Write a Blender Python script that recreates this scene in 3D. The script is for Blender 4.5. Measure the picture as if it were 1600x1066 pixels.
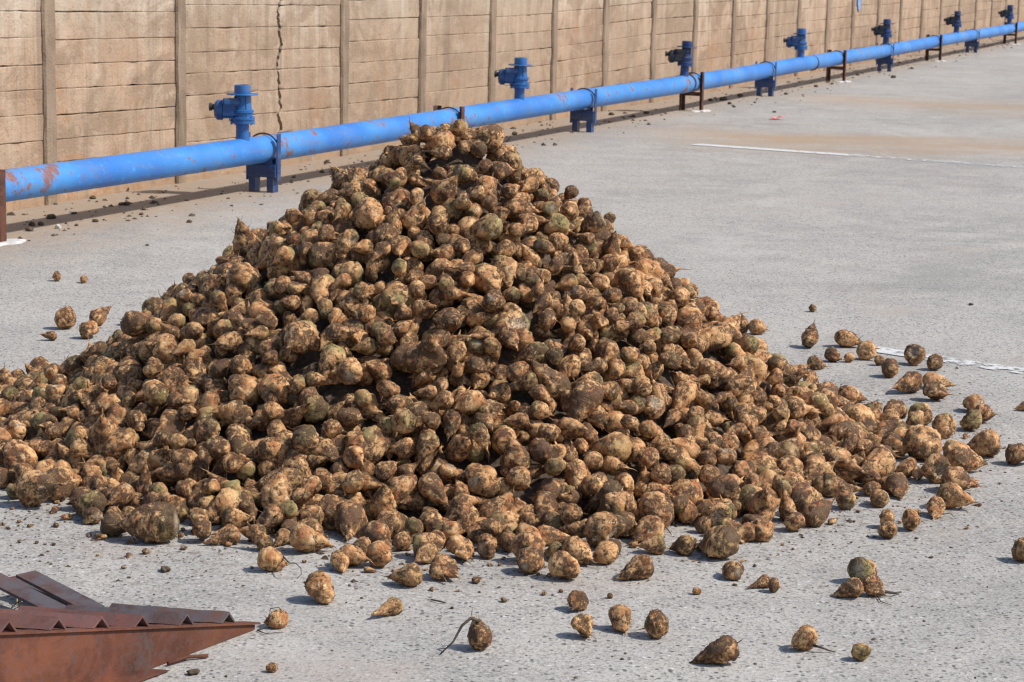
import bpy, bmesh, math, random
import numpy as np
from mathutils import Vector, Matrix, Euler, noise as mn

# ------------------------------------------------------------------ camera, world, sun, exposure
for _o in list(bpy.data.objects): bpy.data.objects.remove(_o)
SC = bpy.context.scene
COL = SC.collection
CAM_H, FPX, PITCH, ROLL = 1.75, 3500.0, math.atan(622/3500.0), 0.020
_X = np.array([1, 0, 0.]); _U0 = np.array([0, math.sin(PITCH), math.cos(PITCH)])
CF = np.array([0, math.cos(PITCH), -math.sin(PITCH)])
CR = math.cos(ROLL)*_X + math.sin(ROLL)*_U0
CU = -math.sin(ROLL)*_X + math.cos(ROLL)*_U0
cam_d = bpy.data.cameras.new("camera"); cam = bpy.data.objects.new("camera", cam_d); COL.objects.link(cam)
cam.matrix_world = Matrix(((CR[0], CU[0], -CF[0], 0), (CR[1], CU[1], -CF[1], 0), (CR[2], CU[2], -CF[2], CAM_H), (0, 0, 0, 1)))
cam_d.sensor_fit = 'HORIZONTAL'; cam_d.sensor_width = 36.0; cam_d.lens = FPX/1600*36
cam_d.clip_start = 0.05; cam_d.clip_end = 600
cam_d.dof.use_dof = True; cam_d.dof.focus_distance = 7.2; cam_d.dof.aperture_fstop = 13.0
SC.camera = cam

SUN_EL, SUN_AZ = math.radians(48), math.radians(101)       # azimuth clockwise from +Y (straight ahead)
SUN_DIR = Vector((math.cos(SUN_EL)*math.sin(SUN_AZ), math.cos(SUN_EL)*math.cos(SUN_AZ), math.sin(SUN_EL)))
W = bpy.data.worlds.new("World"); SC.world = W; W.use_nodes = True
nt = W.node_tree; bg = nt.nodes['Background']
sky = nt.nodes.new('ShaderNodeTexSky'); sky.sky_type = 'NISHITA'; sky.sun_disc = False
sky.sun_elevation = SUN_EL; sky.sun_rotation = SUN_AZ; sky.dust_density = 1.5
nt.links.new(sky.outputs[0], bg.inputs[0]); bg.inputs[1].default_value = 0.107
sun_d = bpy.data.lights.new("sun", 'SUN'); sun = bpy.data.objects.new("sun", sun_d); COL.objects.link(sun)
sun_d.energy = 3.4; sun_d.angle = math.radians(2.5); sun_d.color = (1.0, 0.95, 0.87)
sun.rotation_euler = SUN_DIR.to_track_quat('Z', 'Y').to_euler()
SC.view_settings.view_transform = 'Standard'; SC.view_settings.look = 'None'
SC.view_settings.exposure = 0.48; SC.view_settings.gamma = 1.0
SC.render.engine = 'CYCLES'
SC.cycles.filter_width = 1.25; SC.cycles.max_bounces = 6; SC.cycles.diffuse_bounces = 3; SC.cycles.glossy_bounces = 2

# ------------------------------------------------------------------ helpers
def ground_at(px, py, z=0.0):
    """point of the level z seen at a spot of the 1600 px wide photograph"""
    d = CF + CR*(px-800)/FPX - CU*(py-533)/FPX
    p = np.array([0, 0, CAM_H]) + d*(z-CAM_H)/d[2]
    return Vector((p[0], p[1], z))

def depth_of(p):
    return float((np.array(p)-np.array([0, 0, CAM_H])) @ CF)

def tag(o, label=None, cat=None, group=None, kind=None):
    if label: o['label'] = label
    if cat: o['category'] = cat
    if group: o['group'] = group
    if kind: o['kind'] = kind
    return o

def empty(name, loc=(0, 0, 0), rz=0.0):
    o = bpy.data.objects.new(name, None); COL.objects.link(o)
    o.location = loc; o.rotation_euler = (0, 0, rz); o.empty_display_size = 0.1
    return o

def link_mesh(name, me, mat=None, parent=None):
    o = bpy.data.objects.new(name, me); COL.objects.link(o)
    if mat: me.materials.append(mat)
    if parent: o.parent = parent
    return o

def copy_tree(o, parent=None):
    c = o.copy(); COL.objects.link(c); c.parent = parent
    for ch in o.children: copy_tree(ch, c)
    return c

class MB:
    """collects shapes into one mesh"""
    def __init__(s): s.bm = bmesh.new()
    def box(s, c, size, rot=None, bev=0.0, seg=1):
        r = bmesh.ops.create_cube(s.bm, size=1.0)
        vs = r['verts']
        bmesh.ops.scale(s.bm, vec=size, verts=vs)
        if bev:
            es = list({e for v in vs for e in v.link_edges})
            rr = bmesh.ops.bevel(s.bm, geom=es, offset=bev, segments=seg, affect='EDGES', clamp_overlap=True)
            vs = list({v for f in rr['faces'] for v in f.verts} | {v for v in vs if v.is_valid})
        M = Matrix.Translation(c) @ (rot.to_4x4() if rot else Matrix.Identity(4))
        bmesh.ops.transform(s.bm, matrix=M, verts=vs)
        return s
    def poly_prism(s, pts, axis_vec):
        a = [s.bm.verts.new(p) for p in pts]; v = Vector(axis_vec)
        b = [s.bm.verts.new(Vector(p)+v) for p in pts]
        n = len(pts)
        s.bm.faces.new(a[::-1]); s.bm.faces.new(b)
        for i in range(n): s.bm.faces.new((a[i], a[(i+1) % n], b[(i+1) % n], b[i]))
        return s
    def tube(s, pts, radii, n=12, cap=True, squash=None):
        pts = [Vector(p) for p in pts]
        rings = []
        up0 = Vector((0, 0, 1))
        for i, p in enumerate(pts):
            t = (pts[min(i+1, len(pts)-1)] - pts[max(i-1, 0)]).normalized()
            ref = up0 if abs(t.z) < 0.95 else Vector((1, 0, 0))
            u = t.cross(ref).normalized(); w = u.cross(t).normalized()
            r = radii[i] if hasattr(radii, '__len__') else radii
            rings.append([s.bm.verts.new(p + u*math.cos(2*math.pi*k/n)*r + w*math.sin(2*math.pi*k/n)*r) for k in range(n)])
        for a, b in zip(rings[:-1], rings[1:]):
            for k in range(n):
                f = s.bm.faces.new((a[k], a[(k+1) % n], b[(k+1) % n], b[k])); f.smooth = True
        if cap:
            s.bm.faces.new(rings[0][::-1]); s.bm.faces.new(rings[-1])
        return s
    def lathe(s, prof, c=(0, 0, 0), n=24, M=None, smooth=True):
        c = Vector(c); rings = []
        for (r, z) in prof:
            rings.append([s.bm.verts.new((M @ Vector((r*math.cos(2*math.pi*k/n), r*math.sin(2*math.pi*k/n), z)) if M else
                          Vector((r*math.cos(2*math.pi*k/n), r*math.sin(2*math.pi*k/n), z))) + c) for k in range(n)])
        for a, b in zip(rings[:-1], rings[1:]):
            for k in range(n):
                f = s.bm.faces.new((a[k], a[(k+1) % n], b[(k+1) % n], b[k]))
        s.bm.faces.new(rings[0][::-1]); s.bm.faces.new(rings[-1])
        return s
    def build(s, name, mat, parent=None, smooth_angle=None):
        me = bpy.data.meshes.new(name)
        bmesh.ops.recalc_face_normals(s.bm, faces=s.bm.faces)
        if smooth_angle is not None:
            for f in s.bm.faces: f.smooth = True
            for e in s.bm.edges:
                if len(e.link_faces) == 2 and e.calc_face_angle(0) > smooth_angle: e.smooth = False
        s.bm.to_mesh(me); s.bm.free()
        return link_mesh(name, me, mat, parent)

# ------------------------------------------------------------------ node helpers
class NT:
    def __init__(s, name):
        s.m = bpy.data.materials.new(name); s.m.use_nodes = True
        s.t = s.m.node_tree; s.p = s.t.nodes['Principled BSDF']
    def n(s, typ, ins=None, **kw):
        nd = s.t.nodes.new(typ)
        for k, v in kw.items(): setattr(nd, k, v)
        for k, v in (ins or {}).items():
            if hasattr(v, 'is_linked') or isinstance(v, bpy.types.NodeSocket): s.t.links.new(v, nd.inputs[k])
            else: nd.inputs[k].default_value = v
        return nd
    def noise(s, vec, scale, detail=3, rough=0.55, dist=0.0, col=False):
        nd = s.n('ShaderNodeTexNoise', {'Vector': vec, 'Scale': scale, 'Detail': detail, 'Roughness': rough, 'Distortion': dist})
        return nd.outputs['Color' if col else 'Fac']
    def ramp(s, fac, a, b, lo=0.0, hi=1.0):
        return s.n('ShaderNodeMapRange', {'Value': fac, 'From Min': a, 'From Max': b, 'To Min': lo, 'To Max': hi}, interpolation_type='SMOOTHSTEP').outputs[0]
    def mix(s, fac, a, b, mode='MIX'):
        nd = s.t.nodes.new('ShaderNodeMix'); nd.data_type = 'RGBA'; nd.blend_type = mode
        for i, v in ((0, fac), (6, a), (7, b)):
            if isinstance(v, bpy.types.NodeSocket): s.t.links.new(v, nd.inputs[i])
            else: nd.inputs[i].default_value = v if i == 0 else (*v, 1) if len(v) == 3 else v
        return nd.outputs[2]
    def math(s, op, a, b=0.0, c=0.0, clamp=False):
        nd = s.t.nodes.new('ShaderNodeMath'); nd.operation = op; nd.use_clamp = clamp
        for i, v in enumerate((a, b, c)):
            if isinstance(v, bpy.types.NodeSocket): s.t.links.new(v, nd.inputs[i])
            else: nd.inputs[i].default_value = v
        return nd.outputs[0]
    def vmath(s, op, a, b):
        nd = s.t.nodes.new('ShaderNodeVectorMath'); nd.operation = op
        for i, v in enumerate((a, b)):
            if isinstance(v, bpy.types.NodeSocket): s.t.links.new(v, nd.inputs[i])
            else: nd.inputs[i].default_value = v
        return nd.outputs['Value' if op in ('DOT_PRODUCT', 'LENGTH') else 'Vector']
    def bump(s, h, strength, dist):
        return s.n('ShaderNodeBump', {'Height': h, 'Strength': strength, 'Distance': dist}).outputs[0]
    def out(s, color=None, rough=None, normal=None, metal=None, spec=None):
        for k, v in (('Base Color', color), ('Roughness', rough), ('Normal', normal), ('Metallic', metal), ('Specular IOR Level', spec)):
            if v is None: continue
            if isinstance(v, bpy.types.NodeSocket): s.t.links.new(v, s.p.inputs[k])
            else: s.p.inputs[k].default_value = (*v, 1) if k == 'Base Color' else v
        return s.m

def geo_pos(N): return N.n('ShaderNodeNewGeometry').outputs['Position']
def obj_co(N): return N.n('ShaderNodeTexCoord').outputs['Object']

WALL_N = (0.931, -0.365, 0.0)
def mat_pavement():
    N = NT('pavement'); p = geo_pos(N)
    cell = N.n('ShaderNodeTexVoronoi', {'Vector': p, 'Scale': 115.0}, feature='F1')
    cellc = N.n('ShaderNodeSeparateColor', {'Color': cell.outputs['Color']}).outputs[0]
    big = N.noise(p, 0.55, 4, 0.6); mid = N.noise(p, 3.2, 4, 0.6); fine = N.noise(p, 70, 3, 0.65); grit = N.noise(p, 130, 2, 0.7)
    base = N.mix(N.ramp(big, 0.3, 0.72), (0.288, 0.272, 0.252), (0.400, 0.377, 0.345))
    base = N.mix(N.ramp(mid, 0.35, 0.75), base, (0.41, 0.385, 0.35))
    base = N.mix(N.math('MULTIPLY', N.ramp(cellc, 0.55, 0.95), 0.40), base, (0.44, 0.44, 0.43))
    base = N.mix(N.math('MULTIPLY', N.ramp(cellc, 0.42, 0.12), 0.40), base, (0.13, 0.13, 0.135))
    base = N.mix(N.math('MULTIPLY', N.ramp(grit, 0.57, 0.65), N.ramp(fine, 0.40, 0.60, 0.25, 1.0)), base, (0.055, 0.053, 0.055))
    st = N.n('ShaderNodeTexVoronoi', {'Vector': p, 'Scale': 62.0}, feature='F1')
    stc = N.n('ShaderNodeSeparateColor', {'Color': st.outputs['Color']})
    base = N.mix(N.math('MULTIPLY', N.math('MULTIPLY', N.ramp(stc.outputs[0], 0.27, 0.20), N.ramp(st.outputs['Distance'], 0.42, 0.30)), 0.78), base, (0.050, 0.050, 0.054))
    base = N.mix(N.math('MULTIPLY', N.math('MULTIPLY', N.ramp(stc.outputs[1], 0.055, 0.03), N.ramp(st.outputs['Distance'], 0.40, 0.28)), 0.8), base, (0.56, 0.55, 0.52))
    stain = N.noise(N.n('ShaderNodeMapping', {'Vector': p, 'Scale': (0.5, 0.32, 1), 'Rotation': (0, 0, 0.5)}).outputs[0], 1.0, 6, 0.68, 0.7)
    base = N.mix(N.math('MULTIPLY', N.ramp(stain, 0.53, 0.68), 0.42), base, (0.215, 0.205, 0.195))
    base = N.mix(N.math('MULTIPLY', N.ramp(stain, 0.46, 0.34), 0.40), base, (0.45, 0.43, 0.405))
    lil = N.ramp(N.noise(p, 1.3, 4, 0.6), 0.56, 0.70)
    base = N.mix(N.math('MULTIPLY', lil, 0.45), base, (0.36, 0.305, 0.265))
    # brown earth trodden along the wall and spread in bands over the far paving
    along = N.math('SUBTRACT', N.vmath('DOT_PRODUCT', p, WALL_N), -8.22)
    wob = N.math('MULTIPLY_ADD', mid, 1.3, N.math('MULTIPLY', big, 0.9))
    strip = N.ramp(N.math('SUBTRACT', along, wob), 0.75, -0.70)
    n_earth = N.noise(p, 9, 5, 0.65)
    band_n = N.noise(N.n('ShaderNodeMapping', {'Vector': p, 'Scale': (0.35, 0.8, 1)}).outputs[0], 1.0, 4, 0.6)
    sx = N.n('ShaderNodeSeparateXYZ', {'Vector': p})
    def band(y0, hw, x0):
        d = N.math('ABSOLUTE', N.math('SUBTRACT', N.math('MULTIPLY_ADD', sx.outputs[0], 0.27, sx.outputs[1]), y0))
        m = N.ramp(N.math('MULTIPLY_ADD', band_n, -2.2*hw, N.math('ADD', d, 1.1*hw)), hw, 0.0)
        return N.math('MULTIPLY', N.math('MULTIPLY', m, N.ramp(N.noise(p, 0.9, 5, 0.7), 0.28, 0.50)), N.ramp(sx.outputs[0], x0, x0+1.6))
    bands = N.math('ADD', band(21.6, 1.9, 0.8), N.math('MULTIPLY', band(27.4, 1.9, 2.6), 0.75), clamp=True)
    earth_c = N.mix(n_earth, (0.20, 0.145, 0.10), (0.38, 0.285, 0.205))
    base = N.mix(N.math('MULTIPLY', bands, N.ramp(n_earth, 0.2, 0.65, 0.60, 0.95)), base, (0.335, 0.24, 0.16))
    base = N.mix(N.math('MULTIPLY', strip, N.ramp(n_earth, 0.25, 0.6, 0.35, 0.95)), base, earth_c)
    # crumbs of soil shed round the heap
    r = N.vmath('LENGTH', N.vmath('SUBTRACT', p, (-0.23, 8.0, 0)), (0, 0, 0))
    crumb = N.math('MULTIPLY', N.ramp(r, 2.6, 1.5), N.ramp(N.noise(p, 26, 4, 0.7), 0.50, 0.66))
    base = N.mix(N.math('MULTIPLY', crumb, 0.8), base, (0.14, 0.105, 0.075))
    sp = N.ramp(N.noise(p, 45, 2, 0.5), 0.70, 0.76)
    base = N.mix(N.math('MULTIPLY', sp, 0.7), base, (0.09, 0.075, 0.06))
    h = N.math('ADD', N.math('MULTIPLY', cell.outputs['Distance'], 0.7), N.math('MULTIPLY', fine, 0.8))
    return N.out(base, 0.88, N.bump(h, 0.5, 0.0025), spec=0.25)

def mat_line():
    N = NT('worn_paint'); p = geo_pos(N)
    wear = N.noise(p, 16, 5, 0.7)
    at = N.n('ShaderNodeAttribute', attribute_name='wear').outputs['Fac']
    m = N.ramp(N.math('SUBTRACT', wear, N.math('MULTIPLY', at, 0.42)), 0.30, 0.44)
    tr = N.n('ShaderNodeBsdfTransparent')
    N.out(N.mix(N.noise(p, 60, 3), (0.44, 0.44, 0.44), (0.64, 0.64, 0.63)), 0.8)
    mx = N.n('ShaderNodeMixShader', {0: m, 1: tr.outputs[0], 2: N.p.outputs[0]})
    N.t.links.new(mx.outputs[0], N.t.nodes['Material Output'].inputs[0])
    return N.m

def mat_wall():
    N = NT('board_concrete'); p = geo_pos(N)
    s = N.n('ShaderNodeSeparateXYZ', {'Vector': p})
    streak = N.noise(N.n('ShaderNodeMapping', {'Vector': p, 'Scale': (9, 9, 0.55)}).outputs[0], 1.0, 4, 0.6)
    streakf = N.noise(N.n('ShaderNodeMapping', {'Vector': p, 'Scale': (34, 34, 1.6)}).outputs[0], 1.0, 3, 0.6)
    grain = N.noise(N.n('ShaderNodeMapping', {'Vector': p, 'Scale': (5, 5, 40)}).outputs[0], 1.0, 4, 0.6)
    blot = N.noise(p, 1.6, 5, 0.62); blot2 = N.noise(p, 6.5, 4, 0.65); fine = N.noise(p, 55, 3, 0.6)
    rnd = N.n('ShaderNodeAttribute', attribute_name='plank').outputs['Fac']
    c = N.mix(N.ramp(blot, 0.30, 0.70), (0.31, 0.195, 0.125), (0.46, 0.325, 0.225))
    c = N.mix(N.math('MULTIPLY', N.ramp(blot2, 0.38, 0.68), 0.55), c, (0.30, 0.225, 0.16))
    c = N.mix(N.math('MULTIPLY', rnd, 0.40), c, (0.50, 0.355, 0.25))
    c = N.mix(N.math('MULTIPLY', N.ramp(streak, 0.46, 0.72), N.ramp(s.outputs[2], 0.25, 1.5, 0.30, 0.75)), c, (0.55, 0.46, 0.36))
    c = N.mix(N.math('MULTIPLY', N.ramp(streakf, 0.55, 0.75), 0.42), c, (0.20, 0.135, 0.085))
    c = N.mix(N.math('MULTIPLY', N.ramp(grain, 0.52, 0.72), 0.12), c, (0.19, 0.13, 0.085))
    c = N.mix(N.math('MULTIPLY', N.ramp(N.math('ADD', s.outputs[2], N.math('MULTIPLY', streak, 0.5)), 1.15, 1.75), 0.6), c, (0.56, 0.50, 0.42))
    c = N.mix(N.math('MULTIPLY', N.ramp(fine, 0.60, 0.70), 0.5), c, (0.14, 0.10, 0.07))
    c = N.mix(N.math('MULTIPLY', N.ramp(N.math('ADD', s.outputs[2], N.math('MULTIPLY', blot2, 0.25)), 0.36, 0.10), 0.55), c, (0.36, 0.215, 0.12))
    blot3 = N.noise(p, 1.9, 6, 0.72, 0.8)
    c = N.mix(N.math('MULTIPLY', N.ramp(blot3, 0.47, 0.60), 0.70), c, (0.24, 0.160, 0.105))
    c = N.mix(N.math('MULTIPLY', N.ramp(N.noise(p, 5.2, 5, 0.7), 0.58, 0.68), 0.5), c, (0.50, 0.42, 0.33))
    c = N.mix(N.math('MULTIPLY', N.ramp(N.noise(p, 2.6, 6, 0.72, 1.0), 0.54, 0.66), N.ramp(s.outputs[2], 1.5, 0.3, 0.15, 0.65)), c, (0.35, 0.175, 0.080))
    c = N.mix(N.math('MULTIPLY', N.ramp(N.n('ShaderNodeAttribute', attribute_name='bay').outputs['Fac'], 0.0, 1.0), 0.38), c, (0.29, 0.22, 0.155))
    drip = N.noise(N.n('ShaderNodeMapping', {'Vector': p, 'Scale': (6.5, 6.5, 0.35)}).outputs[0], 1.0, 5, 0.7)
    c = N.mix(N.math('MULTIPLY', N.ramp(drip, 0.54, 0.68), 0.55), c, (0.195, 0.140, 0.100))
    c = N.mix(N.math('MULTIPLY', N.ramp(N.noise(p, 12, 5, 0.75), 0.60, 0.68), 0.45), c, (0.16, 0.115, 0.08))
    c = N.mix(0.04, c, (0.40, 0.36, 0.33))
    h = N.math('ADD', N.math('MULTIPLY', blot2, 0.8), N.math('ADD', N.math('MULTIPLY', fine, 0.5), N.math('MULTIPLY', grain, 0.15)))
    return N.out(c, 0.92, N.bump(h, 0.7, 0.014), spec=0.15)

def mat_post():
    N = NT('post_concrete'); p = geo_pos(N)
    a = N.noise(p, 3, 5, 0.6); b = N.noise(N.n('ShaderNodeMapping', {'Vector': p, 'Scale': (25, 25, 2)}).outputs[0], 1.0, 4, 0.6); f = N.noise(p, 60, 3)
    c = N.mix(N.ramp(a, 0.3, 0.7), (0.185, 0.135, 0.098), (0.29, 0.215, 0.155))
    c = N.mix(N.math('MULTIPLY', N.ramp(b, 0.5, 0.7), 0.5), c, (0.38, 0.30, 0.21))
    return N.out(c, 0.92, N.bump(N.math('ADD', a, f), 0.5, 0.01), spec=0.15)

def mat_blue(name, lo, hi, rust=0.60, metal_rough=0.42):
    N = NT(name); p = geo_pos(N)
    a = N.noise(p, 8.5, 6, 0.72); b = N.noise(p, 1.7, 2, 0.5); f = N.noise(p, 90, 3, 0.6)
    c = N.mix(N.ramp(b, 0.3, 0.7), lo, hi)
    c = N.mix(N.math('MULTIPLY', N.ramp(N.noise(p, 24, 4, 0.7), 0.55, 0.72), 0.35), c, tuple(min(1, x*1.5+0.05) for x in hi))
    grime = N.math('MULTIPLY', N.ramp(N.noise(N.n('ShaderNodeMapping', {'Vector': p, 'Scale': (3, 3, 14)}).outputs[0], 1.0, 5, 0.7), 0.50, 0.66), 0.30)
    c = N.mix(grime, c, (0.17, 0.16, 0.15))
    m = N.math('MULTIPLY', N.ramp(N.math('MULTIPLY_ADD', b, 0.35, N.math('MULTIPLY', a, 0.65)), rust, rust+0.05), N.ramp(f, 0.35, 0.55, 0.55, 1))
    c = N.mix(m, c, N.mix(f, (0.13, 0.045, 0.020), (0.30, 0.120, 0.050)))
    return N.out(c, N.mix(m, (metal_rough,)*3, (0.9,)*3), N.bump(N.math('ADD', N.math('MULTIPLY', f, 0.3), m), 0.3, 0.003))

def mat_rust(name, a=(0.085, 0.032, 0.022), b=(0.23, 0.085, 0.045), grey=0.0):
    N = NT(name); p = geo_pos(N)
    n1 = N.noise(p, 9, 6, 0.68); n2 = N.noise(p, 2.3, 3, 0.5); f = N.noise(p, 170, 3, 0.65); f2 = N.noise(p, 45, 4, 0.7)
    c = N.mix(N.ramp(n1, 0.30, 0.70), a, b)
    c = N.mix(N.math('MULTIPLY', N.ramp(n2, 0.45, 0.68), 0.6), c, (0.165, 0.060, 0.024))
    c = N.mix(N.math('MULTIPLY', N.ramp(f2, 0.48, 0.66), 0.6), c, (0.11, 0.06, 0.055))
    c = N.mix(N.math('MULTIPLY', N.ramp(f, 0.55, 0.70), 0.55), c, (0.05, 0.024, 0.018))
    c = N.mix(N.math('MULTIPLY', N.ramp(N.noise(p, 4.5, 6, 0.72, 0.8), 0.52, 0.62), 0.55), c, tuple(x*1.45 for x in b))
    c = N.mix(N.math('MULTIPLY', N.ramp(N.noise(p, 6.5, 6, 0.75, 0.5), 0.58, 0.66), 0.6), c, (0.085, 0.066, 0.060))
    if grey: c = N.mix(N.math('MULTIPLY', N.ramp(N.noise(p, 14, 5, 0.7), 0.40, 0.60), grey), c, (0.085, 0.085, 0.10))
    return N.out(c, 0.78, N.bump(N.math('ADD', N.math('MULTIPLY', f, 0.5), n1), 0.45, 0.003), spec=0.35)

def mat_plain(name, a, b, scale=30, rough=0.85, bump=0.4):
    N = NT(name); p = geo_pos(N)
    n = N.noise(p, scale, 4, 0.65)
    return N.out(N.mix(N.ramp(n, 0.3, 0.7), a, b), rough, N.bump(n, bump, 0.004))

def mat_beet():
    """'lco' is the root's own coordinate (1 = its radius), 'beet' holds (place along the root, bare flesh, rootlet, chance)"""
    N = NT('beet_skin')
    at = N.n('ShaderNodeAttribute', attribute_name='beet'); sc = N.n('ShaderNodeSeparateColor', {'Color': at.outputs['Color']})
    t, flesh, hair, rnd0 = sc.outputs[0], sc.outputs[1], sc.outputs[2], at.outputs['Alpha']
    oi = N.n('ShaderNodeObjectInfo').outputs['Random']
    rnd = N.math('FRACT', N.math('ADD', rnd0, oi))
    rnd2 = N.math('FRACT', N.math('MULTIPLY', rnd, 7.31)); rnd3 = N.math('FRACT', N.math('MULTIPLY', rnd, 23.7))
    l = N.n('ShaderNodeAttribute', attribute_name='lco').outputs['Vector']
    off = N.n('ShaderNodeCombineXYZ', {0: N.math('MULTIPLY', rnd, 37.0), 1: N.math('MULTIPLY', oi, 19.0), 2: rnd2}).outputs[0]
    q = N.vmath('ADD', l, off)
    n1 = N.noise(q, 1.1, 4, 0.6); n2 = N.noise(q, 3.4, 5, 0.68, 0.6); n3 = N.noise(q, 11, 4, 0.7); n4 = N.noise(q, 26, 2, 0.6)
    ring = N.noise(N.n('ShaderNodeMapping', {'Vector': q, 'Scale': (1.6, 1.6, 13)}).outputs[0], 1.0, 3, 0.6)
    cav = N.n('ShaderNodeAttribute', attribute_name='cavity').outputs['Fac']
    fib = N.noise(N.n('ShaderNodeMapping', {'Vector': q, 'Scale': (9, 9, 1.3)}).outputs[0], 1.0, 3, 0.65)
    skin = N.mix(rnd2, (0.38, 0.138, 0.045), (0.56, 0.265, 0.098))
    skin = N.mix(N.ramp(n1, 0.36, 0.62), skin, (0.76, 0.455, 0.205))
    skin = N.mix(N.math('MULTIPLY', N.ramp(ring, 0.50, 0.66), 0.5), skin, (0.24, 0.105, 0.045))
    skin = N.mix(N.math('MULTIPLY', N.ramp(fib, 0.52, 0.68), 0.5), skin, (0.20, 0.100, 0.048))
    red = N.math('MULTIPLY', N.ramp(N.noise(q, 1.9, 3, 0.5), 0.58, 0.68), N.ramp(rnd3, 0.25, 0.8))
    skin = N.mix(N.math('MULTIPLY', red, 0.6), skin, (0.40, 0.10, 0.045))
    green = N.math('MULTIPLY', N.ramp(N.math('MULTIPLY_ADD', n1, 0.45, t), 0.56, 0.28), N.ramp(rnd2, 0.30, 0.85, 0.0, 0.85))
    skin = N.mix(green, skin, N.mix(N.ramp(n2, 0.35, 0.65), (0.135, 0.120, 0.040), (0.34, 0.310, 0.115)))
    scrape = N.math('MULTIPLY', N.ramp(N.noise(q, 2.4, 2, 0.5), 0.635, 0.655), N.ramp(rnd, 0.30, 0.65))
    skin = N.mix(N.math('MULTIPLY', scrape, 0.75), skin, (0.76, 0.60, 0.38))
    # caked soil: lies in the folds and in broad patches broken up by grit, more of it on some roots
    soil_l = N.math('ADD', N.math('MULTIPLY_ADD', n2, 0.60, N.math('MULTIPLY', n3, 0.40)), N.math('MULTIPLY', cav, 0.085))
    th = N.math('MULTIPLY_ADD', rnd3, -0.100, 0.608)
    n0 = N.noise(N.vmath('ADD', q, (11.3, 4.1, 7.7)), 0.75, 2, 0.5)
    th = N.math('SUBTRACT', th, N.ramp(n0, 0.34, 0.66, -0.055, 0.066))
    soil = N.ramp(N.math('SUBTRACT', soil_l, th), -0.045, 0.040)
    soil_c = N.mix(N.ramp(n4, 0.35, 0.65), (0.033, 0.017, 0.0095), (0.128, 0.068, 0.034))
    film = N.math('MULTIPLY', N.ramp(N.noise(q, 1.7, 4, 0.65), 0.40, 0.62), N.ramp(rnd, 0.15, 1.0, 0.02, 0.90))
    skin = N.mix(film, skin, N.mix(N.ramp(n4, 0.3, 0.7), (0.100, 0.042, 0.017), (0.25, 0.120, 0.046)))
    speck = N.ramp(n4, 0.60, 0.68)
    skin = N.mix(N.math('MULTIPLY', speck, N.ramp(n0, 0.40, 0.62, 0.10, 0.75)), skin, (0.055, 0.033, 0.020))
    c = N.mix(N.math('MULTIPLY', soil, 0.90), skin, soil_c)
    fl = N.mix(N.ramp(N.math('MULTIPLY_ADD', n3, 0.6, N.math('MULTIPLY', n2, 0.4)), 0.48, 0.60), (0.66, 0.56, 0.42), (0.20, 0.13, 0.075))
    c = N.mix(N.math('MULTIPLY', flesh, 0.85), c, fl)
    c = N.mix(N.math('MULTIPLY', hair, 0.8), c, N.mix(rnd, (0.10, 0.055, 0.03), (0.33, 0.19, 0.095)))
    h = N.math('ADD', N.math('MULTIPLY', soil, 0.55), N.math('ADD', N.math('MULTIPLY', n3, 0.7), N.math('MULTIPLY', ring, 0.5)))
    return N.out(c, N.ramp(n2, 0.3, 0.7, 0.42, 0.78), N.bump(h, 0.85, 0.006), spec=0.4)

M = dict(
    pave=mat_pavement(), line=mat_line(), wall=mat_wall(), post=mat_post(),
    pipe=mat_blue('pipe_blue_paint', (0.024, 0.150, 0.48), (0.052, 0.238, 0.58), 0.556, 0.48),
    valve=mat_blue('valve_blue_paint', (0.010, 0.088, 0.28), (0.024, 0.145, 0.39), 0.62),
    darker_valve=mat_blue('darker_valve_paint', (0.007, 0.033, 0.125), (0.014, 0.060, 0.21), 0.60),
    darker_gear=mat_blue('darker_gearbox_paint', (0.003, 0.007, 0.018), (0.005, 0.014, 0.036), 0.60),
    valve_dark=mat_blue('gearbox_blue_paint', (0.006, 0.050, 0.175), (0.014, 0.088, 0.27), 0.62),
    stand=mat_blue('stand_blue_paint', (0.008, 0.032, 0.11), (0.016, 0.058, 0.19), 0.60),
    rust=mat_rust('rusty_steel', (0.035, 0.016, 0.013), (0.095, 0.036, 0.022)),
    ramp_rust=mat_rust('ramp_rust', (0.066, 0.023, 0.014), (0.138, 0.046, 0.025)),
    ramp_red=mat_rust('tread_rust', (0.085, 0.034, 0.030), (0.15, 0.062, 0.050), 0.25),
    ramp_grey=mat_rust('scaled_steel', (0.050, 0.034, 0.036), (0.09, 0.052, 0.048), 0.7),
    bare=mat_plain('dark_iron', (0.02, 0.02, 0.022), (0.05, 0.045, 0.04)),
    pad=mat_plain('footing_concrete', (0.42, 0.41, 0.40), (0.62, 0.60, 0.58), 20),
    clod=mat_plain('dry_soil', (0.045, 0.030, 0.020), (0.13, 0.09, 0.06), 60, 0.95, 0.9),
    stone=mat_plain('pale_stone', (0.42, 0.40, 0.37), (0.62, 0.6, 0.57), 60, 0.9, 0.6),
    stalk=mat_plain('dried_stalk', (0.025, 0.020, 0.016), (0.085, 0.065, 0.045), 60),
    straw=mat_plain('straw', (0.30, 0.21, 0.10), (0.46, 0.35, 0.19), 60),
    scrap=mat_plain('red_plastic', (0.62, 0.13, 0.13), (0.75, 0.25, 0.24), 50, 0.5),
    blue_mark=mat_plain('blue_spray', (0.10, 0.22, 0.55), (0.22, 0.36, 0.65), 25),
    beet=mat_beet())

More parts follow.
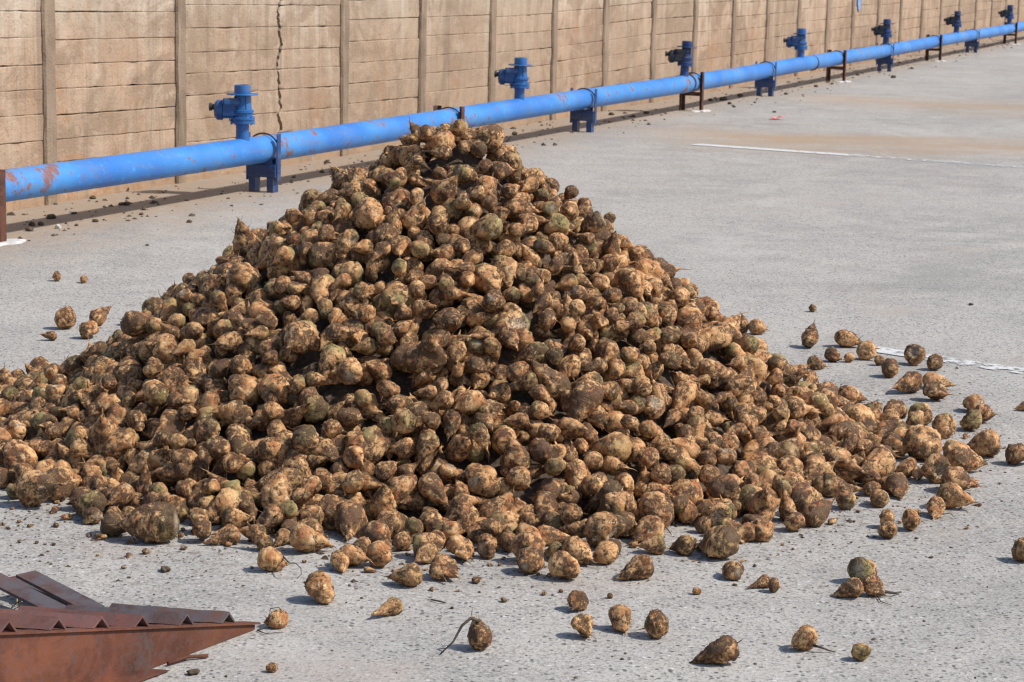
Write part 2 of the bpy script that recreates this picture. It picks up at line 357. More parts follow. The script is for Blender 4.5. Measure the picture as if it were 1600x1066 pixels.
# ------------------------------------------------------------------ setting: paving, painted lines
def grid_plane(name, x0, x1, y0, y1, n, mat):
    bm = bmesh.new()
    vs = [[bm.verts.new((x0+(x1-x0)*i/n, y0+(y1-y0)*j/n, 0)) for i in range(n+1)] for j in range(n+1)]
    for j in range(n):
        for i in range(n): bm.faces.new((vs[j][i], vs[j][i+1], vs[j+1][i+1], vs[j+1][i]))
    me = bpy.data.meshes.new(name); bm.to_mesh(me); bm.free()
    return link_mesh(name, me, mat)
tag(grid_plane('pavement', -120, 140, -60, 220, 8, M['pave']), kind='structure')

def painted_line(name, pts, width, wears):
    bm = bmesh.new(); lay = bm.verts.layers.float.new('wear'); n = 40
    P = [Vector((p.x, p.y, 0.004)) for p in (ground_at(*q) for q in pts)]
    d = (P[-1]-P[0]).normalized(); nn = Vector((-d.y, d.x, 0))
    rows = []
    for i in range(n+1):
        u = i/n; c = P[0].lerp(P[-1], u); row = []
        for k in (-0.5, 0.5):
            v = bm.verts.new(c + nn*width*k); v[lay] = wears[0] + (wears[1]-wears[0])*min(1, max(0, (u-wears[2])*12)); row.append(v)
        rows.append(row)
    for a, b in zip(rows[:-1], rows[1:]): bm.faces.new((a[0], b[0], b[1], a[1]))
    me = bpy.data.meshes.new(name); bm.to_mesh(me); bm.free()
    return tag(link_mesh(name, me, M['line']), kind='structure')
painted_line('road_marking', [(1085, 226), (1700, 269)], 0.17, (0.03, 0.37, 0.375))
painted_line('road_marking', [(1362, 546), (1750, 604)], 0.13, (0.10, 0.29, 0.14))

# ------------------------------------------------------------------ pipeline path (ground line of its near feet, then its axis)
FEET = [ground_at(*p) for p in [(5, 382), (436, 300), (722, 247), (930, 207), (1097, 175), (1211, 150), (1320, 129), (1395, 112), (1470, 96), (1529, 82), (1588, 70)]]
PN = Vector((0.905, -0.425, 0))
def smooth_line(pts, deg=3):
    ys = np.array([p.y for p in pts]); xs = np.array([p.x for p in pts])
    return np.poly1d(np.polyfit(ys, xs, deg))
FEET_X = smooth_line(FEET)
def line_dir(y, f=FEET_X):
    d = Vector((f(y+0.5)-f(y-0.5), 1.0, 0)); return d.normalized()
PIPE_R, PIPE_Z, HALF = 0.094, 0.305, 0.125
def pipe_pt(y):
    """axis point beside the near foot at depth y"""
    d = line_dir(y); n = Vector((d.y, -d.x, 0))
    p = Vector((FEET_X(y), y, 0)) - n*HALF
    return Vector((p.x, p.y, PIPE_Z)), d, n

def px_of(p):
    v = np.array(p)-np.array([0, 0, CAM_H]); return 800+FPX*float(v@CR)/float(v@CF)
def y_where(px, fn, z):
    lo, hi = 8.0, 120.0
    for _ in range(50):
        m = (lo+hi)/2; q = fn(m)
        if px_of((q.x, q.y, z)) < px: lo = m
        else: hi = m
    return (lo+hi)/2

# ------------------------------------------------------------------ board-marked concrete wall behind the pipe
def wall_pt(y):
    p, d, n = pipe_pt(y); q = p - n*0.78
    return Vector((q.x, q.y, 0))
WALL_H = 2.45
def build_wall():
    rng = random.Random(5)
    root = tag(empty('retaining_wall', wall_pt(16)), 'long tan wall of board-marked concrete planks between posts', 'wall')
    R0 = root.matrix_world.inverted() if False else Matrix.Translation(-Vector(root.location))
    pxs = [-330, -120, 75, 280, 537, 658, 768, 865, 945, 1020, 1085, 1145, 1198, 1247, 1292, 1332, 1372, 1407, 1440, 1470, 1499, 1525, 1550, 1572, 1592, 1611, 1629, 1646, 1662]
    ys = [y_where(px, wall_pt, 0.8) for px in pxs]
    crack_y = y_where(437, wall_pt, 0.6)
    def jag(z): return 0.055*mn.noise((z*2.3, 3.1, 0)) + 0.045*mn.noise((z*9, 7.7, 0)) + 0.034*mn.noise((z*27, 1.7, 0))
    for i, (ya, yb) in enumerate(zip(ys[:-1], ys[1:])):
        A, B = wall_pt(ya), wall_pt(yb); d = (B-A).normalized(); n = Vector((d.y, -d.x, 0)); L = (B-A).length
        tilt = {1: -0.020, 2: -0.021, 3: -0.019, 4: -0.010, 5: -0.008, 6: 0.0, 7: 0.012, 8: 0.016, 9: 0.004}.get(i, rng.uniform(-0.004, 0.008))
        spans = [(0.0, L, None)]
        if i == 3:
            cu = (wall_pt(crack_y)-A).dot(d); spans = [(0.0, cu, 'R'), (cu, L, 'L')]
        bm = bmesh.new(); lay = bm.verts.layers.float.new('plank'); bay = bm.verts.layers.float.new('bay'); bay_v = rng.random()
        z_edges = [0.0, rng.uniform(0.235, 0.262)]
        while z_edges[-1] < WALL_H: z_edges.append(z_edges[-1] + rng.uniform(0.150, 0.180))
        for (u0, u1, side) in spans:
            shift = rng.uniform(-.02, .02)
            for k, (za, zb) in enumerate(zip(z_edges[:-1], z_edges[1:])):
                gap = rng.choice([0.0005, 0.001, 0.0015, 0.002, 0.004]); off = rng.uniform(-0.003, 0.003); lean = rng.uniform(-0.002, 0.006)
                skew = rng.uniform(-.006, .006); tone = rng.random(); seed = rng.uniform(0, 100)
                m = max(6, int((u1-u0)/0.045)); prof = [0.0, 0.03, 0.35, 0.68, 0.97, 1.0] if not side else [0.0, 0.03, 0.12, 0.2, 0.28, 0.36, 0.44, 0.52, 0.6, 0.68, 0.76, 0.84, 0.92, 0.97, 1.0]
                rows = []
                for q in prof:
                    row = []
                    for j in range(m+1):
                        u = u0 + (u1-u0)*j/m
                        zz = za+gap + (zb-za-gap)*q
                        if side and j == (m if side == 'R' else 0): u = u + jag(zz) + (-0.012-0.022*abs(mn.noise((zz*13, 2.2, 5))) if side == 'R' else 0.014+0.030*abs(mn.noise((zz*10, 8.2, 1))))
                        w = mn.noise((u*7, seed, q*2)); chip = max(0, mn.noise((u*5.5, seed+9, 0.5)) - 0.28)
                        zz += tilt*(u-L/2) + skew*(j/m-.5) + (mn.noise((u*9, seed, 4)) * 0.004 + (chip*0.022 if q < 0.05 else -chip*.010 if q > .95 else 0))
                        if k == 0 and q == 0.0: zz = -0.03
                        o = off + lean*q + 0.003*w - (0.004 if q in (0.0, 1.0) else 0) - (0.012*chip if q in (.03, .97) else 0)
                        v = bm.verts.new(A + d*u + n*o + Vector((0, 0, zz))); v[lay] = tone; row.append(v)
                    rows.append(row)
                for a, b in zip(rows[:-1], rows[1:]):
                    for j in range(m): bm.faces.new((a[j], a[j+1], b[j+1], b[j]))
                for row in (rows[0], rows[-1]):           # ledges running back into the joint
                    back = [bm.verts.new(v.co - n*0.05) for v in row]
                    for bv in back: bv[lay] = tone
                    for j in range(m): bm.faces.new((row[j], row[j+1], back[j+1], back[j]))
                if side:
                    e = m if side == 'R' else 0
                    bk = [bm.verts.new(r[e].co - n*0.05) for r in rows]
                    for r0, r1, b0, b1 in zip(rows[:-1], rows[1:], bk[:-1], bk[1:]): bm.faces.new((r0[e], r1[e], b1, b0))
        # solid body behind the plank faces
        vs = []
        for (u, o) in ((0, -0.055), (L, -0.055), (L, -0.22), (0, -0.22)):
            for z in (-0.05, WALL_H): vs.append(bm.verts.new(A + d*u + n*o + Vector((0, 0, z))))
        for f in ((0, 2, 3, 1), (2, 4, 5, 3), (4, 6, 7, 5), (6, 0, 1, 7), (1, 3, 5, 7)): bm.faces.new([vs[q] for q in f])
        for v in bm.verts: v[bay] = bay_v
        bmesh.ops.transform(bm, matrix=R0, verts=bm.verts)
        me = bpy.data.meshes.new('plank_panel'); bm.to_mesh(me); bm.free()
        link_mesh('plank_panel', me, M['wall'], root)
        # post at A: chipped vertical pier
        w = 0.065 if i != 3 else 0.06
        bm = bmesh.new(); rows = []; nz = 60; sd = rng.uniform(0, 50); lx = rng.uniform(-.012, .012)
        for j in range(nz+1):
            z = -0.02 + (WALL_H+0.04)*j/nz; r = []
            for (a, o) in ((-w, -0.06), (-w, 0.010), (-w+0.012, 0.024), (w-0.012, 0.024), (w, 0.010), (w, -0.06)):
                r.append(bm.verts.new(A + d*(a + lx*z + 0.008*mn.noise((z*3, sd, a*40)) + 0.006*mn.noise((z*14, sd, a*40))) + n*(o + 0.004*mn.noise((z*6, sd+3, a*30))) + Vector((0, 0, z))))
            rows.append(r)
        for a, b in zip(rows[:-1], rows[1:]):
            for q in range(5): bm.faces.new((a[q], a[q+1], b[q+1], b[q]))
        bm.faces.new(rows[-1])
        bmesh.ops.transform(bm, matrix=R0, verts=bm.verts)
        me = bpy.data.meshes.new('post'); bm.to_mesh(me); bm.free()
        link_mesh('post', me, M['post'], root)
    # small patch of blue spray paint high on the wall
    y = y_where(1341, wall_pt, 1.0); p = wall_pt(y); d = line_dir(y); n = Vector((d.y, -d.x, 0))
    bm = bmesh.new(); rg = random.Random(2); ring = []
    for k in range(18):
        a = 2*math.pi*k/18; rr = rg.uniform(.7, 1.15)
        ring.append(bm.verts.new(p + n*0.016 + d*(0.10*rr*math.cos(a)) + Vector((0, 0, 0.97 + 0.15*rr*math.sin(a)))))
    bm.faces.new(ring); r2 = bmesh.ops.extrude_face_region(bm, geom=bm.faces[:])
    bmesh.ops.translate(bm, vec=n*0.002, verts=[v for v in r2['geom'] if isinstance(v, bmesh.types.BMVert)])
    bmesh.ops.transform(bm, matrix=R0, verts=bm.verts)
    me = bpy.data.meshes.new('paint_mark'); bm.to_mesh(me); bm.free()
    link_mesh('paint_mark', me, M['blue_mark'], root)['label'] = 'blue spray paint mark high on the wall'
build_wall()

# ------------------------------------------------------------------ blue pipeline with its outlet valves
def build_pipeline():
    y0 = 14.0
    root = tag(empty('pipeline', pipe_pt(y0)[0]), 'long bright blue pipe with upright outlet valves, carried on low stands along the wall', 'pipe')
    O = Vector(root.location)
    mb = MB(); ysamp = np.arange(9.0, 66.0, 0.5)
    pts = []
    for y in ysamp:
        p = pipe_pt(y)[0]; pts.append(p - O + Vector((0, 0, 0.006*math.sin(y*0.7))))
    mb.tube(pts, PIPE_R, 40); mb.build('pipe', M['pipe'], root)
    for px in (1074, 1268):                                   # rusted joint bands
        y = y_where(px, lambda q: pipe_pt(q)[0], PIPE_Z); p, d, n = pipe_pt(y)
        MB().tube([p-O-d*0.02, p-O+d*0.02], PIPE_R+0.006, 40).build('joint_band', M['rust'], root)
    # one valve, then copies
    vm = MB()
    vm.lathe([(0.052, 0.06), (0.046, 0.10), (0.045, 0.20)], n=28)
    vm.lathe([(0.056, 0.190), (0.084, 0.193), (0.084, 0.208), (0.078, 0.211), (0.078, 0.215), (0.084, 0.218), (0.084, 0.232), (0.070, 0.238), (0.070, 0.262), (0.078, 0.266), (0.078, 0.282), (0.066, 0.288), (0.062, 0.31), (0.054, 0.36), (0.051, 0.385)], n=28)
    for k in range(8):
        a = math.pi/4*k+.2; vm.box(Vector((0.076*math.cos(a), 0.076*math.sin(a), 0.212)), (0.013, 0.013, 0.056), Matrix.Rotation(a, 3, 'Z'), 0.002)
    for a in (0.5, 1.9, 3.6, 5.2):                            # stiffening webs between body and top plate
        R = Matrix.Rotation(a, 3, 'Z')
        vm.poly_prism([R @ Vector((0.048, -0.003, 0.378)), R @ Vector((0.060, -0.003, 0.378)), R @ Vector((0.076, -0.003, 0.225)), R @ Vector((0.060, -0.003, 0.225))], R @ Vector((0, 0.006, 0)))
    valve = vm.build('valve', M['valve'], root, 0.6)
    MB().lathe([(0.050, 0.3865), (0.106, 0.3865), (0.108, 0.390), (0.106, 0.3955), (0.050, 0.3960)], n=36).build('top_plate', M['valve'], valve, 0.6)
    MB().lathe([(0.056, 0.3965), (0.057, 0.440), (0.0545, 0.452), (0.046, 0.4545), (0.044, 0.43)], n=32).build('outlet_collar', M['valve'], valve, 0.6)
    g = MB(); R90 = Matrix.Rotation(-math.pi/2, 4, 'Y')
    g.box((-0.080, -0.01, 0.292), (0.090, 0.110, 0.108), None, 0.016, 3)
    g.lathe([(0.036, 0.11), (0.056, 0.112), (0.057, 0.142), (0.042, 0.158), (0.026, 0.161)], (0, -0.01, 0.282), 20, R90)
    g.box((-0.066, -0.045, 0.330), (0.10, 0.06, 0.042), Matrix.Rotation(.2, 3, 'Z'), 0.010, 2)
    g.box((-0.040, 0.0, 0.262), (0.09, 0.11, 0.022), None, 0.005)
    for (yy, zz) in ((-.03, .31), (.03, .31), (-.03, .265), (.03, .265)):
        g.lathe([(0.009, 0.107), (0.009, 0.117)], (0, yy, zz), 6, R90)
    bmesh.ops.transform(g.bm, matrix=Matrix.Translation((-0.02, 0, 0.285)) @ Matrix.Scale(1.22, 4) @ Matrix.Translation((0.02, 0, -0.285)), verts=g.bm.verts)
    g.build('gearbox', M['valve_dark'], valve, 0.6)
    sh = MB(); sh.lathe([(0.020, 0.186), (0.020, 0.206), (0.027, 0.208), (0.027, 0.226), (0.014, 0.228)], (0, -0.012, 0.302), 14, R90)
    sh.build('drive_shaft', M['bare'], valve, 0.6)
    rg = MB(); q = [Vector((-0.072 + 0.014*math.cos(a), -0.04, 0.222 + 0.016*math.sin(a))) for a in np.linspace(0, 2*math.pi, 15)]
    rg.tube(q, 0.0042, 8, False); rg.build('lifting_ring', M['valve'], valve)
    for i, (px, rz, lean) in enumerate([(379, 0.05, 0.0), (811, -0.05, 0.02), (1068, 0.10, 0.07), (1251, 0.0, 0.0), (1384, 0.05, 0.01), (1494, 0.0, 0.02), (1577, 0.05, 0.0)]):
        y = y_where(px, lambda q: pipe_pt(q)[0], PIPE_Z+0.1); p, d, n = pipe_pt(y)
        o = valve if i == 0 else copy_tree(valve, root)
        o.parent = root
        if i in (2, 4, 5, 6):  # these valves and gearboxes get a darker blue
            for q, mt in [(o, 'darker_valve')] + [(c, 'darker_gear' if c.name.startswith('gearbox') else 'darker_valve') for c in o.children]:
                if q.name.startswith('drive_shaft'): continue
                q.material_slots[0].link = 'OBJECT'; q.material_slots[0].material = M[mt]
        o.location = p - O; o.rotation_euler = (0, lean, rz)
build_pipeline()

# ------------------------------------------------------------------ stands under the pipe
def rusty_stand():
    root = empty('pipe_stand')
    for s in (1, -1):
        m = MB(); x = s*HALF
        m.box((x, 0.0, 0.21), (0.007, 0.060, 0.42), None, 0.001)
        m.box((x-s*0.0235, 0.0335, 0.21), (0.040, 0.007, 0.42), None, 0.001)
        m.build('leg', M['rust'], root)
    m = MB(); m.box((0, 0.0, 0.183), (2*HALF-0.009, 0.052, 0.040), None, 0.002); m.build('crossbar', M['rust'], root)
    ub = MB(); rr = PIPE_R+0.009
    ub.tube([Vector((rr*math.cos(a)*1.12, 0, PIPE_Z+rr*math.sin(a)*1.02)) for a in np.linspace(-0.1, math.pi+0.1, 22)], 0.006, 8)
    ub.build('u_bolt', M['bare'], root)
    fm = MB(); rg = random.Random(3)
    fm.lathe([(0.20, -0.01), (0.19, 0.006), (0.15, 0.012)], (HALF, 0, 0), 14)
    for v in fm.bm.verts:
        a = math.atan2(v.co.y, v.co.x-HALF); k = 0.75+0.45*mn.noise((math.cos(a)*1.7, math.sin(a)*1.7, 0.3))
        v.co.x = HALF+(v.co.x-HALF)*k*0.62; v.co.y *= k*1.15
    fm.build('footing', M['pad'], root)
    return root
def blue_stand():
    root = empty('pipe_saddle')
    for s in (1, -1):
        m = MB(); m.box((s*0.072, 0, 0.055), (0.052, 0.075, 0.11), None, 0.002)
        m.build('leg', M['stand'], root)
        u = MB(); u.box((s*0.122, 0, 0.245), (0.008, 0.050, 0.33), None, 0.001)
        u.build('side_plate', M['stand'], root)
    m = MB(); m.box((0, 0, 0.150), (0.235, 0.082, 0.090), None, 0.003)
    m.build('saddle_beam', M['stand'], root)
    for k in (-1, 1):
        w = MB(); w.poly_prism([(-0.085, k*0.03-.003, 0.1955), (0.085, k*0.03-.003, 0.1955), (0.085, k*0.03-.003, 0.245), (0.055, k*0.03-.003, 0.222), (0, k*0.03-.003, 0.209), (-0.055, k*0.03-.003, 0.222), (-0.085, k*0.03-.003, 0.245)], (0, 0.006, 0))
        w.build('cradle', M['stand'], root)
    ub = MB(); rr = PIPE_R+0.008
    ub.tube([Vector((rr*math.cos(a)*1.16, 0, PIPE_Z+rr*math.sin(a)*1.02)) for a in np.linspace(-0.1, math.pi+0.1, 22)], 0.006, 8)
    ub.build('u_bolt', M['bare'], root)
    return root
RS, BS = rusty_stand(), blue_stand()
_used = set()
STANDS = [
 (5, 'r', 'rusty stand with a bare brown upright on a pale footing at the left edge'),
 (436, 'b', 'blue saddle stand under the pipe beside the biggest outlet valve, left of the beet pile'),
 (722, 'r', 'dark rusty stand mostly hidden behind the peak of the beet pile'),
 (930, 'b', 'blue saddle stand just right of the beet pile, second from the biggest valve'),
 (1097, 'r', 'rusty brown stand with a pale footing right below the third outlet valve'),
 (1211, 'b', 'blue saddle stand below the gap between the third and fourth outlet valves'),
 (1320, 'r', 'thin rusty stand between the fourth and fifth outlet valves'),
 (1395, 'b', 'blue saddle stand right beside the fifth outlet valve'),
 (1470, 'r', 'thin dark rusty stand just before the sixth outlet valve'),
 (1529, 'b', 'small blue saddle stand between the two farthest outlet valves'),
 (1588, 'r', 'farthest thin rusty stand at the right edge beside the last valve')]
for k, (px, kind, lab) in enumerate(STANDS):
    src = RS if kind == 'r' else BS
    o = src if kind not in _used else copy_tree(src); _used.add(kind)
    y = y_where(px, lambda q: Vector((FEET_X(q), q, 0)), 0.0); p, d, n = pipe_pt(y)
    o.location = (p.x, p.y, 0); o.rotation_euler = (0, 0, math.atan2(n.y, n.x))
    tag(o, lab, 'pipe stand', 'stands carrying the blue pipe')

# ------------------------------------------------------------------ rusty steel ramp lying in the near left corner
def build_ramp():
    T = Vector((-0.645, 5.53, 0)); u = Vector((-0.545, -0.838, 0)).normalized(); v = Vector((-u.y*-1, 0, 0))
    v = Vector((-0.985, 0.17, 0)).normalized()
    SL = 0.222; su = Vector((u.x, u.y, SL)).normalized(); nz = su.cross(v); nz = nz if nz.z > 0 else -nz
    root = tag(empty('steel_ramp', T), 'rusty steel ramp with ridged treads and tapered side plate in the near left corner', 'ramp')
    def top(s, o=0.0): return u*s + Vector((0, 0, 0.014 + SL*s + o))
    for k, off in enumerate((Vector((0, 0, 0)), v*0.30)):
        m = MB(); q = [u*0.0+Vector((0, 0, 0.002)), u*1.3+Vector((0, 0, 0.002)), top(1.3), top(0.0)]
        m.poly_prism([p+off for p in q], v*0.007); m.build('side_plate', M['ramp_rust'], root)
        f = MB(); a = -v*0.008; w = v*0.045; t = nz*0.006
        f.poly_prism([top(-0.01, .0015)+a+off, top(1.3, .0015)+a+off, top(1.3, .0015)+a+t+off, top(-0.01, .0015)+a+t+off], w); f.build('top_flange', M['ramp_rust'], root)
    f = MB(); f.poly_prism([top(.03, -.002)+v*.040, top(1.3, -.002)+v*.040, top(1.3, .005)+v*.040, top(.03, .005)+v*.040], v*0.258); f.build('gap_filler_plate', M['ramp_red'], root)  # plate added to keep the gaps between treads dark instead of bright ground
    f = MB(); f.poly_prism([u*0.40+Vector((0, 0, 0.004)), u*1.3+Vector((0, 0, 0.004)), u*1.3+Vector((0, 0, 0.011)), u*0.42+Vector((0, 0, 0.011))], -v*0.055); f.build('bottom_flange', M['ramp_rust'], root)
    f = MB(); f.tube([u*0.36-v*0.02+Vector((0, 0, .008)), u*0.30-v*0.03+Vector((0, 0, .010)), u*0.27-v*0.06+Vector((0, 0, .007))], 0.005, 8); f.build('bent_rod', M['ramp_rust'], root)
    rg = random.Random(4)
    for i, s in enumerate((0.112, 0.27, 0.43, 0.57, 0.71, 0.865, 1.01, 1.16)):
        h, b, th = 0.031, 0.030, 0.0045
        base = top(s, .0085) - v*0.006
        Lb = 0.31
        def P(a, c): return base + su*a + nz*c
        ring = [P(-b, 0), P(0, h), P(b, 0), P(b-th*1.5, 0), P(0, h-th*1.5), P(-b+th*1.5, 0)]
        m = MB(); bm = m.bm; n = 14; rows = []
        for j in range(n+1):
            wv = v*(Lb*j/n) + nz*(0.0025*mn.noise((j*.4, i*3.3, 0))) + su*(0.002*mn.noise((j*.5, i*7.1, 2)))
            rows.append([bm.verts.new(p+wv) for p in ring])
        for a, c in zip(rows[:-1], rows[1:]):
            for q in range(6): bm.faces.new((a[q], a[(q+1) % 6], c[(q+1) % 6], c[q]))
        for r, sg in ((rows[0], 1), (rows[-1], -1)):
            for q in ((0, 1, 4, 5), (1, 2, 3, 4)): bm.faces.new([r[x] for x in q][::sg])
        m.build('tread_bar', M['ramp_grey'] if i < 2 else M['ramp_red'], root)
    # the two flat bars that run on from the far end of the treads, raised clear of the ground
    def flat(p0, p1, z0, z1, width, name='flat_bar'):
        a, b = ground_at(*p0, z0)-T, ground_at(*p1, z1)-T; dd = (b-a).normalized(); side = dd.cross(Vector((0, 0, 1))).normalized()
        nn = side.cross(dd); m = MB()
        m.poly_prism([a-side*width/2, a+side*width/2, b+side*width/2, b-side*width/2], nn*0.008); return m.build(name, M['ramp_grey'], root)
    flat((148, 955), (40, 899), 0.030, 0.062, 0.062)
    flat((98, 960), (-60, 880), 0.040, 0.075, 0.062)
    flat((120, 952), (20, 905), 0.012, 0.020, 0.05)['label'] = 'browner flat bar lying underneath the others'
build_ramp()

# ------------------------------------------------------------------ sugar beets: twelve kinds of root, built once each
PROF = {
 'round': (2.4, [(0, .0), (.015, .28), (.05, .52), (.14, .80), (.28, .98), (.42, 1), (.58, .88), (.72, .64), (.83, .38), (.91, .18), (.96, .09), (1, .02)]),
 'cone': (3.15, [(0, .0), (.012, .30), (.04, .55), (.11, .82), (.22, .98), (.33, 1), (.50, .84), (.66, .58), (.80, .33), (.90, .16), (.96, .08), (1, .015)]),
 'carrot': (4.1, [(0, 0), (.01, .35), (.035, .65), (.09, .92), (.17, 1), (.30, .88), (.48, .62), (.66, .40), (.82, .22), (.92, .12), (1, .02)]),
 'stump': (2.0, [(0, .0), (.015, .30), (.06, .58), (.16, .84), (.34, 1), (.55, .95), (.74, .80), (.88, .62), (.95, .50), (.985, .40), (.995, .2), (1, .0)]),
 'topped': (2.7, [(0, .0), (.008, .30), (.012, .58), (.05, .76), (.15, .92), (.30, 1), (.47, .92), (.64, .68), (.78, .42), (.89, .2), (.96, .09), (1, .015)]),
 'fork': (2.75, [(0, .0), (.015, .30), (.05, .55), (.13, .82), (.26, 1), (.42, .97), (.58, .78), (.72, .52), (.85, .30), (.94, .15), (1, .02)]),
 'bite': (2.05, [(0, .0), (.015, .30), (.05, .55), (.15, .84), (.32, 1), (.50, .98), (.68, .80), (.82, .55), (.92, .3), (.97, .15), (1, .03)]),
 'ball': (1.85, [(0, .0), (.02, .32), (.08, .62), (.2, .88), (.38, 1), (.56, .96), (.72, .77), (.85, .5), (.93, .25), (.97, .12), (1, .02)]),
}
KINDS = ['round']*7 + ['cone']*17 + ['carrot']*5 + ['stump']*4 + ['topped']*4 + ['fork']*6 + ['bite']*3 + ['ball']*2     # 48 shapes
def fbm(p, o=3):
    s, a = 0.0, 1.0
    for _ in range(o): s += a*mn.noise(p); p = p*2.07+Vector((3.1, 1.7, 5.3)); a *= 0.5
    return s
def beet_geo(idx, nr, ns, rootlets=8):
    """unit root (largest radius 1), crown at +Z, middle of the axis at the origin"""
    kind = KINDS[idx]; rg = random.Random(1000+idx); L, prof = PROF[kind]; L *= rg.uniform(.9, 1.12)
    seed = Vector((idx*7.3, idx*3.9, idx*1.7))
    tt = (1-np.cos(np.linspace(0, math.pi, nr+1)))/2
    tt = 0.65*tt + 0.35*np.linspace(0, 1, nr+1)
    pt = np.array([a for a, b in prof]); pr = np.array([b for a, b in prof])
    rad = np.interp(tt, pt, pr)
    bend = rg.uniform(-.38, .38)*(2 if kind in ('carrot', 'cone') else 1); bdir = rg.uniform(0, 6.28)
    th0 = rg.uniform(0, 6.28); twist = rg.uniform(-.9, .9); gd = rg.uniform(.06, .20)
    nl = rg.choice([2, 3]); ph = rg.uniform(0, 6.28); la = rg.uniform(.35, .55) if kind == 'fork' else rg.uniform(.0, .14)
    ell = rg.uniform(.84, 1.0); wav = rg.uniform(14, 26)
    bc = Vector((rg.choice((-1, 1))*rg.uniform(.75, .95), rg.uniform(-.3, .3), rg.uniform(-.35, .35))); br = rg.uniform(.62, .85)
    def surf(t, a):
        r = r0 = float(np.interp(t, pt, pr))
        mid = math.sin(math.pi*min(1, max(0, (t-.05)/.95)))
        r *= 1 + la*(0.25+t)*math.cos(nl*a+ph+twist*t)*mid
        for sgn in (0, math.pi):
            da = (a-th0-sgn-twist*t*1.5+math.pi) % (2*math.pi)-math.pi
            r *= 1-gd*mid*math.exp(-(da/.24)**2)
        cx = bend*t*t; c = Vector((cx*math.cos(bdir), cx*math.sin(bdir), L*(0.5-t)))
        p = c + Vector((r*math.cos(a)*ell, r*math.sin(a), 0))
        q = p*0.9+seed
        k = min(1, r*2.2)
        dn = 0.15*fbm(q, 2) + 0.075*fbm(p*2.6+seed, 2) + 0.030*mn.noise(p*7.5+seed)
        rdg = max(0.0, 0.26-abs(fbm(p*1.6+seed*1.3, 2)))/0.26
        dn -= 0.095*rdg*rdg - 0.030; cav = rdg**1.5 + (1-r/max(1e-4, r0))*3.0
        dn += 0.020*math.sin(L*t*wav+2.5*mn.noise(p*2+seed))
        p = p + Vector((math.cos(a), math.sin(a), 0.35*(0.5-t)*2))*dn*k
        fl = 0.0
        if t < 0.10: fl = 0.0
        if kind == 'topped' and t < 0.013: fl = .75
        if kind == 'stump' and t > 0.985: fl = 1.0
        if kind == 'bite':
            e = (p-bc); dd = e.length + 0.12*mn.noise(p*3+seed)
            if dd < br:
                p = p + (Vector((0, 0, p.z*.6))-p)*min(.55, (br-dd)*1.2); fl = min(1, (br-dd)*4)*0.75
        CAV.append(min(1.0, max(0.0, cav)))
        return p, fl
    CAV = []; V, A = [], []
    for i, t in enumerate(tt[1:-1]):
        for k in range(ns):
            p, fl = surf(float(t), 2*math.pi*k/ns); V.append(p); A.append((float(t), fl, 0, CAV[-1]))
    F = []
    m = nr-1
    for i in range(m-1):
        for k in range(ns): F.append((i*ns+k, (i+1)*ns+k, (i+1)*ns+(k+1) % ns, i*ns+(k+1) % ns))
    p, fl = surf(0.0, 0); V.append(p); A.append((0, fl, 0, CAV[-1])); ct = len(V)-1
    p, fl = surf(1.0, 0); V.append(p); A.append((1, fl, 0, CAV[-1])); cb = len(V)-1
    for k in range(ns):
        F.append((ct, k, (k+1) % ns)); F.append((cb, (m-1)*ns+(k+1) % ns, (m-1)*ns+k))
    def whisker(p, d, ln, r0, seg=5, sag=0.3, hv=1.0):
        b0 = len(V); p = Vector(p); d = Vector(d).normalized(); s = Vector((rg.random()*9, rg.random()*9, rg.random()*9))
        for j in range(seg+1):
            u = d.orthogonal().normalized(); w = d.cross(u); r = r0*(1-j/(seg+.4))
            for k in range(3):
                a = 2.094*k; V.append(p+u*r*math.cos(a)+w*r*math.sin(a)); A.append((.9, 0, hv, 0))
            d = (d + Vector((mn.noise(s+Vector((j*.8, 0, 0))), mn.noise(s+Vector((0, j*.8, 0))), mn.noise(s+Vector((0, 0, j*.8)))))*sag*1.6).normalized()
            p = p + d*ln/seg
        for j in range(seg):
            for k in range(3): F.append((b0+j*3+k, b0+j*3+(k+1) % 3, b0+j*3+3+(k+1) % 3, b0+j*3+3+k))
    if kind == 'fork':                                           # side roots thick enough to read as legs
        for q in range(nl):
            a = (-ph-twist*.7+2*math.pi*q)/nl; p, _ = surf(.66, a); d = Vector((math.cos(a)*.55, math.sin(a)*.55, -1)).normalized()
            whisker(p-d*.35-Vector((math.cos(a), math.sin(a), 0))*.16, d, rg.uniform(.7, 1.25), rg.uniform(.22, .32), 7, .16, 0.0)
    for q in range(rootlets):
        t = rg.uniform(.35, .97); a = th0+(math.pi if rg.random() < .5 else 0)+twist*t*1.5+rg.gauss(0, .16)
        p, _ = surf(t, a); d = Vector((math.cos(a), math.sin(a), -rg.uniform(.6, 2.2)))
        whisker(p-d.normalized()*.04, d, rg.uniform(.25, .85), rg.uniform(.014, .034))
    p, _ = surf(.985, 0)
    if kind not in ('stump', 'bite'): whisker(p+Vector((0, 0, .12)), (rg.uniform(-.3, .3), rg.uniform(-.3, .3), -1), rg.uniform(.35, 1.1), rg.uniform(.05, .085), 6, .35, .4)
    for q in range(rg.choice([0, 3, 6])):                          # leaf bases round the crown
        a = rg.uniform(0, 6.28); p, _ = surf(rg.uniform(.01, .05), a); d = Vector((math.cos(a)*.8, math.sin(a)*.8, 1))
        whisker(p-d*.04, d, rg.uniform(.12, .32), rg.uniform(.03, .06), 3, .2, .8)
    V = np.array([tuple(v) for v in V]); A = np.array(A)
    return V, F, A, 0.5*L

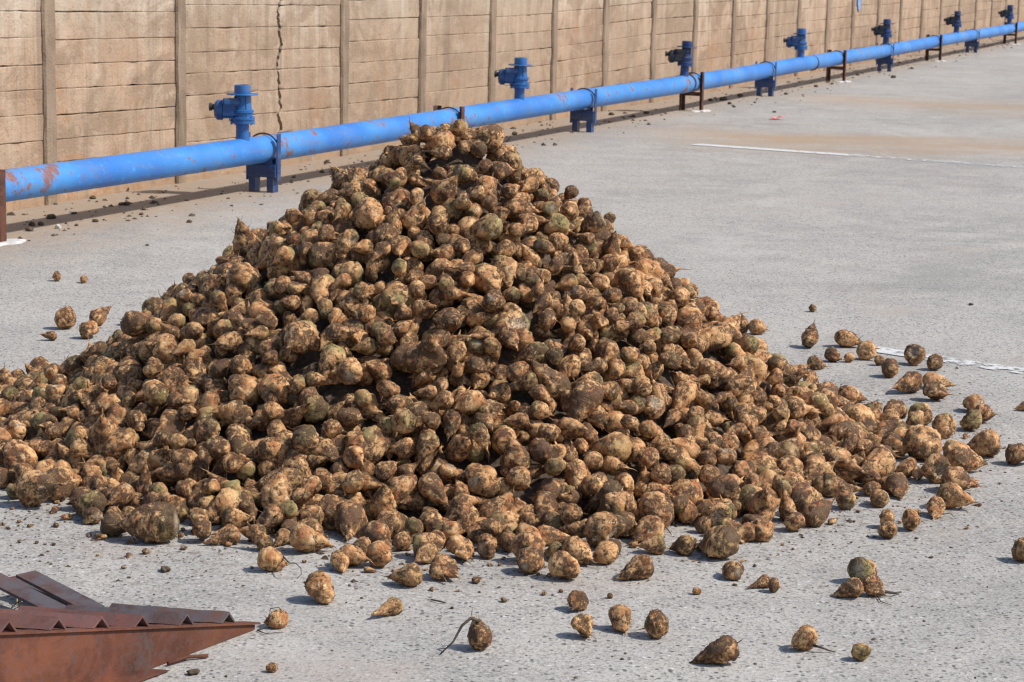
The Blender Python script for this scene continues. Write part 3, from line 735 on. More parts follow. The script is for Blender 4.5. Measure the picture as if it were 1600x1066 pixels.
def flat_faces(F):
    tot = np.array([len(f) for f in F], dtype=np.int32); idx = np.fromiter((i for f in F for i in f), dtype=np.int32); return tot, idx
def mesh_from(name, V, tot, idx, A, lco, rnd):
    me = bpy.data.meshes.new(name)
    me.vertices.add(len(V)); me.vertices.foreach_set('co', V.astype(np.float32).ravel())
    me.loops.add(len(idx)); me.loops.foreach_set('vertex_index', idx)
    st = np.zeros(len(tot), np.int32); st[1:] = np.cumsum(tot)[:-1]
    me.polygons.add(len(tot)); me.polygons.foreach_set('loop_start', st)
    me.polygons.foreach_set('use_smooth', np.ones(len(tot), bool))
    me.update(calc_edges=True)
    c = me.attributes.new('beet', 'FLOAT_COLOR', 'POINT'); c.data.foreach_set('color', np.column_stack([A[:, :3], rnd]).astype(np.float32).ravel())
    k = me.attributes.new('cavity', 'FLOAT', 'POINT'); k.data.foreach_set('value', A[:, 3].astype(np.float32))
    l = me.attributes.new('lco', 'FLOAT_VECTOR', 'POINT'); l.data.foreach_set('vector', lco.astype(np.float32).ravel())
    return me
NPROTO = len(KINDS)
PROTO = []                                                     # (fine mesh data, coarse arrays) of each kind of root
_fine = []
for i in range(NPROTO):
    V, F, A, hl = beet_geo(i, 26, 30, 9); tot, idx = flat_faces(F)
    _fine.append(mesh_from('sugar_beet', V, tot, idx, A, V + i*3.7, np.full(len(V), (i*0.377) % 1.0)))
    _fine[-1].materials.append(M['beet'])
def fine_verts(i):
    me = _fine[i]; a = np.empty(len(me.vertices)*3, np.float32); me.vertices.foreach_get('co', a); return a.reshape(-1, 3)
FV = [fine_verts(i) for i in range(NPROTO)]
KI = {k: [i for i, q in enumerate(KINDS) if q == k] for k in PROF}
BEETS = 'sugar beets tipped out in the yard'
def beet_obj(i, R, loc, scale, label, group=BEETS):
    o = bpy.data.objects.new('sugar_beet', _fine[i]); COL.objects.link(o)
    o.rotation_mode = 'QUATERNION'; o.rotation_quaternion = R.to_quaternion(); o.location = loc; o.scale = (scale,)*3
    return tag(o, label, 'sugar beet', group)

# loose roots: place in the yard, diameter in picture widths, kind, way the tip points (0 right, 90 away), droop, label
LOOSE = [
 (88, 440, 17, 'ball', 200, 10, 'tiny round brown beet far left, nearest the rusty upright'),
 (130, 443, 15, 'ball', 20, 10, 'tiny round beet to the right of the other tiny one, far left'),
 (100, 516, 39, 'ball', 100, 20, 'round pale tan beet alone on the paving left of the pile'),
 (75, 533, 17, 'cone', 180, 8, 'small pointed scrap of beet below the round pale one on the left'),
 (154, 511, 28, 'cone', 40, -20, 'upper of two touching beets at the left edge of the pile'),
 (138, 530, 32, 'fork', 70, 10, 'lower of two touching beets at the left edge of the pile'),
 (203, 509, 22, 'fork', 170, 10, 'small ragged beet beside the left slope of the pile'),
 (10, 750, 32, 'bite', 200, 10, 'pale beet with a dark hole at the left edge of the photo'),
 (2, 604, 14, 'cone', 0, 8, 'small orange beet cut by the left edge above the pale one'),
 (425, 895, 42, 'round', 10, 8, 'round hairy beet with a thin curled root, in front of the pile left of centre'),
 (529, 897, 34, 'topped', 290, 20, 'small greenish beet at the left of a row of three before the pile'),
 (553, 887, 38, 'cone', 330, 12, 'pale orange beet in the middle of a row of three before the pile'),
 (592, 889, 48, 'ball', 60, 5, 'dark brown round beet at the right of a row of three before the pile'),
 (667, 882, 36, 'cone', 235, 14, 'striped tan beet with its tip pointing down left, just before the pile'),
 (631, 918, 42, 'cone', 170, 12, 'brown beet with its tip pointing left, alone below the row of three'),
 (693, 908, 44, 'fork', 315, 14, 'tan beet with a forked tip pointing down right, just before the pile'),
 (497, 947, 54, 'bite', 310, 30, 'large pale orange beet split by a groove, alone at front left'),
 (606, 963, 33, 'carrot', 238, 9, 'long smooth carrot-shaped beet lying alone in the foreground'),
 (431, 983, 36, 'round', 190, 10, 'small dark beet with stringy roots just beyond the ramp tip'),
 (424, 1052, 18, 'stump', 180, 10, 'small brown lump of beet lying right of the ramp'),
 (749, 1018, 47, 'round', 160, -60, 'round beet with a long dark stalk trailing to the lower left'),
 (829, 899, 50, 'stump', 250, 10, 'dark angular beet at the front foot of the pile, left of a broken one'),
 (881, 908, 50, 'bite', 320, 10, 'broken ragged beet at the front foot of the pile'),
 (902, 884, 46, 'cone', 310, 15, 'olive brown beet behind the broken one at the front foot of the pile'),
 (947, 884, 44, 'ball', 300, 10, 'reddish brown rounded beet right of the broken one at the front foot'),
 (993, 910, 48, 'cone', 190, 14, 'brown beet with a pale stub pointing left, right of the front foot of the pile'),
 (903, 956, 35, 'fork', 250, 20, 'small pale beet with stringy roots pointing at the viewer'),
 (909, 998, 36, 'fork', 300, 20, 'knobbly beet directly below the stringy pale one'),
 (970, 992, 42, 'topped', 280, 20, 'brown beet at the left of a touching pair in the foreground'),
 (1026, 1000, 49, 'ball', 200, 5, 'large dark brown round beet at the right of a touching pair in the foreground'),
 (1089, 930, 14, 'stump', 0, 5, 'little orange broken piece alone on the paving'),
 (953, 936, 11, 'stump', 90, 5, 'tiny pinkish broken piece right of the stringy pale beet'),
 (1118, 1041, 50, 'cone', 175, 14, 'golden brown beet pointing left near the bottom edge, right of centre'),
 (1124, 870, 62, 'cone', 130, 20, 'large pale beet with its tip up, at the front right foot of the pile'),
 (1146, 907, 36, 'topped', 110, 5, 'small reddish beet showing a pale cut disc'),
 (1187, 921, 24, 'carrot', 195, 10, 'small pale beet with a long thin tail pointing left'),
 (1210, 927, 25, 'ball', 330, 5, 'small dark beet against the pale one with the long tail'),
 (1347, 911, 48, 'topped', 60, 20, 'biggest and rear beet of a cluster of three at front right'),
 (1325, 936, 36, 'cone', 190, 14, 'pointed orange beet at the left of a cluster of three at front right'),
 (1366, 935, 35, 'round', 330, 25, 'dark beet at the right of a cluster of three at front right'),
 (1257, 1019, 46, 'round', 215, 18, 'tan beet with a dark stalk to the right, tip left, near the bottom edge'),
 (1346, 1035, 33, 'ball', 100, 10, 'small greenish round beet nearest the bottom edge on the right'),
 (1600, 880, 44, 'ball', 20, 5, 'dark beet cut by the right edge of the photo, low down'),
 (1386, 826, 30, 'stump', 80, 60, 'upright pale stub behind a grey one, right of the pile'),
 (1387, 843, 33, 'stump', 200, 5, 'grey brown lump in front of a pale stub, right of the pile'),
 (1425, 831, 37, 'ball', 0, 3, 'olive oval beet right of the grey brown lump'),
 (1467, 813, 33, 'cone', 262, 22, 'orange beet with its tip towards the viewer, below the cluster on the right'),
 (1493, 797, 46, 'cone', 330, 14, 'lowest brown beet of the big cluster on the right, tip down right'),
 (1500, 772, 50, 'fork', 340, 10, 'lumpy brown beet in the middle of the big cluster on the right'),
 (1462, 757, 46, 'bite', 200, 15, 'grooved reddish beet at the left of the big cluster on the right'),
 (1511, 742, 50, 'cone', 10, 8, 'orange beet at the right of the big cluster on the right'),
 (1487, 720, 36, 'topped', 90, 10, 'rearmost beet of the big cluster on the right'),
 (1535, 716, 46, 'cone', 175, 10, 'large long beet with its tip to the left, beyond the big cluster on the right'),
 (1594, 728, 40, 'fork', 20, 8, 'broken looking beet at the right edge, beside the large long one'),
 (1478, 687, 40, 'bite', 260, 40, 'hollow broken beet showing its pale inside, right of the pile'),
 (1516, 673, 38, 'bite', 80, 30, 'split beet right behind the hollow one'),
 (1538, 662, 32, 'round', 340, 10, 'dark beet at the right of the small group behind the hollow one'),
 (1522, 645, 33, 'topped', 120, 10, 'rearmost beet of the small group behind the hollow one'),
 (1600, 643, 20, 'cone', 180, 8, 'small beet cut by the right edge beyond the others'),
 (1439, 666, 40, 'stump', 30, 30, 'tan beet with a torn top beside the right foot of the pile'),
 (1402, 663, 38, 'cone', 240, 14, 'olive beet left of the torn one at the right foot of the pile'),
 (1418, 616, 40, 'cone', 200, 8, 'dark oval beet left of a touching pair, right of the pile'),
 (1467, 609, 33, 'cone', 330, 10, 'rear beet of a touching pair, right of the pile'),
 (1461, 627, 34, 'fork', 330, 10, 'front reddish beet of a touching pair, right of the pile'),
 (1431, 573, 34, 'bite', 250, 60, 'round beet facing the viewer with a dark centre, on the faint painted line'),
 (1461, 580, 27, 'round', 80, 10, 'smaller beet right of the one with a dark centre'),
 (1329, 544, 36, 'cone', 330, 10, 'dark beet behind the right slope, on the left of a leaning pair'),
 (1355, 564, 30, 'fork', 330, 20, 'tan beet on the right of a leaning pair behind the right slope'),
 (1266, 545, 31, 'topped', 60, -50, 'dark olive beet standing alone behind the right slope'),
 (1270, 488, 14, 'stump', 60, 10, 'tiny orange beet farthest back on the right'),
 (1302, 567, 25, 'round', 340, 10, 'small olive beet just off the right slope, left of a little dark one'),
 (1328, 567, 17, 'round', 30, 10, 'little dark beet right of the small olive one, off the right slope'),
 (1277, 578, 24, 'cone', 20, 10, 'small orange beet touching the foot of the right slope'),
 (1376, 572, 18, 'round', 350, 10, 'little flat brown beet in front of the leaning pair'),
 (1391, 590, 32, 'cone', 60, 20, 'tan beet with its tip raised, right of the pile behind the dark oval one'),
 (1185, 524, 27, 'topped', 30, 10, 'tan beet at the back right edge of the pile, right of its neighbour'),
 (1160, 522, 25, 'cone', 90, -30, 'beet with its tip up at the back right edge of the pile'),
]
LOOSE_OBJ = []
def rest_matrix(tipdeg, droop, roll):
    a, dr = math.radians(tipdeg), math.radians(droop)
    z = -Vector((math.cos(a)*math.cos(dr), math.sin(a)*math.cos(dr), -math.sin(dr)))
    x = z.orthogonal().normalized(); y = z.cross(x)
    return Matrix((x, y, z)).transposed() @ Matrix.Rotation(roll, 3, 'Z')
_rg = random.Random(77); _cnt = {}
for (px, py, w, kind, tip, droop, lab) in LOOSE:
    c = _cnt.get(kind, 0); _cnt[kind] = c+1; i = KI[kind][(c*2+1) % len(KI[kind])]
    s = 0.5*w*depth_of(ground_at(px, py))/FPX / 1.08
    R = rest_matrix(tip, droop, _rg.uniform(0, 6.28))
    v = FV[i][:26*30-30] @ np.array(R).T * s
    lo = v[:, 2].min(); foot = v[v[:, 2] < lo+0.35*s].mean(axis=0); cen = (v.min(axis=0)+v.max(axis=0))/2
    g = ground_at(px, py); g.y += 0.55*s                        # the picture's lowest point is the front of its foot
    loc = Vector((g.x - cen[0], g.y - foot[1], -lo-0.0015))
    LOOSE_OBJ.append(beet_obj(i, R, loc, s, lab))

# ==== PILE
HEAP = [
34,617,-1059,6360,59,-115,119,-136,21,583,233,6968,301,-64,-12,-142,43,617,1445,7635,54,-125,1,145,39,583,1103,7243,59,169,-120,-217,11,558,-1441,6734,54,-142,-84,85,7,499,-466,6475,38,-114,-40,-30,
23,583,-260,7030,456,-218,117,51,23,537,114,7049,376,-98,223,-54,36,543,-692,7142,471,-102,-121,-184,22,528,308,6844,214,173,-138,197,15,545,-870,6592,43,110,98,216,11,438,-566,6271,38,157,-56,-204,
19,506,-704,6615,101,-1,-297,-13,39,583,398,7580,584,-30,-25,13,43,545,-1249,6998,143,-75,123,64,45,617,-1597,7112,73,25,253,-116,46,617,448,6610,56,-109,-3,45,45,552,-632,6960,296,183,-12,82,
39,437,412,6462,30,-133,-93,-263,1,581,-497,7644,813,16,-165,-233,15,583,-385,7314,590,192,48,-27,2,554,685,6837,63,-91,-90,85,9,576,-301,7050,428,-66,-134,-34,46,617,-927,7596,607,109,254,-65,
13,458,-114,7511,794,-162,91,-253,43,504,-750,7017,325,93,-51,-178,7,374,-221,6580,118,9,-120,-132,14,452,-1391,6875,50,114,-97,-83,38,488,325,6593,84,119,-186,45,35,512,-81,7367,632,-97,115,238,
4,539,-848,7070,324,189,-89,-26,23,480,-587,7068,396,-54,23,-111,34,549,-1033,7238,330,-80,-27,-87,20,547,-1305,7032,175,-260,16,-6,14,402,20,6747,199,200,152,-6,16,502,-619,7534,690,-134,-125,130,
18,509,-119,7983,1074,121,134,42,34,409,-64,6615,123,23,-117,79,8,415,-1276,6632,39,121,-60,172,37,468,-317,6614,99,-40,-119,209,18,476,-1294,7686,423,56,-160,108,34,443,-150,6752,220,-220,45,65,
13,437,558,7202,293,75,151,258,15,425,-378,6561,86,-131,253,72,16,431,-231,7684,913,-117,-206,-4,36,471,-1130,7350,376,93,-83,-182,33,445,-417,6785,194,-173,-143,127,14,410,-626,6782,196,44,8,-227,
36,430,-515,7005,407,111,174,-127,13,468,-198,7186,542,-64,-188,-120,38,395,-343,6825,275,157,-31,217,29,414,-1154,7127,288,102,160,-21,0,401,-131,6895,323,11,137,94,0,449,-966,6926,199,21,52,104,
43,531,-3,7211,512,-124,58,-109,40,485,-1095,6998,200,-116,-138,-228,39,375,-136,6231,29,-65,-114,-135,21,461,-43,6538,82,181,-195,-47,23,483,-968,7987,689,-239,149,-18,32,602,-412,7719,853,13,130,237,
35,450,-634,7350,596,-104,-48,-95,4,427,-736,6794,173,4,-50,-144,33,411,110,6569,63,-83,-63,-164,39,460,-1092,7195,303,-89,-72,68,15,419,-337,7606,831,-129,-254,23,30,532,-537,7305,556,-110,151,245,
39,491,-228,7404,654,177,-103,-188,13,378,962,6715,43,-84,-199,148,43,456,55,6225,40,9,101,-143,4,385,31,6639,137,-126,70,153,17,478,627,7679,442,-58,56,280,21,432,55,7117,440,86,98,42,
42,465,-34,7408,662,-13,-85,-177,10,447,-648,6748,134,-55,-74,-120,33,522,-712,6692,105,105,127,100,8,478,787,6741,71,-253,-50,-5,10,362,197,6854,263,-148,-109,2,8,436,218,6731,129,-126,-26,7,
37,527,701,7683,398,107,41,-112,16,354,-1192,6653,60,89,171,246,17,373,1269,7095,28,-76,125,200,27,429,-38,6989,332,-159,16,-1,6,366,98,6752,211,180,90,-124,41,496,1348,7766,53,-68,99,-8,
19,421,-143,6487,47,-101,-4,-101,44,516,278,6409,54,-51,-202,194,0,416,-593,6530,40,118,87,-65,7,380,-565,6767,183,-114,13,172,16,328,-257,6727,214,-65,-20,-207,8,430,19,7716,838,162,5,-223,
24,366,-672,6913,278,-175,-121,15,34,360,-935,7246,440,-163,36,-148,5,437,-15,6800,222,84,-11,0,0,569,806,7143,82,-86,243,-147,18,510,1227,7333,41,-131,52,-60,41,391,139,7680,786,33,80,-93,
31,388,-64,7248,593,-88,-224,-162,0,347,-496,6831,283,-108,-112,55,18,429,288,6655,85,13,96,-21,36,389,264,7759,785,101,57,166,25,283,-836,6339,20,145,124,216,44,371,459,7103,274,-56,83,235,
11,360,-425,7032,402,-213,-77,-92,21,392,439,6883,174,176,-58,-3,38,546,-514,6567,54,-72,-183,136,39,342,-472,6716,179,118,-151,-245,27,421,1082,7078,30,129,-96,-147,18,418,1020,7141,62,-276,-2,144,
21,348,-549,7119,500,-48,-157,-4,13,373,-331,6506,41,113,-102,-27,39,454,-910,7014,259,-78,142,-63,39,342,-336,6764,207,15,158,-74,33,307,-88,6740,247,-39,-44,2,39,388,462,6759,70,129,-122,-172,
10,453,-1036,7710,565,-240,-83,67,33,290,-55,6390,59,-193,61,-124,41,409,-1414,7366,222,-217,-145,-161,17,533,-147,7544,763,-113,-12,-16,37,493,-959,7067,269,-78,-234,122,1,429,-271,7897,1055,-123,105,-95,
10,350,-486,6622,119,74,79,-11,17,294,506,6346,22,90,69,54,10,476,-1283,7136,179,-55,-54,-218,5,613,463,7830,605,-164,114,65,39,583,825,7207,104,-137,46,28,23,424,-457,7555,753,84,104,96,
43,496,1155,7612,92,125,173,139,6,346,-906,6779,187,-14,208,150,8,583,562,6822,52,161,19,-76,41,431,195,7526,676,-153,262,51,40,396,-1163,6433,41,-21,-223,203,17,467,-703,6808,173,-102,-6,-55,
14,458,713,7517,304,-69,-121,125,12,329,-1021,6813,157,123,161,13,2,339,-869,7118,384,70,-94,-80,17,282,-838,6727,156,101,-147,-87,41,447,839,7662,290,-38,86,277,45,420,-549,7430,649,132,132,79,
24,315,21,7031,355,-59,110,-115,42,332,-283,7216,570,-114,-155,17,22,351,772,7419,285,132,-159,-155,41,354,-286,7039,372,58,73,155,13,366,124,6545,37,-2,182,-168,15,322,194,6498,73,137,48,-130,
24,413,-425,6936,272,-122,120,260,8,311,-190,6823,267,-74,-60,-266,5,404,-1115,6886,118,-101,72,-241,38,453,-354,7900,991,-88,-87,2,14,361,-381,7458,729,-100,70,112,8,333,-10,7120,483,-61,-132,-174,
32,332,472,6783,136,146,-217,16,24,304,-1349,7021,110,35,-102,14,39,342,327,6787,160,-198,-4,191,15,339,-811,6518,36,-143,-115,161,35,355,-165,7781,945,134,14,-177,17,279,-223,6897,327,-69,105,-108,
17,267,190,6440,43,-55,162,-68,14,373,-1162,6897,101,39,95,76,35,322,1069,6935,42,214,17,5,16,334,248,6667,115,27,110,-161,36,301,-368,6654,165,-103,-191,146,5,335,-779,7525,685,-101,51,-88,
15,339,-1207,7072,198,21,-160,-247,32,336,422,7086,350,-119,-12,165,42,450,-1390,7105,128,-85,-172,175,41,385,-516,6685,92,-85,-68,83,0,316,-174,7053,455,-79,66,141,21,302,-1480,7186,148,-14,-199,83,
13,401,550,6986,180,166,210,129,2,358,124,6824,251,147,58,-111,42,314,-59,6883,309,93,-173,-72,20,307,-897,6378,30,47,-74,174,34,336,-1071,6814,97,220,36,221,47,393,550,6692,38,150,-81,-126,
3,447,1352,7650,45,-137,-75,63,21,398,1344,8606,33,167,-36,-202,7,384,809,7793,363,-142,104,-224,44,323,-1184,7253,343,-109,91,13,30,326,871,6635,28,87,-70,155,35,387,-218,6252,39,-181,-89,177,
16,398,-1057,7495,466,-58,105,13,7,322,867,6757,53,290,44,3,3,428,460,7977,647,67,-138,-105,20,300,-941,7156,374,95,-203,-21,40,313,-401,7103,495,142,45,-141,37,435,-825,7386,523,-94,-129,-35,
20,373,769,6528,32,143,-39,-53,20,442,921,7123,61,-73,-26,53,39,397,-43,7857,955,78,-115,47,45,320,-749,6926,275,-74,-124,126,5,367,993,7585,185,71,-147,-53,44,326,699,7029,135,-158,122,200,
39,446,-709,6459,42,3,210,225,8,345,-289,6598,84,-176,61,-5,18,355,626,6721,29,124,-57,-169,45,282,-60,6259,30,112,-285,-8,31,418,-22,7905,984,75,80,75,22,431,1036,8062,219,-247,-68,156,
19,302,417,6345,23,107,97,141,15,391,-215,6491,31,116,-89,-199,4,290,-550,6795,252,170,-47,-224,6,322,658,7408,350,8,80,-80,28,258,-601,6984,370,-126,-100,117,1,290,97,6883,307,-175,-41,251,
25,435,-848,7715,651,-47,63,-92,38,490,-626,8059,897,-227,144,-115,4,447,399,7244,347,-34,-28,109,42,315,-387,6960,355,122,-105,91,1,363,588,7775,537,170,-22,-44,29,316,-259,7524,808,37,-26,61,
15,469,-870,6912,175,26,132,231,13,435,-401,6823,204,-113,-82,220,44,387,-796,7203,430,156,-107,237,34,403,-1667,7335,82,53,25,82,40,441,671,7283,209,159,-21,-127,2,352,537,7628,488,-26,-18,-62,
15,448,-1490,7838,277,-109,115,-137,19,300,-613,6619,110,-155,-107,-219,47,357,115,7237,535,19,-168,-91,23,289,-58,7083,463,28,-58,82,21,321,-320,7427,740,85,153,-82,14,267,-478,7104,461,159,50,154,
40,267,-491,7287,612,177,33,-225,24,329,149,6410,23,118,-115,-147,14,316,436,7458,449,135,-92,-122,21,342,341,7817,711,-250,122,31,15,290,-1066,7060,276,193,-45,-237,40,337,-1297,6824,44,-95,21,-176,
15,333,-827,6785,134,98,196,-61,21,394,137,6673,116,202,-18,-78,21,454,229,7202,397,-86,-19,61,15,347,636,6913,88,-74,61,160,6,290,258,6771,173,-128,43,-34,8,267,18,6839,279,-35,130,23,
21,329,328,6484,36,73,53,-153,19,417,-971,6871,129,-84,62,-44,4,388,325,7019,250,-28,228,-165,20,278,-1007,6608,29,39,179,-92,21,355,59,7512,708,-222,-182,-79,19,377,-875,6988,250,-69,169,-38,
23,300,-243,7447,720,118,154,151,1,413,420,7454,526,108,-114,-238,8,331,299,7045,349,-171,88,-90,23,410,468,7546,496,87,77,-291,36,318,-973,6807,99,-49,-110,-225,13,385,-923,7436,509,217,-93,-6,
1,359,273,6990,269,-59,-57,-6,39,292,99,6944,345,50,-76,-74,12,286,527,6679,78,28,-234,44,39,280,-809,7256,513,-6,181,87,13,267,-269,6412,51,113,-58,-13,6,331,190,7782,829,-101,140,113,
47,482,28,7190,475,-25,-2,48,13,374,-453,6598,51,-111,-52,26,13,402,-1201,7740,431,-59,-3,-43,14,316,-107,7044,365,-83,-183,-236,3,335,-31,7459,736,-110,107,78,17,309,-1055,7360,452,54,-201,-206,
7,309,-125,6540,96,-22,-176,105,29,290,-657,6481,75,87,-137,237,22,481,-1494,6997,40,121,29,43,30,505,-1046,7130,261,41,97,276,35,334,-1546,7157,98,-217,-45,-180,0,290,391,7245,429,232,123,-170,
6,290,440,6945,245,-12,-220,129,11,411,913,7216,97,70,86,-175,24,351,-732,7097,355,-78,-88,16,42,343,-1093,6641,35,-103,102,-160,16,301,-270,7868,1021,-194,25,-203,42,468,-718,7581,653,-90,-173,59,
11,416,1117,7638,103,-99,78,-125,40,380,-419,7807,933,57,160,-111,35,362,359,6717,115,-170,-34,-6,24,345,388,6621,51,-4,-90,98,21,469,-741,8010,796,75,-12,296,16,449,912,7451,136,-81,-70,78,
24,282,22,6994,414,111,-110,73,43,290,-250,6817,286,233,104,143,24,297,-1129,6756,92,-183,245,38,8,508,1136,7861,132,11,-26,-54,40,376,-478,6804,202,19,70,-276,46,460,916,7027,46,69,-195,71,
21,423,-7,6516,37,8,-166,141,35,290,175,7446,623,-70,100,-21,37,289,-632,7568,762,-14,-117,-35,10,272,369,7021,294,-36,179,71,8,267,92,7243,592,-117,36,-118,8,327,-152,7899,1035,50,159,18,
39,486,-100,7754,907,203,59,-99,14,307,-167,6431,28,51,-120,192,19,345,-1432,7568,258,-97,-55,-209,8,341,608,7071,207,-53,-30,16,2,414,708,7114,151,9,-117,270,0,290,209,7196,468,20,147,-173,
2,293,-104,7017,419,19,-105,-5,34,300,111,7546,735,144,67,-210,10,267,-986,7487,536,-51,-74,149,4,290,-361,6894,323,149,87,115,44,322,155,7605,747,135,-122,-65,13,267,-1089,7300,400,-89,58,-66,
37,310,872,6946,64,99,117,-203,33,351,-464,7451,667,-97,-84,-242,14,368,-106,6821,207,12,-267,99,45,301,-190,6668,157,-198,-61,-115,19,328,-583,6686,119,30,132,-131,3,298,-467,6922,327,129,-33,81,
4,290,345,7150,390,-96,-3,47,17,268,22,7545,792,174,-25,-148,23,267,-619,6551,97,76,-203,-140,18,267,-1555,6959,66,65,165,-58,16,355,-261,6764,144,-55,151,254,42,355,172,6611,88,-176,116,28,
41,340,-503,7163,473,-86,-79,-51,15,395,817,7016,53,-65,109,-13,0,290,-471,7214,552,95,-143,37,43,290,739,7006,99,-49,129,154,7,267,-1103,6898,179,-50,68,-164,31,290,-678,6986,355,-39,73,-65,
39,320,314,7167,438,-126,11,-68,22,403,-217,7642,850,92,147,-112,28,263,479,6920,177,136,89,51,22,362,481,7327,356,178,-4,-102,39,340,-593,6767,162,-230,0,111,16,267,-350,7158,518,22,-208,48,
21,267,-267,6935,341,-100,108,-149,5,290,187,7261,524,145,213,-140,40,267,945,7381,155,67,43,120,10,267,-444,7439,720,-42,84,102,11,279,138,6663,184,81,-147,166,43,465,939,6824,44,-120,-124,125,
14,415,-405,6338,37,-98,135,-187,21,393,930,6939,37,-9,182,178,21,271,526,7133,233,-109,-82,-202,23,443,-851,6888,178,203,-5,21,21,267,-836,7213,481,80,174,130,38,272,-583,7474,732,146,29,250,
47,296,139,7079,449,70,-203,213,47,470,187,7167,387,38,-120,-233,11,285,101,7268,483,-73,-103,93,14,280,642,6996,135,87,-87,20,12,396,1041,7512,105,114,-87,-33,3,561,1287,8048,48,78,-102,-121,
38,339,536,6941,154,26,285,-128,28,309,1139,7441,76,-30,87,62,36,290,-597,7660,825,-95,21,-65,34,347,-75,6833,270,-107,164,221,31,290,338,7476,586,32,213,83,23,321,245,6949,227,-22,266,-125,
14,331,-970,7136,317,269,6,76,28,446,-211,6754,157,63,228,-151,35,319,-237,7114,478,-116,39,-35,37,281,137,7462,688,-75,205,-203,46,302,214,7265,573,-165,44,186,18,416,471,7154,321,-124,-271,-66,
7,486,779,6852,36,-75,-141,215,13,391,-1285,7487,296,86,219,-152,16,393,-311,6908,279,-106,118,-160,20,267,273,7122,404,-89,104,-38,14,304,400,7386,503,-9,98,46,5,290,-740,7333,561,10,159,62,
16,302,-313,7269,620,-143,-41,-25,29,290,636,7215,285,-104,171,-84,40,312,736,6593,28,-11,124,-187,26,271,-727,6298,43,-122,221,-81,41,411,608,7496,363,-110,212,-133,15,372,-418,7572,803,35,303,63,
42,406,1014,7231,58,64,-50,-213,37,307,-188,7261,614,-33,-154,60,14,285,604,7493,434,-16,-219,-172,47,298,-1001,6690,79,-186,-31,-190,2,316,-1327,6915,73,180,170,30,10,299,684,6696,31,43,-62,55,
3,308,-730,7162,416,35,148,181,19,394,-313,7516,741,24,192,215,43,300,-966,7356,464,-44,99,-67,40,271,288,7305,521,-119,91,138,33,290,-150,7319,648,-142,-32,-12,34,290,229,7400,595,82,-67,-7,
41,267,-359,7201,561,175,-44,92,20,293,345,7694,668,172,-175,-133,5,290,-1043,6856,195,135,-107,125,8,377,-797,6705,77,-33,253,-108,39,343,472,6952,186,70,133,168,23,505,-1743,8039,112,-3,-154,-41,
40,401,819,7428,197,49,213,-202,16,389,1071,7782,167,143,-7,132,35,309,-119,7122,454,42,-121,280,15,267,-417,6632,119,-180,53,221,10,291,-681,7261,521,-87,114,-52,38,267,378,6926,267,140,4,-41,
40,286,-176,7592,883,-1,-217,198,29,290,-1327,7180,234,-180,23,-139,2,382,-76,7102,405,-35,85,260,21,318,-793,7465,574,-48,-106,84,0,310,715,7291,268,213,77,108,22,267,-1028,6987,254,-26,-183,-139,
11,298,-717,6859,230,24,-139,-107,28,281,1173,7135,15,106,87,-78,22,335,-1391,6824,30,161,-70,-108,38,360,-921,6618,36,-21,63,149,24,348,451,7734,588,210,14,143,18,325,-400,6851,238,81,7,194,
38,333,537,7360,382,107,-25,-54,20,272,773,7574,342,-157,41,-123,3,290,-377,7354,679,25,106,-275,37,270,910,7639,283,92,83,28,5,290,-773,7408,607,-68,-97,-200,14,267,-30,7713,898,-20,123,-164,
32,330,-203,7975,1096,-60,130,-108,9,483,-796,6596,41,67,-174,-228,17,230,-665,6343,22,-106,70,19,22,325,577,7047,188,-91,42,191,32,287,-310,6321,29,91,163,195,15,395,-1554,7884,210,27,-29,-44,
8,296,180,7126,398,-288,30,99,20,286,-118,7853,969,-57,122,-78,18,277,-115,7230,541,122,-252,-128,17,267,47,7816,910,83,141,245,22,267,-508,7475,735,-149,89,-3,18,336,-687,7604,725,-92,-2,137,
22,267,-576,7352,631,151,10,245,6,290,299,7521,615,-98,137,234,10,267,771,6900,82,-144,42,41,47,290,-1246,7159,260,-1,-162,189,32,290,-88,7615,874,-109,173,-160,43,290,-124,7648,898,-176,6,62,
1,399,-669,7950,837,-94,144,-120,42,450,300,7252,419,-79,-106,-252,8,326,-816,7555,642,270,75,39,40,379,-264,7592,817,111,-7,106,16,403,-352,7154,450,-84,56,8,22,352,510,6855,122,134,-108,170,
13,277,-152,7049,362,-45,-123,1,13,338,573,7444,381,-2,-125,-118,0,291,-11,7313,606,75,134,-22,3,313,-1234,7631,427,64,-202,97,22,267,914,7427,205,172,83,-84,17,285,792,7711,355,-158,-43,240,
32,334,-660,7706,799,-61,168,-38,22,293,-759,7757,799,-195,17,152,32,461,-59,7279,519,209,9,-9,21,329,1181,6978,32,170,6,11,15,331,-36,7073,369,10,88,273,4,243,590,6585,29,-158,253,95,
22,319,-861,7225,397,-73,47,254,38,281,-745,6772,130,16,-162,4,10,347,-252,7316,579,-94,114,-98,39,388,-575,7665,763,-69,-231,89,9,431,235,7095,351,167,64,186,20,503,690,8113,445,156,12,80,
9,326,-707,7788,781,16,-52,-49,2,337,41,7342,606,-179,17,-78,26,267,-302,6694,159,183,137,-161,8,334,-1079,6708,74,52,-211,190,43,313,-562,7549,749,-87,75,-57,42,267,-782,7111,412,136,-2,183,
15,378,-494,7071,372,-61,148,-77,11,422,-1559,7361,120,90,94,-155,20,433,-1279,7984,418,-75,-139,232,35,346,-954,6663,35,-114,-13,15,26,282,-306,7887,1074,-39,-147,234,47,290,279,7397,572,-118,-42,-147,
30,300,-105,6656,157,-172,35,-104,10,272,731,7164,191,-184,-20,-252,42,269,-716,7368,606,235,47,-188,34,290,-172,7454,744,-107,111,152,2,290,-1158,7587,447,150,97,168,16,279,333,7356,544,195,14,-44,
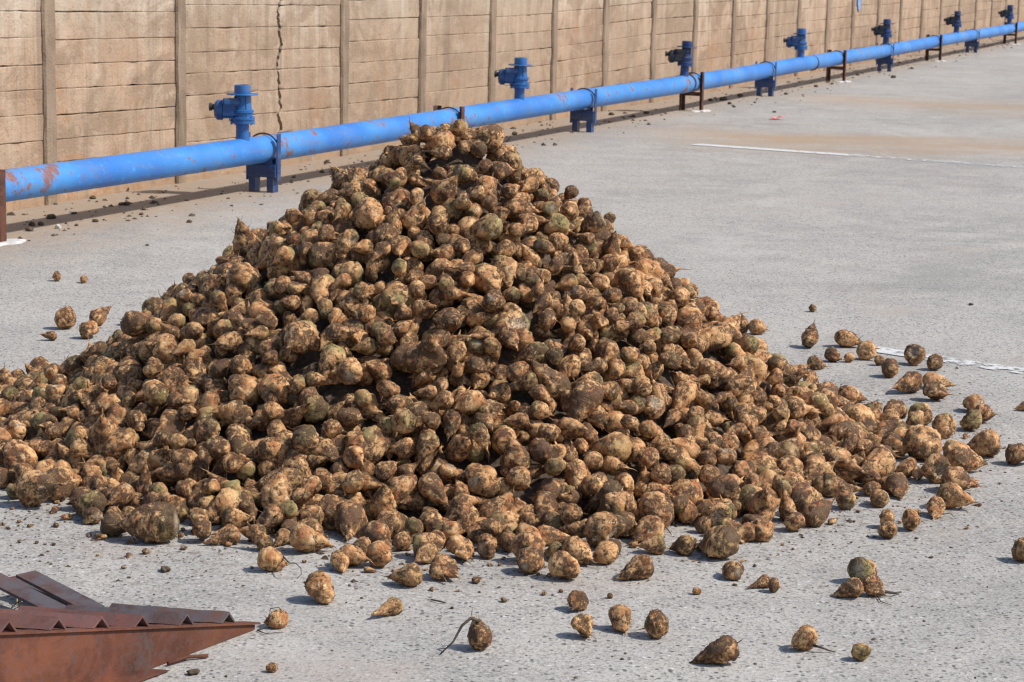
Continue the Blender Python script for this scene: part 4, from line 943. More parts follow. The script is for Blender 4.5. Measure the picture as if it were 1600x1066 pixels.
20,356,-1313,6729,31,122,53,-115,33,316,-1135,7707,495,15,-72,166,9,280,226,6865,191,-154,1,47,43,413,62,7974,919,-66,121,83,38,393,-1611,7554,141,218,-15,-185,8,318,4,6936,305,-159,-197,-117,
19,307,-150,7434,694,-45,109,117,20,315,69,6876,255,269,-32,147,18,285,-546,6938,283,-149,-179,43,35,290,124,7751,835,113,60,-74,28,270,-327,7788,983,32,-160,-192,21,333,41,7603,803,-100,121,61,
37,267,-912,6637,96,2,94,26,16,336,-407,7164,470,258,-106,-25,33,276,-1264,6569,23,-55,175,-183,44,390,-209,8205,962,66,-52,-26,17,386,65,7686,803,154,-117,-171,19,360,-566,7980,906,-107,-121,-264,
24,226,-996,6762,127,53,-164,125,42,267,85,7311,630,9,-264,71,3,290,-868,7266,494,-251,40,-163,11,408,514,7438,385,-76,14,91,42,282,-500,7799,890,-245,-111,-80,4,377,-1972,8565,44,-198,-205,10,
11,437,-563,6816,184,-58,126,-103,37,297,137,6802,193,172,199,98,45,341,-1570,7582,194,77,-150,71,26,274,97,6748,149,-112,-161,107,41,422,-904,7819,619,-128,-78,-9,47,290,-1346,7350,274,100,-8,247,
43,290,-134,7604,847,-190,-158,184,16,361,1432,8035,25,24,-107,-34,38,434,8,6609,60,-56,-170,100,13,406,-163,7274,547,154,132,196,19,373,-982,7026,231,-83,158,-235,15,282,-1545,6852,31,105,-163,84,
38,286,-710,7529,709,-80,148,156,36,371,-767,6975,239,-77,-145,65,29,330,-1247,7527,351,195,243,-11,7,264,-689,7339,545,-57,-90,-209,4,350,656,7106,166,59,197,-48,28,348,-900,6800,123,-18,111,-135,
37,297,70,6523,38,110,-142,-135,34,309,-703,7446,628,17,214,12,2,450,-1376,7048,79,-41,-187,109,43,290,-338,7663,881,-70,26,-22,27,230,381,7327,508,212,-64,-191,23,267,456,7341,441,106,-168,129,
22,267,-223,7297,645,174,71,-19,30,290,1017,7071,39,-96,-66,198,40,290,-380,7985,1049,116,136,81,41,329,-160,6499,54,-175,154,124,33,343,362,6529,31,132,-14,-108,9,260,-585,7231,530,-48,-147,-247,
36,290,-333,7368,649,-120,99,26,35,355,-1653,6972,36,-130,123,-120,12,279,-278,7339,633,-156,37,141,42,269,-416,6242,25,-28,-98,259,38,329,313,7358,485,166,148,-47,19,470,-1831,8020,53,22,53,-22,
41,292,834,7480,230,-17,59,-251,19,380,-801,6835,157,-116,-90,21,4,290,942,7823,292,81,27,-180,44,290,-809,7120,365,50,68,-51,28,231,235,7691,754,195,-76,185,21,267,-147,6602,115,-19,227,-161,
38,309,-915,6463,36,-11,-61,-156,42,385,-1016,7818,596,59,-242,44,38,387,-1461,7102,86,-109,98,248,36,343,-847,6668,67,-1,-24,-85,15,267,-1164,7473,436,-172,170,-82,11,279,-825,7869,740,132,-76,-58,
20,381,49,6392,40,75,-229,194,25,260,525,7422,459,109,132,-154,23,268,196,8039,862,50,96,-119,30,290,95,7848,875,81,-62,115,39,376,1348,8229,35,-152,114,8,18,428,-41,8006,982,60,-73,-147,
19,279,1329,7387,18,93,79,77,41,436,514,6808,64,-109,18,37,27,378,507,7516,442,-137,99,-76,18,416,796,8007,399,242,90,-145,35,436,1036,7769,184,80,-165,-128,41,315,196,6998,315,-144,-133,30,
30,326,403,7079,291,97,-94,266,4,290,104,7426,654,-131,-144,22,32,290,771,7226,213,-78,-195,179,47,337,-334,7427,676,-44,65,-119,46,295,-760,7673,726,5,-203,-187,25,215,-169,7355,687,167,132,181,
45,519,40,7470,645,-88,194,-90,15,230,-1159,6598,16,67,60,37,11,392,-1709,7698,97,-180,135,179,28,284,-1237,7350,267,100,-153,-160,2,380,860,7196,113,116,101,179,16,351,48,6565,41,-93,87,-44,
34,371,-393,7968,1004,144,-191,-156,18,256,-1273,6951,95,-155,217,-135,15,372,-1054,7392,391,-45,61,-56,41,267,730,8003,439,1,-245,186,12,268,-218,6934,368,-34,-168,-179,3,290,-1457,7444,244,76,76,-84,
39,359,-522,7218,503,189,-61,109,34,243,786,6656,35,-229,-183,84,47,448,-1085,7702,492,183,-34,6,42,296,418,6822,110,-63,282,-117,10,418,-1142,6952,146,-145,196,-166,29,488,-1806,7778,80,51,-138,69,
32,387,-504,6978,289,-84,-70,2,40,356,1042,7684,150,80,-177,-151,39,267,-46,7618,838,-163,-120,31,29,290,-1580,7685,206,-14,-137,-195,7,276,839,7277,155,190,19,-233,9,309,428,7310,400,207,-135,76,
11,342,668,6559,37,111,-136,21,39,341,184,6850,191,13,-269,133,11,285,-753,6369,26,-134,99,-117,13,386,-1368,7717,299,-131,-181,180,17,278,704,6499,29,-136,92,-98,19,382,190,7343,561,-270,139,14,
15,332,-841,7471,558,249,-50,-136,20,250,47,6882,230,49,-258,141,14,342,-504,7526,701,-147,-138,178,9,431,905,7558,203,-171,154,18,43,366,-139,7284,556,26,-98,-245,46,521,-10,7264,533,-89,81,-90,
20,448,-852,7761,673,97,10,249,26,362,-1509,7471,168,-109,9,-93,11,418,-432,7208,495,-115,-100,48,1,262,-640,7159,454,19,-100,137,45,271,-524,6727,139,106,77,-141,8,298,666,7606,417,251,-14,-90,
24,205,-111,7097,503,17,164,71,13,358,1511,8150,38,-36,-207,174,39,391,-420,7255,505,111,-105,-233,24,247,-246,7793,941,-109,-69,20,33,515,286,7461,538,-16,-210,143,14,379,256,7733,703,12,149,-276,
7,382,-158,6902,252,-77,-6,190,7,327,139,7362,556,48,190,-125,8,305,-17,6679,113,152,-69,39,27,224,-1439,7234,180,40,78,-240,8,267,1113,7711,148,-23,-128,279,24,247,124,6282,17,6,155,-199,
16,255,-160,7946,1074,-190,-73,201,37,269,-336,7780,921,-89,-92,-14,9,353,-365,6460,37,135,113,112,21,361,-596,6646,51,-77,-156,98,4,303,-956,7559,553,-34,32,-227,24,176,-793,6559,43,7,-35,271,
12,231,-473,7409,653,-213,-77,-28,32,259,413,6769,87,109,-127,-159,42,269,365,7154,339,175,14,120,2,290,929,7616,237,48,-226,-195,41,267,-1598,7003,28,68,78,84,33,296,-1634,7884,182,-43,-45,167,
6,290,606,7115,251,-71,-94,-31,16,277,397,7936,703,-153,-51,252,45,617,819,8386,224,-112,207,-187,40,350,-1435,7081,98,-7,227,-64,1,522,-1722,7277,70,-40,105,-10,42,267,-747,7336,497,-63,113,-236,
18,267,68,7372,649,123,163,-144,33,325,-1054,6561,37,129,162,-86,13,352,257,7346,484,-25,-167,160,9,287,-240,7538,754,148,-68,116,43,396,-1278,7280,243,15,236,166,10,402,-208,7521,743,167,110,11,
24,232,-813,6944,236,-52,-184,-98,44,462,-1625,7694,155,177,-23,-87,7,332,1205,7591,43,-116,95,-165,10,265,-108,7537,745,-145,237,-116,24,231,244,7457,627,23,-157,-172,38,267,-645,6432,28,50,-167,-201,
6,277,-443,6752,141,199,37,-2,42,378,-289,6881,241,-25,-94,105,17,332,-326,7229,519,288,16,-102,9,282,9,6319,30,-149,-31,27,30,243,-182,7888,1038,-45,93,163,40,311,659,6758,39,79,211,23,
1,260,608,7058,173,-197,-8,-219,22,331,-1174,7174,237,-150,-33,-84,33,313,562,7332,327,-193,105,-13,16,342,-853,7253,436,128,95,48,9,362,-542,7779,845,131,-18,98,19,247,-780,7389,539,161,61,9,
15,267,767,7307,217,-78,61,103,8,286,-1311,7429,276,37,26,3,25,260,-222,6351,14,-119,-88,-181,11,347,-18,6409,40,157,95,72,17,381,-132,7094,412,-124,-30,48,10,326,-1193,6939,96,-89,-37,-69,
3,362,-1226,6719,41,230,62,135,45,391,639,6664,41,-121,130,-120,27,391,-867,6692,93,-289,38,-113,28,371,462,7458,424,74,175,245,8,282,-620,7305,557,6,194,-234,7,391,886,7941,282,-32,149,120,
25,203,-160,7022,409,-92,-211,197,13,292,537,7940,594,-150,-75,-224,28,203,623,7331,328,-195,36,-203,40,357,1294,7544,39,79,-163,-166,20,299,236,7666,692,27,-39,-129,38,326,-1549,7513,160,-91,103,224,
19,315,998,7377,86,120,111,27,27,252,-1,7430,660,88,141,-6,7,341,285,7860,732,-189,-8,-193,13,304,-598,7350,578,-25,63,29,10,333,-983,7161,326,-242,28,-196,21,312,-590,7880,869,206,59,207,
38,371,-1300,7631,339,-56,-288,98,43,319,-955,7294,402,111,20,-5,34,243,605,6941,108,11,-180,87,6,525,775,7505,269,-142,151,-120,43,297,-462,8017,979,200,-92,137,41,523,789,7615,272,-86,-172,-217,
20,356,33,7577,708,135,-63,-141,47,398,394,6902,183,-169,-51,41,41,355,6,7985,925,20,-107,176,9,342,233,7959,797,-64,97,-91,7,422,560,7176,230,-136,184,-106,20,358,-174,7361,607,158,-64,-133,
15,256,-877,7060,337,-74,-123,269,22,291,-300,6385,26,-116,90,-24,28,324,-1160,6727,36,-2,191,-140,41,482,366,7779,622,-45,-125,127,21,336,-372,7831,934,-95,16,-52,9,345,-550,7165,434,4,256,-122,
35,340,-1311,7647,330,-183,48,238,6,268,-94,6420,26,-150,19,-32,38,337,-156,6867,231,71,179,17,24,327,-433,7820,911,32,-140,-238,9,307,-355,7997,1084,-287,50,-102,15,322,-22,7568,757,-199,83,-59,
13,346,-606,7204,464,63,142,237,27,267,-441,7175,488,69,44,-28,19,338,-664,7453,628,93,113,26,42,320,-717,6538,35,22,173,201,16,378,-1241,6831,38,-113,-100,8,2,505,-492,8063,918,70,62,123,
3,340,-1315,6962,86,131,151,161,9,268,-1233,6859,80,-246,-38,0,17,395,230,7579,670,-228,3,104,40,336,59,6938,285,100,166,-234,39,351,-162,6972,324,174,-164,35,27,203,-1043,6629,65,51,-160,211,
28,207,682,7246,280,-105,100,39,26,210,-1148,6490,18,-189,-46,-195,28,207,32,6453,29,-131,-37,249,19,322,1199,7210,28,32,-181,-203,37,301,-755,7006,291,165,-66,8,39,365,-1640,7480,113,135,-5,112,
38,280,498,7707,539,178,-122,-186,6,352,787,7450,228,52,-18,-295,23,302,-884,7543,546,-68,18,-44,10,345,-549,7899,886,-1,-200,26,37,451,-447,6692,90,-108,-47,31,18,362,927,7322,107,41,150,15,
9,289,-676,7017,308,212,-51,-88,39,332,-910,7910,668,25,-230,151,11,332,119,8063,868,-29,57,-199,10,412,-1731,7990,108,142,-226,-58,41,242,400,6876,170,127,-51,72,39,379,-74,6714,120,16,-157,-236,
38,269,-148,6688,127,10,-60,-38,11,350,-674,6591,42,176,86,-245,12,386,442,7678,572,-120,92,153,35,344,65,7576,716,-113,-12,149,10,298,-98,6490,36,-173,124,-170,40,296,-1027,7921,608,-84,237,185,
7,296,580,6940,119,130,-47,-203,14,309,-583,7464,651,202,49,-28,41,298,-1294,6955,73,-49,188,-169,14,230,171,7288,485,-126,127,-110,12,400,624,7552,397,31,136,-236,19,363,-1704,7798,121,-197,82,127,
40,583,-1742,8177,91,131,11,-29,9,230,-1519,7375,151,35,1,-285,40,318,111,7451,601,136,122,236,37,294,547,7874,568,-74,-65,25,28,203,508,7306,410,20,-203,178,10,303,-466,7878,932,-143,26,124,
29,243,-341,7565,771,30,59,-106,9,337,-1359,7233,180,261,-76,-94,3,251,-1119,7661,471,59,27,-190,38,319,-1204,7165,218,-159,210,137,42,266,-204,7551,772,66,8,-156,28,225,253,7264,483,-81,193,199,
21,268,245,6533,24,127,-5,-109,46,365,-571,6367,37,-147,-100,180,26,322,-578,7091,387,177,81,19,37,317,1263,7724,39,169,165,98,13,344,-999,6992,186,121,189,-164,45,314,-243,7317,589,127,-136,-112,
46,385,824,6938,34,60,-134,-181,41,583,-161,8277,918,14,-198,-178,40,313,-441,8012,994,-111,66,83,37,285,314,7048,276,-107,-50,-1,15,267,779,7250,164,-163,-112,-43,36,290,95,7808,837,17,-188,-116,
26,203,341,7415,557,174,-111,177,28,342,-575,7495,673,-23,-183,-253,5,286,-55,6336,21,116,-83,-231,23,464,1078,7535,68,60,-235,168,28,226,1366,7319,21,-156,10,-23,12,276,-605,7288,539,113,-123,69,
43,361,-1597,7357,85,113,-15,101,37,359,-1071,6857,90,198,-15,31,5,333,-1201,6857,51,-91,47,-66,10,283,-517,7820,882,-3,30,-131,40,331,-173,7158,465,235,-142,-106,19,410,-409,7321,563,187,-40,-126,
8,326,-1429,6991,57,126,-2,-76,39,370,-462,7107,398,157,100,118,13,291,-1578,7452,135,-63,-121,-244,13,368,-412,7624,805,-138,34,-42,2,464,-1658,7156,57,94,-35,154,22,277,-1166,6807,64,43,172,-218,
34,306,12,7785,872,-181,-45,-140,13,328,245,7493,573,-166,55,-149,23,267,-1162,8040,519,-163,17,172,36,337,797,7931,373,42,-101,-95,47,451,-923,8024,682,128,240,112,24,303,769,7051,77,-76,-181,-207,
22,230,-434,7344,606,2,-38,58,3,367,42,7066,392,-161,-29,146,40,311,-90,7706,874,17,74,92,13,348,97,7002,317,230,-37,98,37,448,-738,7213,447,-59,157,-120,26,379,-1218,7983,460,8,91,-6,
9,294,-332,8299,900,43,155,-124,2,359,324,7210,370,-96,54,-9,15,342,-799,7570,641,62,74,-2,8,246,282,7279,432,-77,-17,166,27,217,-1234,6950,107,-43,-266,-52,43,290,-805,7696,705,152,-120,171,
25,206,1009,7718,221,121,-108,91,27,203,-418,7724,933,93,-222,173,17,338,347,7694,594,88,-65,-190,24,231,-289,7743,925,-35,193,4,19,397,-49,7571,789,35,-221,-157,8,230,-949,7539,540,-30,-229,-94,
39,282,918,7400,110,-156,227,-106,22,232,1363,7494,12,39,109,117,7,396,-777,6828,149,-69,161,255,42,261,351,7380,472,120,-163,-176,7,301,619,7453,338,-229,59,-158,17,365,-249,6934,279,26,-116,-192,
22,390,-1364,7419,243,-115,13,60,21,285,-541,6633,54,-12,-226,134,10,328,-199,7110,407,-3,204,-70,38,304,583,8003,542,119,-126,115,4,548,-1196,7578,363,-131,-183,108,24,281,-1110,6574,27,79,-208,217,
46,502,971,8018,236,88,-12,63,22,318,-225,7109,390,203,-6,8,22,317,200,7638,691,61,-132,-194,12,340,-222,6442,34,-60,190,-156,27,306,-771,7780,739,-196,2,-46,40,257,698,6784,25,10,129,159,
40,297,142,7230,442,-53,210,-89,15,237,-329,6793,156,186,32,-29,27,258,717,7258,180,78,118,-118,42,265,-1120,6751,62,-50,304,-56,37,269,288,7700,645,-74,70,97,21,267,639,8025,510,7,-107,136,
28,242,332,8073,749,68,49,281,10,380,-985,7412,434,116,44,146,15,566,887,8160,278,-174,33,-18,9,343,-373,7409,625,-54,-120,-268,15,293,-937,7093,271,-36,71,-62,15,437,647,7835,458,-153,-27,106,
31,332,150,6679,101,196,37,55,20,437,-1172,7393,394,-140,114,34,25,349,293,6685,96,-101,3,137,13,268,-1444,7431,193,-94,-114,136,20,471,-771,7251,446,174,26,120,9,337,-284,7499,708,168,-71,-238,
22,296,-1276,7382,276,119,-197,-184,28,176,-997,6905,165,28,-104,163,14,347,725,7826,407,101,99,6,6,394,-1353,7824,342,250,-98,-72,39,354,-1027,8166,587,53,-19,-188,21,396,896,7687,223,152,4,-133,
31,370,-1402,7607,279,-233,-85,177,42,267,525,7753,555,-134,-140,71,47,336,252,8059,819,-106,-125,203,47,309,-1087,7776,562,58,-77,160,38,327,362,6948,213,213,57,-92,15,345,1044,7450,82,25,-226,163,
17,272,-1430,7309,156,-54,142,-208,19,286,410,7026,219,-64,-92,105,39,287,-1463,7629,240,-212,193,-64,9,343,-1559,7851,185,-64,43,64,7,270,-127,7328,579,-83,183,-77,27,286,-1129,7063,165,95,-119,-259,
42,324,449,6992,208,-52,97,-2,37,345,53,7407,593,-105,220,-90,19,329,201,6781,146,186,-28,-20,27,186,1189,7502,51,43,6,178,34,290,-1403,7873,336,22,164,-191,19,368,-682,7684,738,38,56,90,
38,309,-155,8183,990,-63,209,-32,39,331,637,7200,186,-71,-83,76,0,287,94,7649,748,87,-194,157,41,339,161,6888,212,99,-91,-198,47,479,-1300,7501,290,-158,-117,9,10,330,-496,6884,230,202,19,-57,
38,306,-1387,7299,179,22,58,96,12,313,681,8059,459,120,-165,-14,18,308,-1107,7292,324,-140,63,187,37,292,124,7409,576,131,122,51,22,335,285,7817,695,-114,95,29,45,297,-1291,7601,336,207,84,75,
22,373,-1309,7386,236,131,-18,121,25,342,-920,6690,56,-30,-132,-215,41,331,600,7632,423,135,149,140,39,242,2,6730,144,-140,-7,168,0,378,-707,7862,801,41,112,24,9,266,-1495,7075,63,-179,-22,-237,
15,240,879,7503,200,-138,131,177,17,243,-192,6633,99,-164,141,-53,25,224,-1535,7234,144,-128,-158,-127,44,290,329,7943,755,-89,-84,-49,38,306,-1024,7293,387,-179,-15,-103,22,266,-1221,7256,256,200,-20,234,
10,279,1383,8437,23,-11,163,-46,22,269,-404,6594,41,163,-57,-159,38,297,-902,7010,229,-53,110,-85,9,345,-283,6836,209,132,-245,111,3,388,-1077,7612,458,-120,157,174,39,414,-1117,7780,498,139,-12,-52,
41,268,-388,7249,585,-58,-210,-221,26,220,-1031,7583,491,-68,-80,100,39,442,714,6948,49,156,-25,-132,44,454,-984,7194,305,168,-129,-198,42,314,-44,6922,261,25,161,254,5,317,-1004,7463,443,-54,90,-126,
45,555,1073,8186,112,108,11,-71,11,402,978,7687,169,-1,184,-144,21,274,-34,7401,651,104,-51,-118,20,336,864,7071,65,-171,-89,18,11,264,-436,6520,32,29,-119,-133,22,366,-1537,7337,131,-150,143,181,
16,326,552,7727,507,-17,-250,117,2,344,28,7977,932,-16,-226,-172,9,310,-101,7185,488,-170,-1,64,3,302,-468,7489,685,-88,-57,144,42,292,135,7884,856,179,77,-177,12,230,-239,6568,55,103,149,-90,
21,375,334,7105,318,-59,234,12,39,273,647,7076,144,159,85,97,30,467,-1347,7539,270,176,-78,72,26,209,-846,6438,15,44,149,122,14,230,-392,7104,397,-97,-126,155,13,257,-558,7261,515,-115,-107,174,
13,300,1235,8119,61,263,38,-88,34,340,-746,6665,57,-97,114,-113,5,428,-364,6704,121,96,204,-150,15,310,-892,7359,482,-142,216,-81,38,334,-636,7802,794,-124,-71,96,41,334,963,7895,237,67,-185,-135,
43,311,-164,7268,527,191,-55,-129,25,220,194,6780,165,-128,-61,-17,38,348,-24,6874,249,174,-17,68,32,353,397,7544,540,106,157,-24,14,373,-1156,7739,444,79,62,200,25,329,-198,8142,1036,158,229,106,
40,339,-370,6983,296,-57,141,-75,46,353,-950,6737,65,222,18,32,14,373,1206,7685,70,-129,-122,-136,26,220,1201,7530,31,62,-95,-88,37,325,1282,8345,35,-66,-204,-42,21,328,493,7257,307,199,-40,-153,
7,379,-231,7209,470,-64,-147,82,18,238,-354,6404,34,-168,-166,59,17,276,-421,7522,730,-27,29,122,20,271,265,7645,660,155,109,-163,40,371,1121,7468,54,-11,165,212,40,427,809,8408,257,112,-242,145,
39,460,-1225,8021,455,55,-288,-85,39,346,-343,8165,977,85,-6,91,20,375,-105,8705,541,-152,127,-213,34,452,914,7088,50,-31,-202,92,45,504,-330,7318,564,-84,22,-10,16,375,-1691,7513,99,147,-52,156,
32,473,-1312,7271,213,113,102,79,42,311,248,7324,468,-128,158,-47,34,326,471,7387,382,-97,-40,92,37,367,268,7361,495,-77,-80,83,7,308,-1198,7445,369,-254,-103,-109,19,230,-374,6802,183,-65,20,187,
20,328,802,7335,176,-114,152,160,13,399,493,8053,597,-76,128,-48,21,267,-253,6791,238,-167,15,70,44,313,612,8068,536,-205,-21,-175,16,406,847,7473,184,205,15,-53,4,358,-1472,7795,244,102,115,-160,
20,351,-300,6609,76,79,-101,-157,22,326,-487,6466,29,39,-210,-222,0,416,-1877,8799,38,104,-130,-141,35,336,-1015,6674,37,-90,-170,100,2,397,1044,7687,113,-132,184,-99,22,296,-469,8697,509,70,33,57,
0,356,-366,6898,226,225,5,14,17,286,-125,7507,709,202,-16,-33,41,397,-1752,7840,98,217,-218,-56,45,410,1318,7843,44,224,-100,-125,39,268,-1160,7083,159,154,56,147,24,248,308,7072,298,-160,42,-155,
6,362,-1176,6711,30,-79,35,192,18,300,-511,8828,416,105,10,54,23,302,149,6730,167,72,-145,64,14,267,-647,6837,231,-11,155,-76,0,299,-1649,7936,195,6,-177,46,37,267,-1643,7390,108,-46,-137,139,
8,306,-579,7743,781,117,37,131,27,285,-407,7036,340,-71,-17,1,44,365,-1424,7206,126,-29,123,-77,18,302,-572,7992,919,226,88,25,1,243,1113,7601,82,8,195,-62,26,413,-989,7678,576,-72,210,120,
43,401,165,7534,683,-221,112,34,44,410,742,7550,291,-92,-127,138,41,333,173,7742,771,217,-38,-178,12,302,-64,7200,468,-93,28,32,10,230,200,6662,92,-49,-92,93,8,365,-661,7063,356,25,276,-89,
0,375,383,7922,645,-147,53,75,41,274,103,7995,873,-14,-111,-226,31,318,292,7605,609,-181,201,-106,26,260,-1237,7846,460,-11,159,131,8,377,-304,8317,859,-164,-126,212,32,413,-514,7347,573,99,-130,-240,
43,356,-1728,7515,76,207,137,-111,24,260,549,7086,216,-192,52,-5,0,408,-974,7860,590,0,137,220,17,230,-369,6277,15,-149,-77,-232,26,328,-60,6988,303,150,-78,-218,17,413,28,6809,170,199,-48,-59,
7,347,-860,7807,697,-203,83,50,37,253,526,7691,504,-39,-63,-73,11,301,-977,6749,56,-79,-62,39,42,403,-33,8082,980,-22,-11,-174,24,304,-781,6858,189,177,83,187,31,304,300,7008,254,-5,-249,163,
42,304,-481,7343,597,157,153,204,42,326,842,7511,240,-240,142,38,21,430,1181,7893,77,-96,-75,70,25,293,227,7855,737,-76,37,20,28,260,152,7511,668,189,-126,-178,38,307,25,7489,671,-96,146,-105,
24,259,-916,6862,157,-123,99,270,27,203,99,7171,454,-23,119,31,9,230,-673,7403,577,-106,-53,19,40,453,-1413,7953,292,157,-158,-1,7,249,-228,7804,946,83,140,219,7,263,-74,6830,200,-82,-61,-22,
7,304,-601,7814,828,-76,199,178,23,357,-969,8393,510,-211,-177,10,37,273,-965,7221,354,-11,-173,-94,19,417,974,7432,96,139,-24,-57,37,268,-739,7887,747,-114,21,92,6,330,100,7316,518,91,135,258,
22,332,-185,7411,659,-30,-53,-129,24,180,-329,8212,963,151,144,74,16,240,-525,8769,443,76,16,61,17,318,954,7260,92,-216,-77,-4,18,324,-4,6865,222,-59,34,4,27,271,-945,7520,498,59,74,228,
0,389,-1359,7311,208,-153,58,31,23,556,-602,8516,653,113,101,-165,32,288,-189,6619,71,-147,-129,137,37,266,-1476,7335,129,1,94,-95,26,203,-1479,7338,183,-16,161,43,8,267,193,8087,835,-132,-93,68,
39,453,-1623,7479,110,-170,-56,-52,27,215,-233,6823,190,124,-150,12,27,232,-941,6555,16,-80,74,193,10,237,-1096,7504,411,181,-102,-76,42,329,1280,8697,25,-75,-99,-33,18,245,-252,7998,1079,-194,-100,215,
21,245,1345,8297,29,16,60,-62,44,430,-753,7640,667,-112,48,-63,36,311,-511,7648,800,154,-22,37,35,308,948,7027,42,105,-190,9,12,402,-1392,7746,293,-139,36,-124,42,292,136,7973,850,-140,-8,7,
39,294,173,6592,58,-54,-140,-44,44,355,-881,7305,442,113,-136,-208,39,437,-837,7936,710,62,151,268,8,357,-205,7806,961,-66,200,-92,2,243,1037,7618,120,123,196,-96,28,280,-1120,6841,84,-172,-136,13,
30,256,-430,7670,827,-125,0,-46,12,300,231,6718,112,232,20,-20,15,267,-1484,6943,27,56,62,-20,45,325,-246,6647,80,-59,150,-144,30,290,-650,6495,25,-105,-167,-191,17,267,652,8225,489,143,4,106,
41,240,-508,7926,913,92,132,256,17,351,460,7762,595,-111,-158,78,2,342,-619,6546,29,-70,-63,-93,17,306,814,6911,31,-147,53,-39,7,306,-1136,7089,175,-86,-85,28,25,293,844,6995,31,42,-223,208,
17,232,-511,8715,485,-216,8,-49,30,255,1243,7170,24,-131,146,-157,21,330,-1558,7206,77,7,-168,-222,26,240,-882,7401,508,273,-128,24,19,319,-280,8287,917,-184,-170,62,37,230,-992,6648,26,-66,131,222,
18,246,-996,7506,488,293,50,-74,18,381,-1360,7540,257,159,-51,99,38,373,-319,7641,810,59,-125,-279,20,240,-969,7441,492,-51,193,57,19,398,-399,8538,668,-78,-154,199,26,265,-1025,7640,526,73,129,228,
40,392,481,7608,492,144,46,-153,23,342,343,7750,637,-82,-21,59,29,302,-1541,7277,107,250,-61,45,38,224,149,7597,695,-10,-42,109,10,353,-306,8514,764,99,111,37,24,203,1116,8022,148,-102,5,160,
14,440,-947,8763,275,93,140,-261,24,358,-874,7502,533,173,-134,-42,38,359,-234,8542,684,-125,-96,231,0,458,-1254,7767,399,-183,-199,47,47,288,-349,7693,839,84,225,-143,40,263,-310,8249,951,23,87,212,
15,279,-736,7775,731,-33,167,-183,7,344,-941,7624,546,165,-108,-43,12,322,610,7376,290,-95,-12,68,45,400,113,7770,776,-123,156,-67,14,288,-1326,6858,33,-22,145,213,9,243,740,7381,215,-38,-29,10,
12,364,-1071,6669,34,-23,188,-165,44,362,1223,7786,60,-14,-14,-276,15,230,-634,7845,826,-185,9,-3,0,448,-1436,7724,250,-175,176,192,20,230,520,7205,272,-61,-110,189,11,304,-1370,7177,143,-131,133,190,
20,234,-55,7550,720,1,-216,148,38,381,-1878,8628,48,-197,157,-55,37,488,204,8705,475,-16,-71,-74,20,340,1172,7409,33,43,-224,204,28,255,-302,8432,771,-92,100,-18,17,272,579,7225,261,-22,43,265,
22,272,1078,7413,61,-143,-11,20,10,272,-356,7490,679,197,1,0,10,230,-186,6586,69,-170,-56,-97,25,240,-208,8085,1050,86,-70,-115,6,252,-600,7955,871,111,26,266,46,272,-134,7160,467,-126,-184,189,
26,252,1214,7540,34,-90,-51,240,11,447,976,8238,203,-12,137,-207,39,308,-1297,7957,406,43,-176,10,22,279,-323,6937,298,-78,-108,282,4,341,350,7425,501,-69,-8,1,9,348,201,8304,686,79,-60,-187,
28,216,-1386,7004,59,233,-21,-44,15,255,1280,7768,38,7,-105,69,7,311,-1281,7001,102,-130,139,-92,29,243,-923,7383,455,184,-32,-88,12,361,-203,8377,875,161,144,13,29,266,123,7324,541,-194,139,-10,
39,270,-1494,7693,216,181,4,-200,44,272,145,8557,554,85,72,-5,16,406,1133,7266,35,-1,-93,-19,42,323,216,7897,764,-150,94,-3,28,230,1258,8460,20,103,11,61,11,265,-94,6909,252,-205,-38,225,
28,307,-1475,6872,31,-147,-64,33,9,342,1252,7461,37,-151,30,-15,41,311,-632,7537,676,157,-82,49,21,280,-233,6957,267,-72,171,-116,5,409,-108,8413,765,-227,115,-125,8,319,304,6313,18,120,17,-64,
35,432,47,8232,812,98,17,-58,40,383,-1439,6904,39,-132,-124,90,39,339,-168,6666,84,173,-86,-86,6,359,-1780,7743,44,-118,-184,153,36,243,-9,7821,895,231,13,210,18,417,-443,8305,811,-95,32,-184,
43,365,-1042,7825,566,115,-93,-48,44,409,-98,6600,58,185,44,98,27,256,-1689,7779,131,156,173,55,0,380,908,7868,269,194,14,144,39,284,153,6934,251,-15,231,-153,14,249,182,7803,778,5,124,-27,
38,299,-552,7427,630,185,-2,-70,39,253,-310,6978,307,17,-248,166,27,203,221,7864,814,-145,-6,164,34,320,-304,7962,1073,-3,-220,-179,13,478,-1954,8202,40,-89,92,158,35,350,971,7820,184,109,-47,-120,
11,300,-676,7819,807,-67,225,86,15,399,1415,8131,40,151,-36,-41,15,326,-2,7643,772,-88,196,-53,31,504,-1235,7926,401,176,-158,-110,27,190,-611,7697,767,105,94,-168,42,315,-1114,6984,163,10,-23,70,
22,230,533,8706,278,208,231,-26,18,345,-1537,7604,177,138,39,133,5,243,-639,6382,25,-123,216,101,23,231,-783,7967,741,137,78,-58,24,242,1246,7591,22,-137,-70,251,13,389,976,7531,123,-149,-201,-186,
9,425,-1428,7652,253,-38,116,-214,21,279,-1678,7639,103,196,168,-142,30,348,-1525,7725,183,154,-190,-176,44,243,32,7887,900,13,-53,-177,40,307,-1311,7037,103,74,-181,173,21,397,-439,7622,784,122,-153,-231,
24,236,-214,6631,82,65,148,-165,9,283,759,6949,42,163,-7,-67,9,277,-1112,7513,415,-163,-35,-56,39,292,-244,8075,1078,-6,-180,132,28,274,989,7327,75,181,-72,-84,38,344,-512,8231,843,60,70,124,
29,266,363,7411,471,-43,-196,155,41,315,76,7612,727,97,-70,-185,23,281,934,7518,166,-38,-4,13,43,277,194,7262,449,-69,149,-91,23,260,575,6720,32,-56,224,-141,6,526,-331,8673,578,95,12,35,
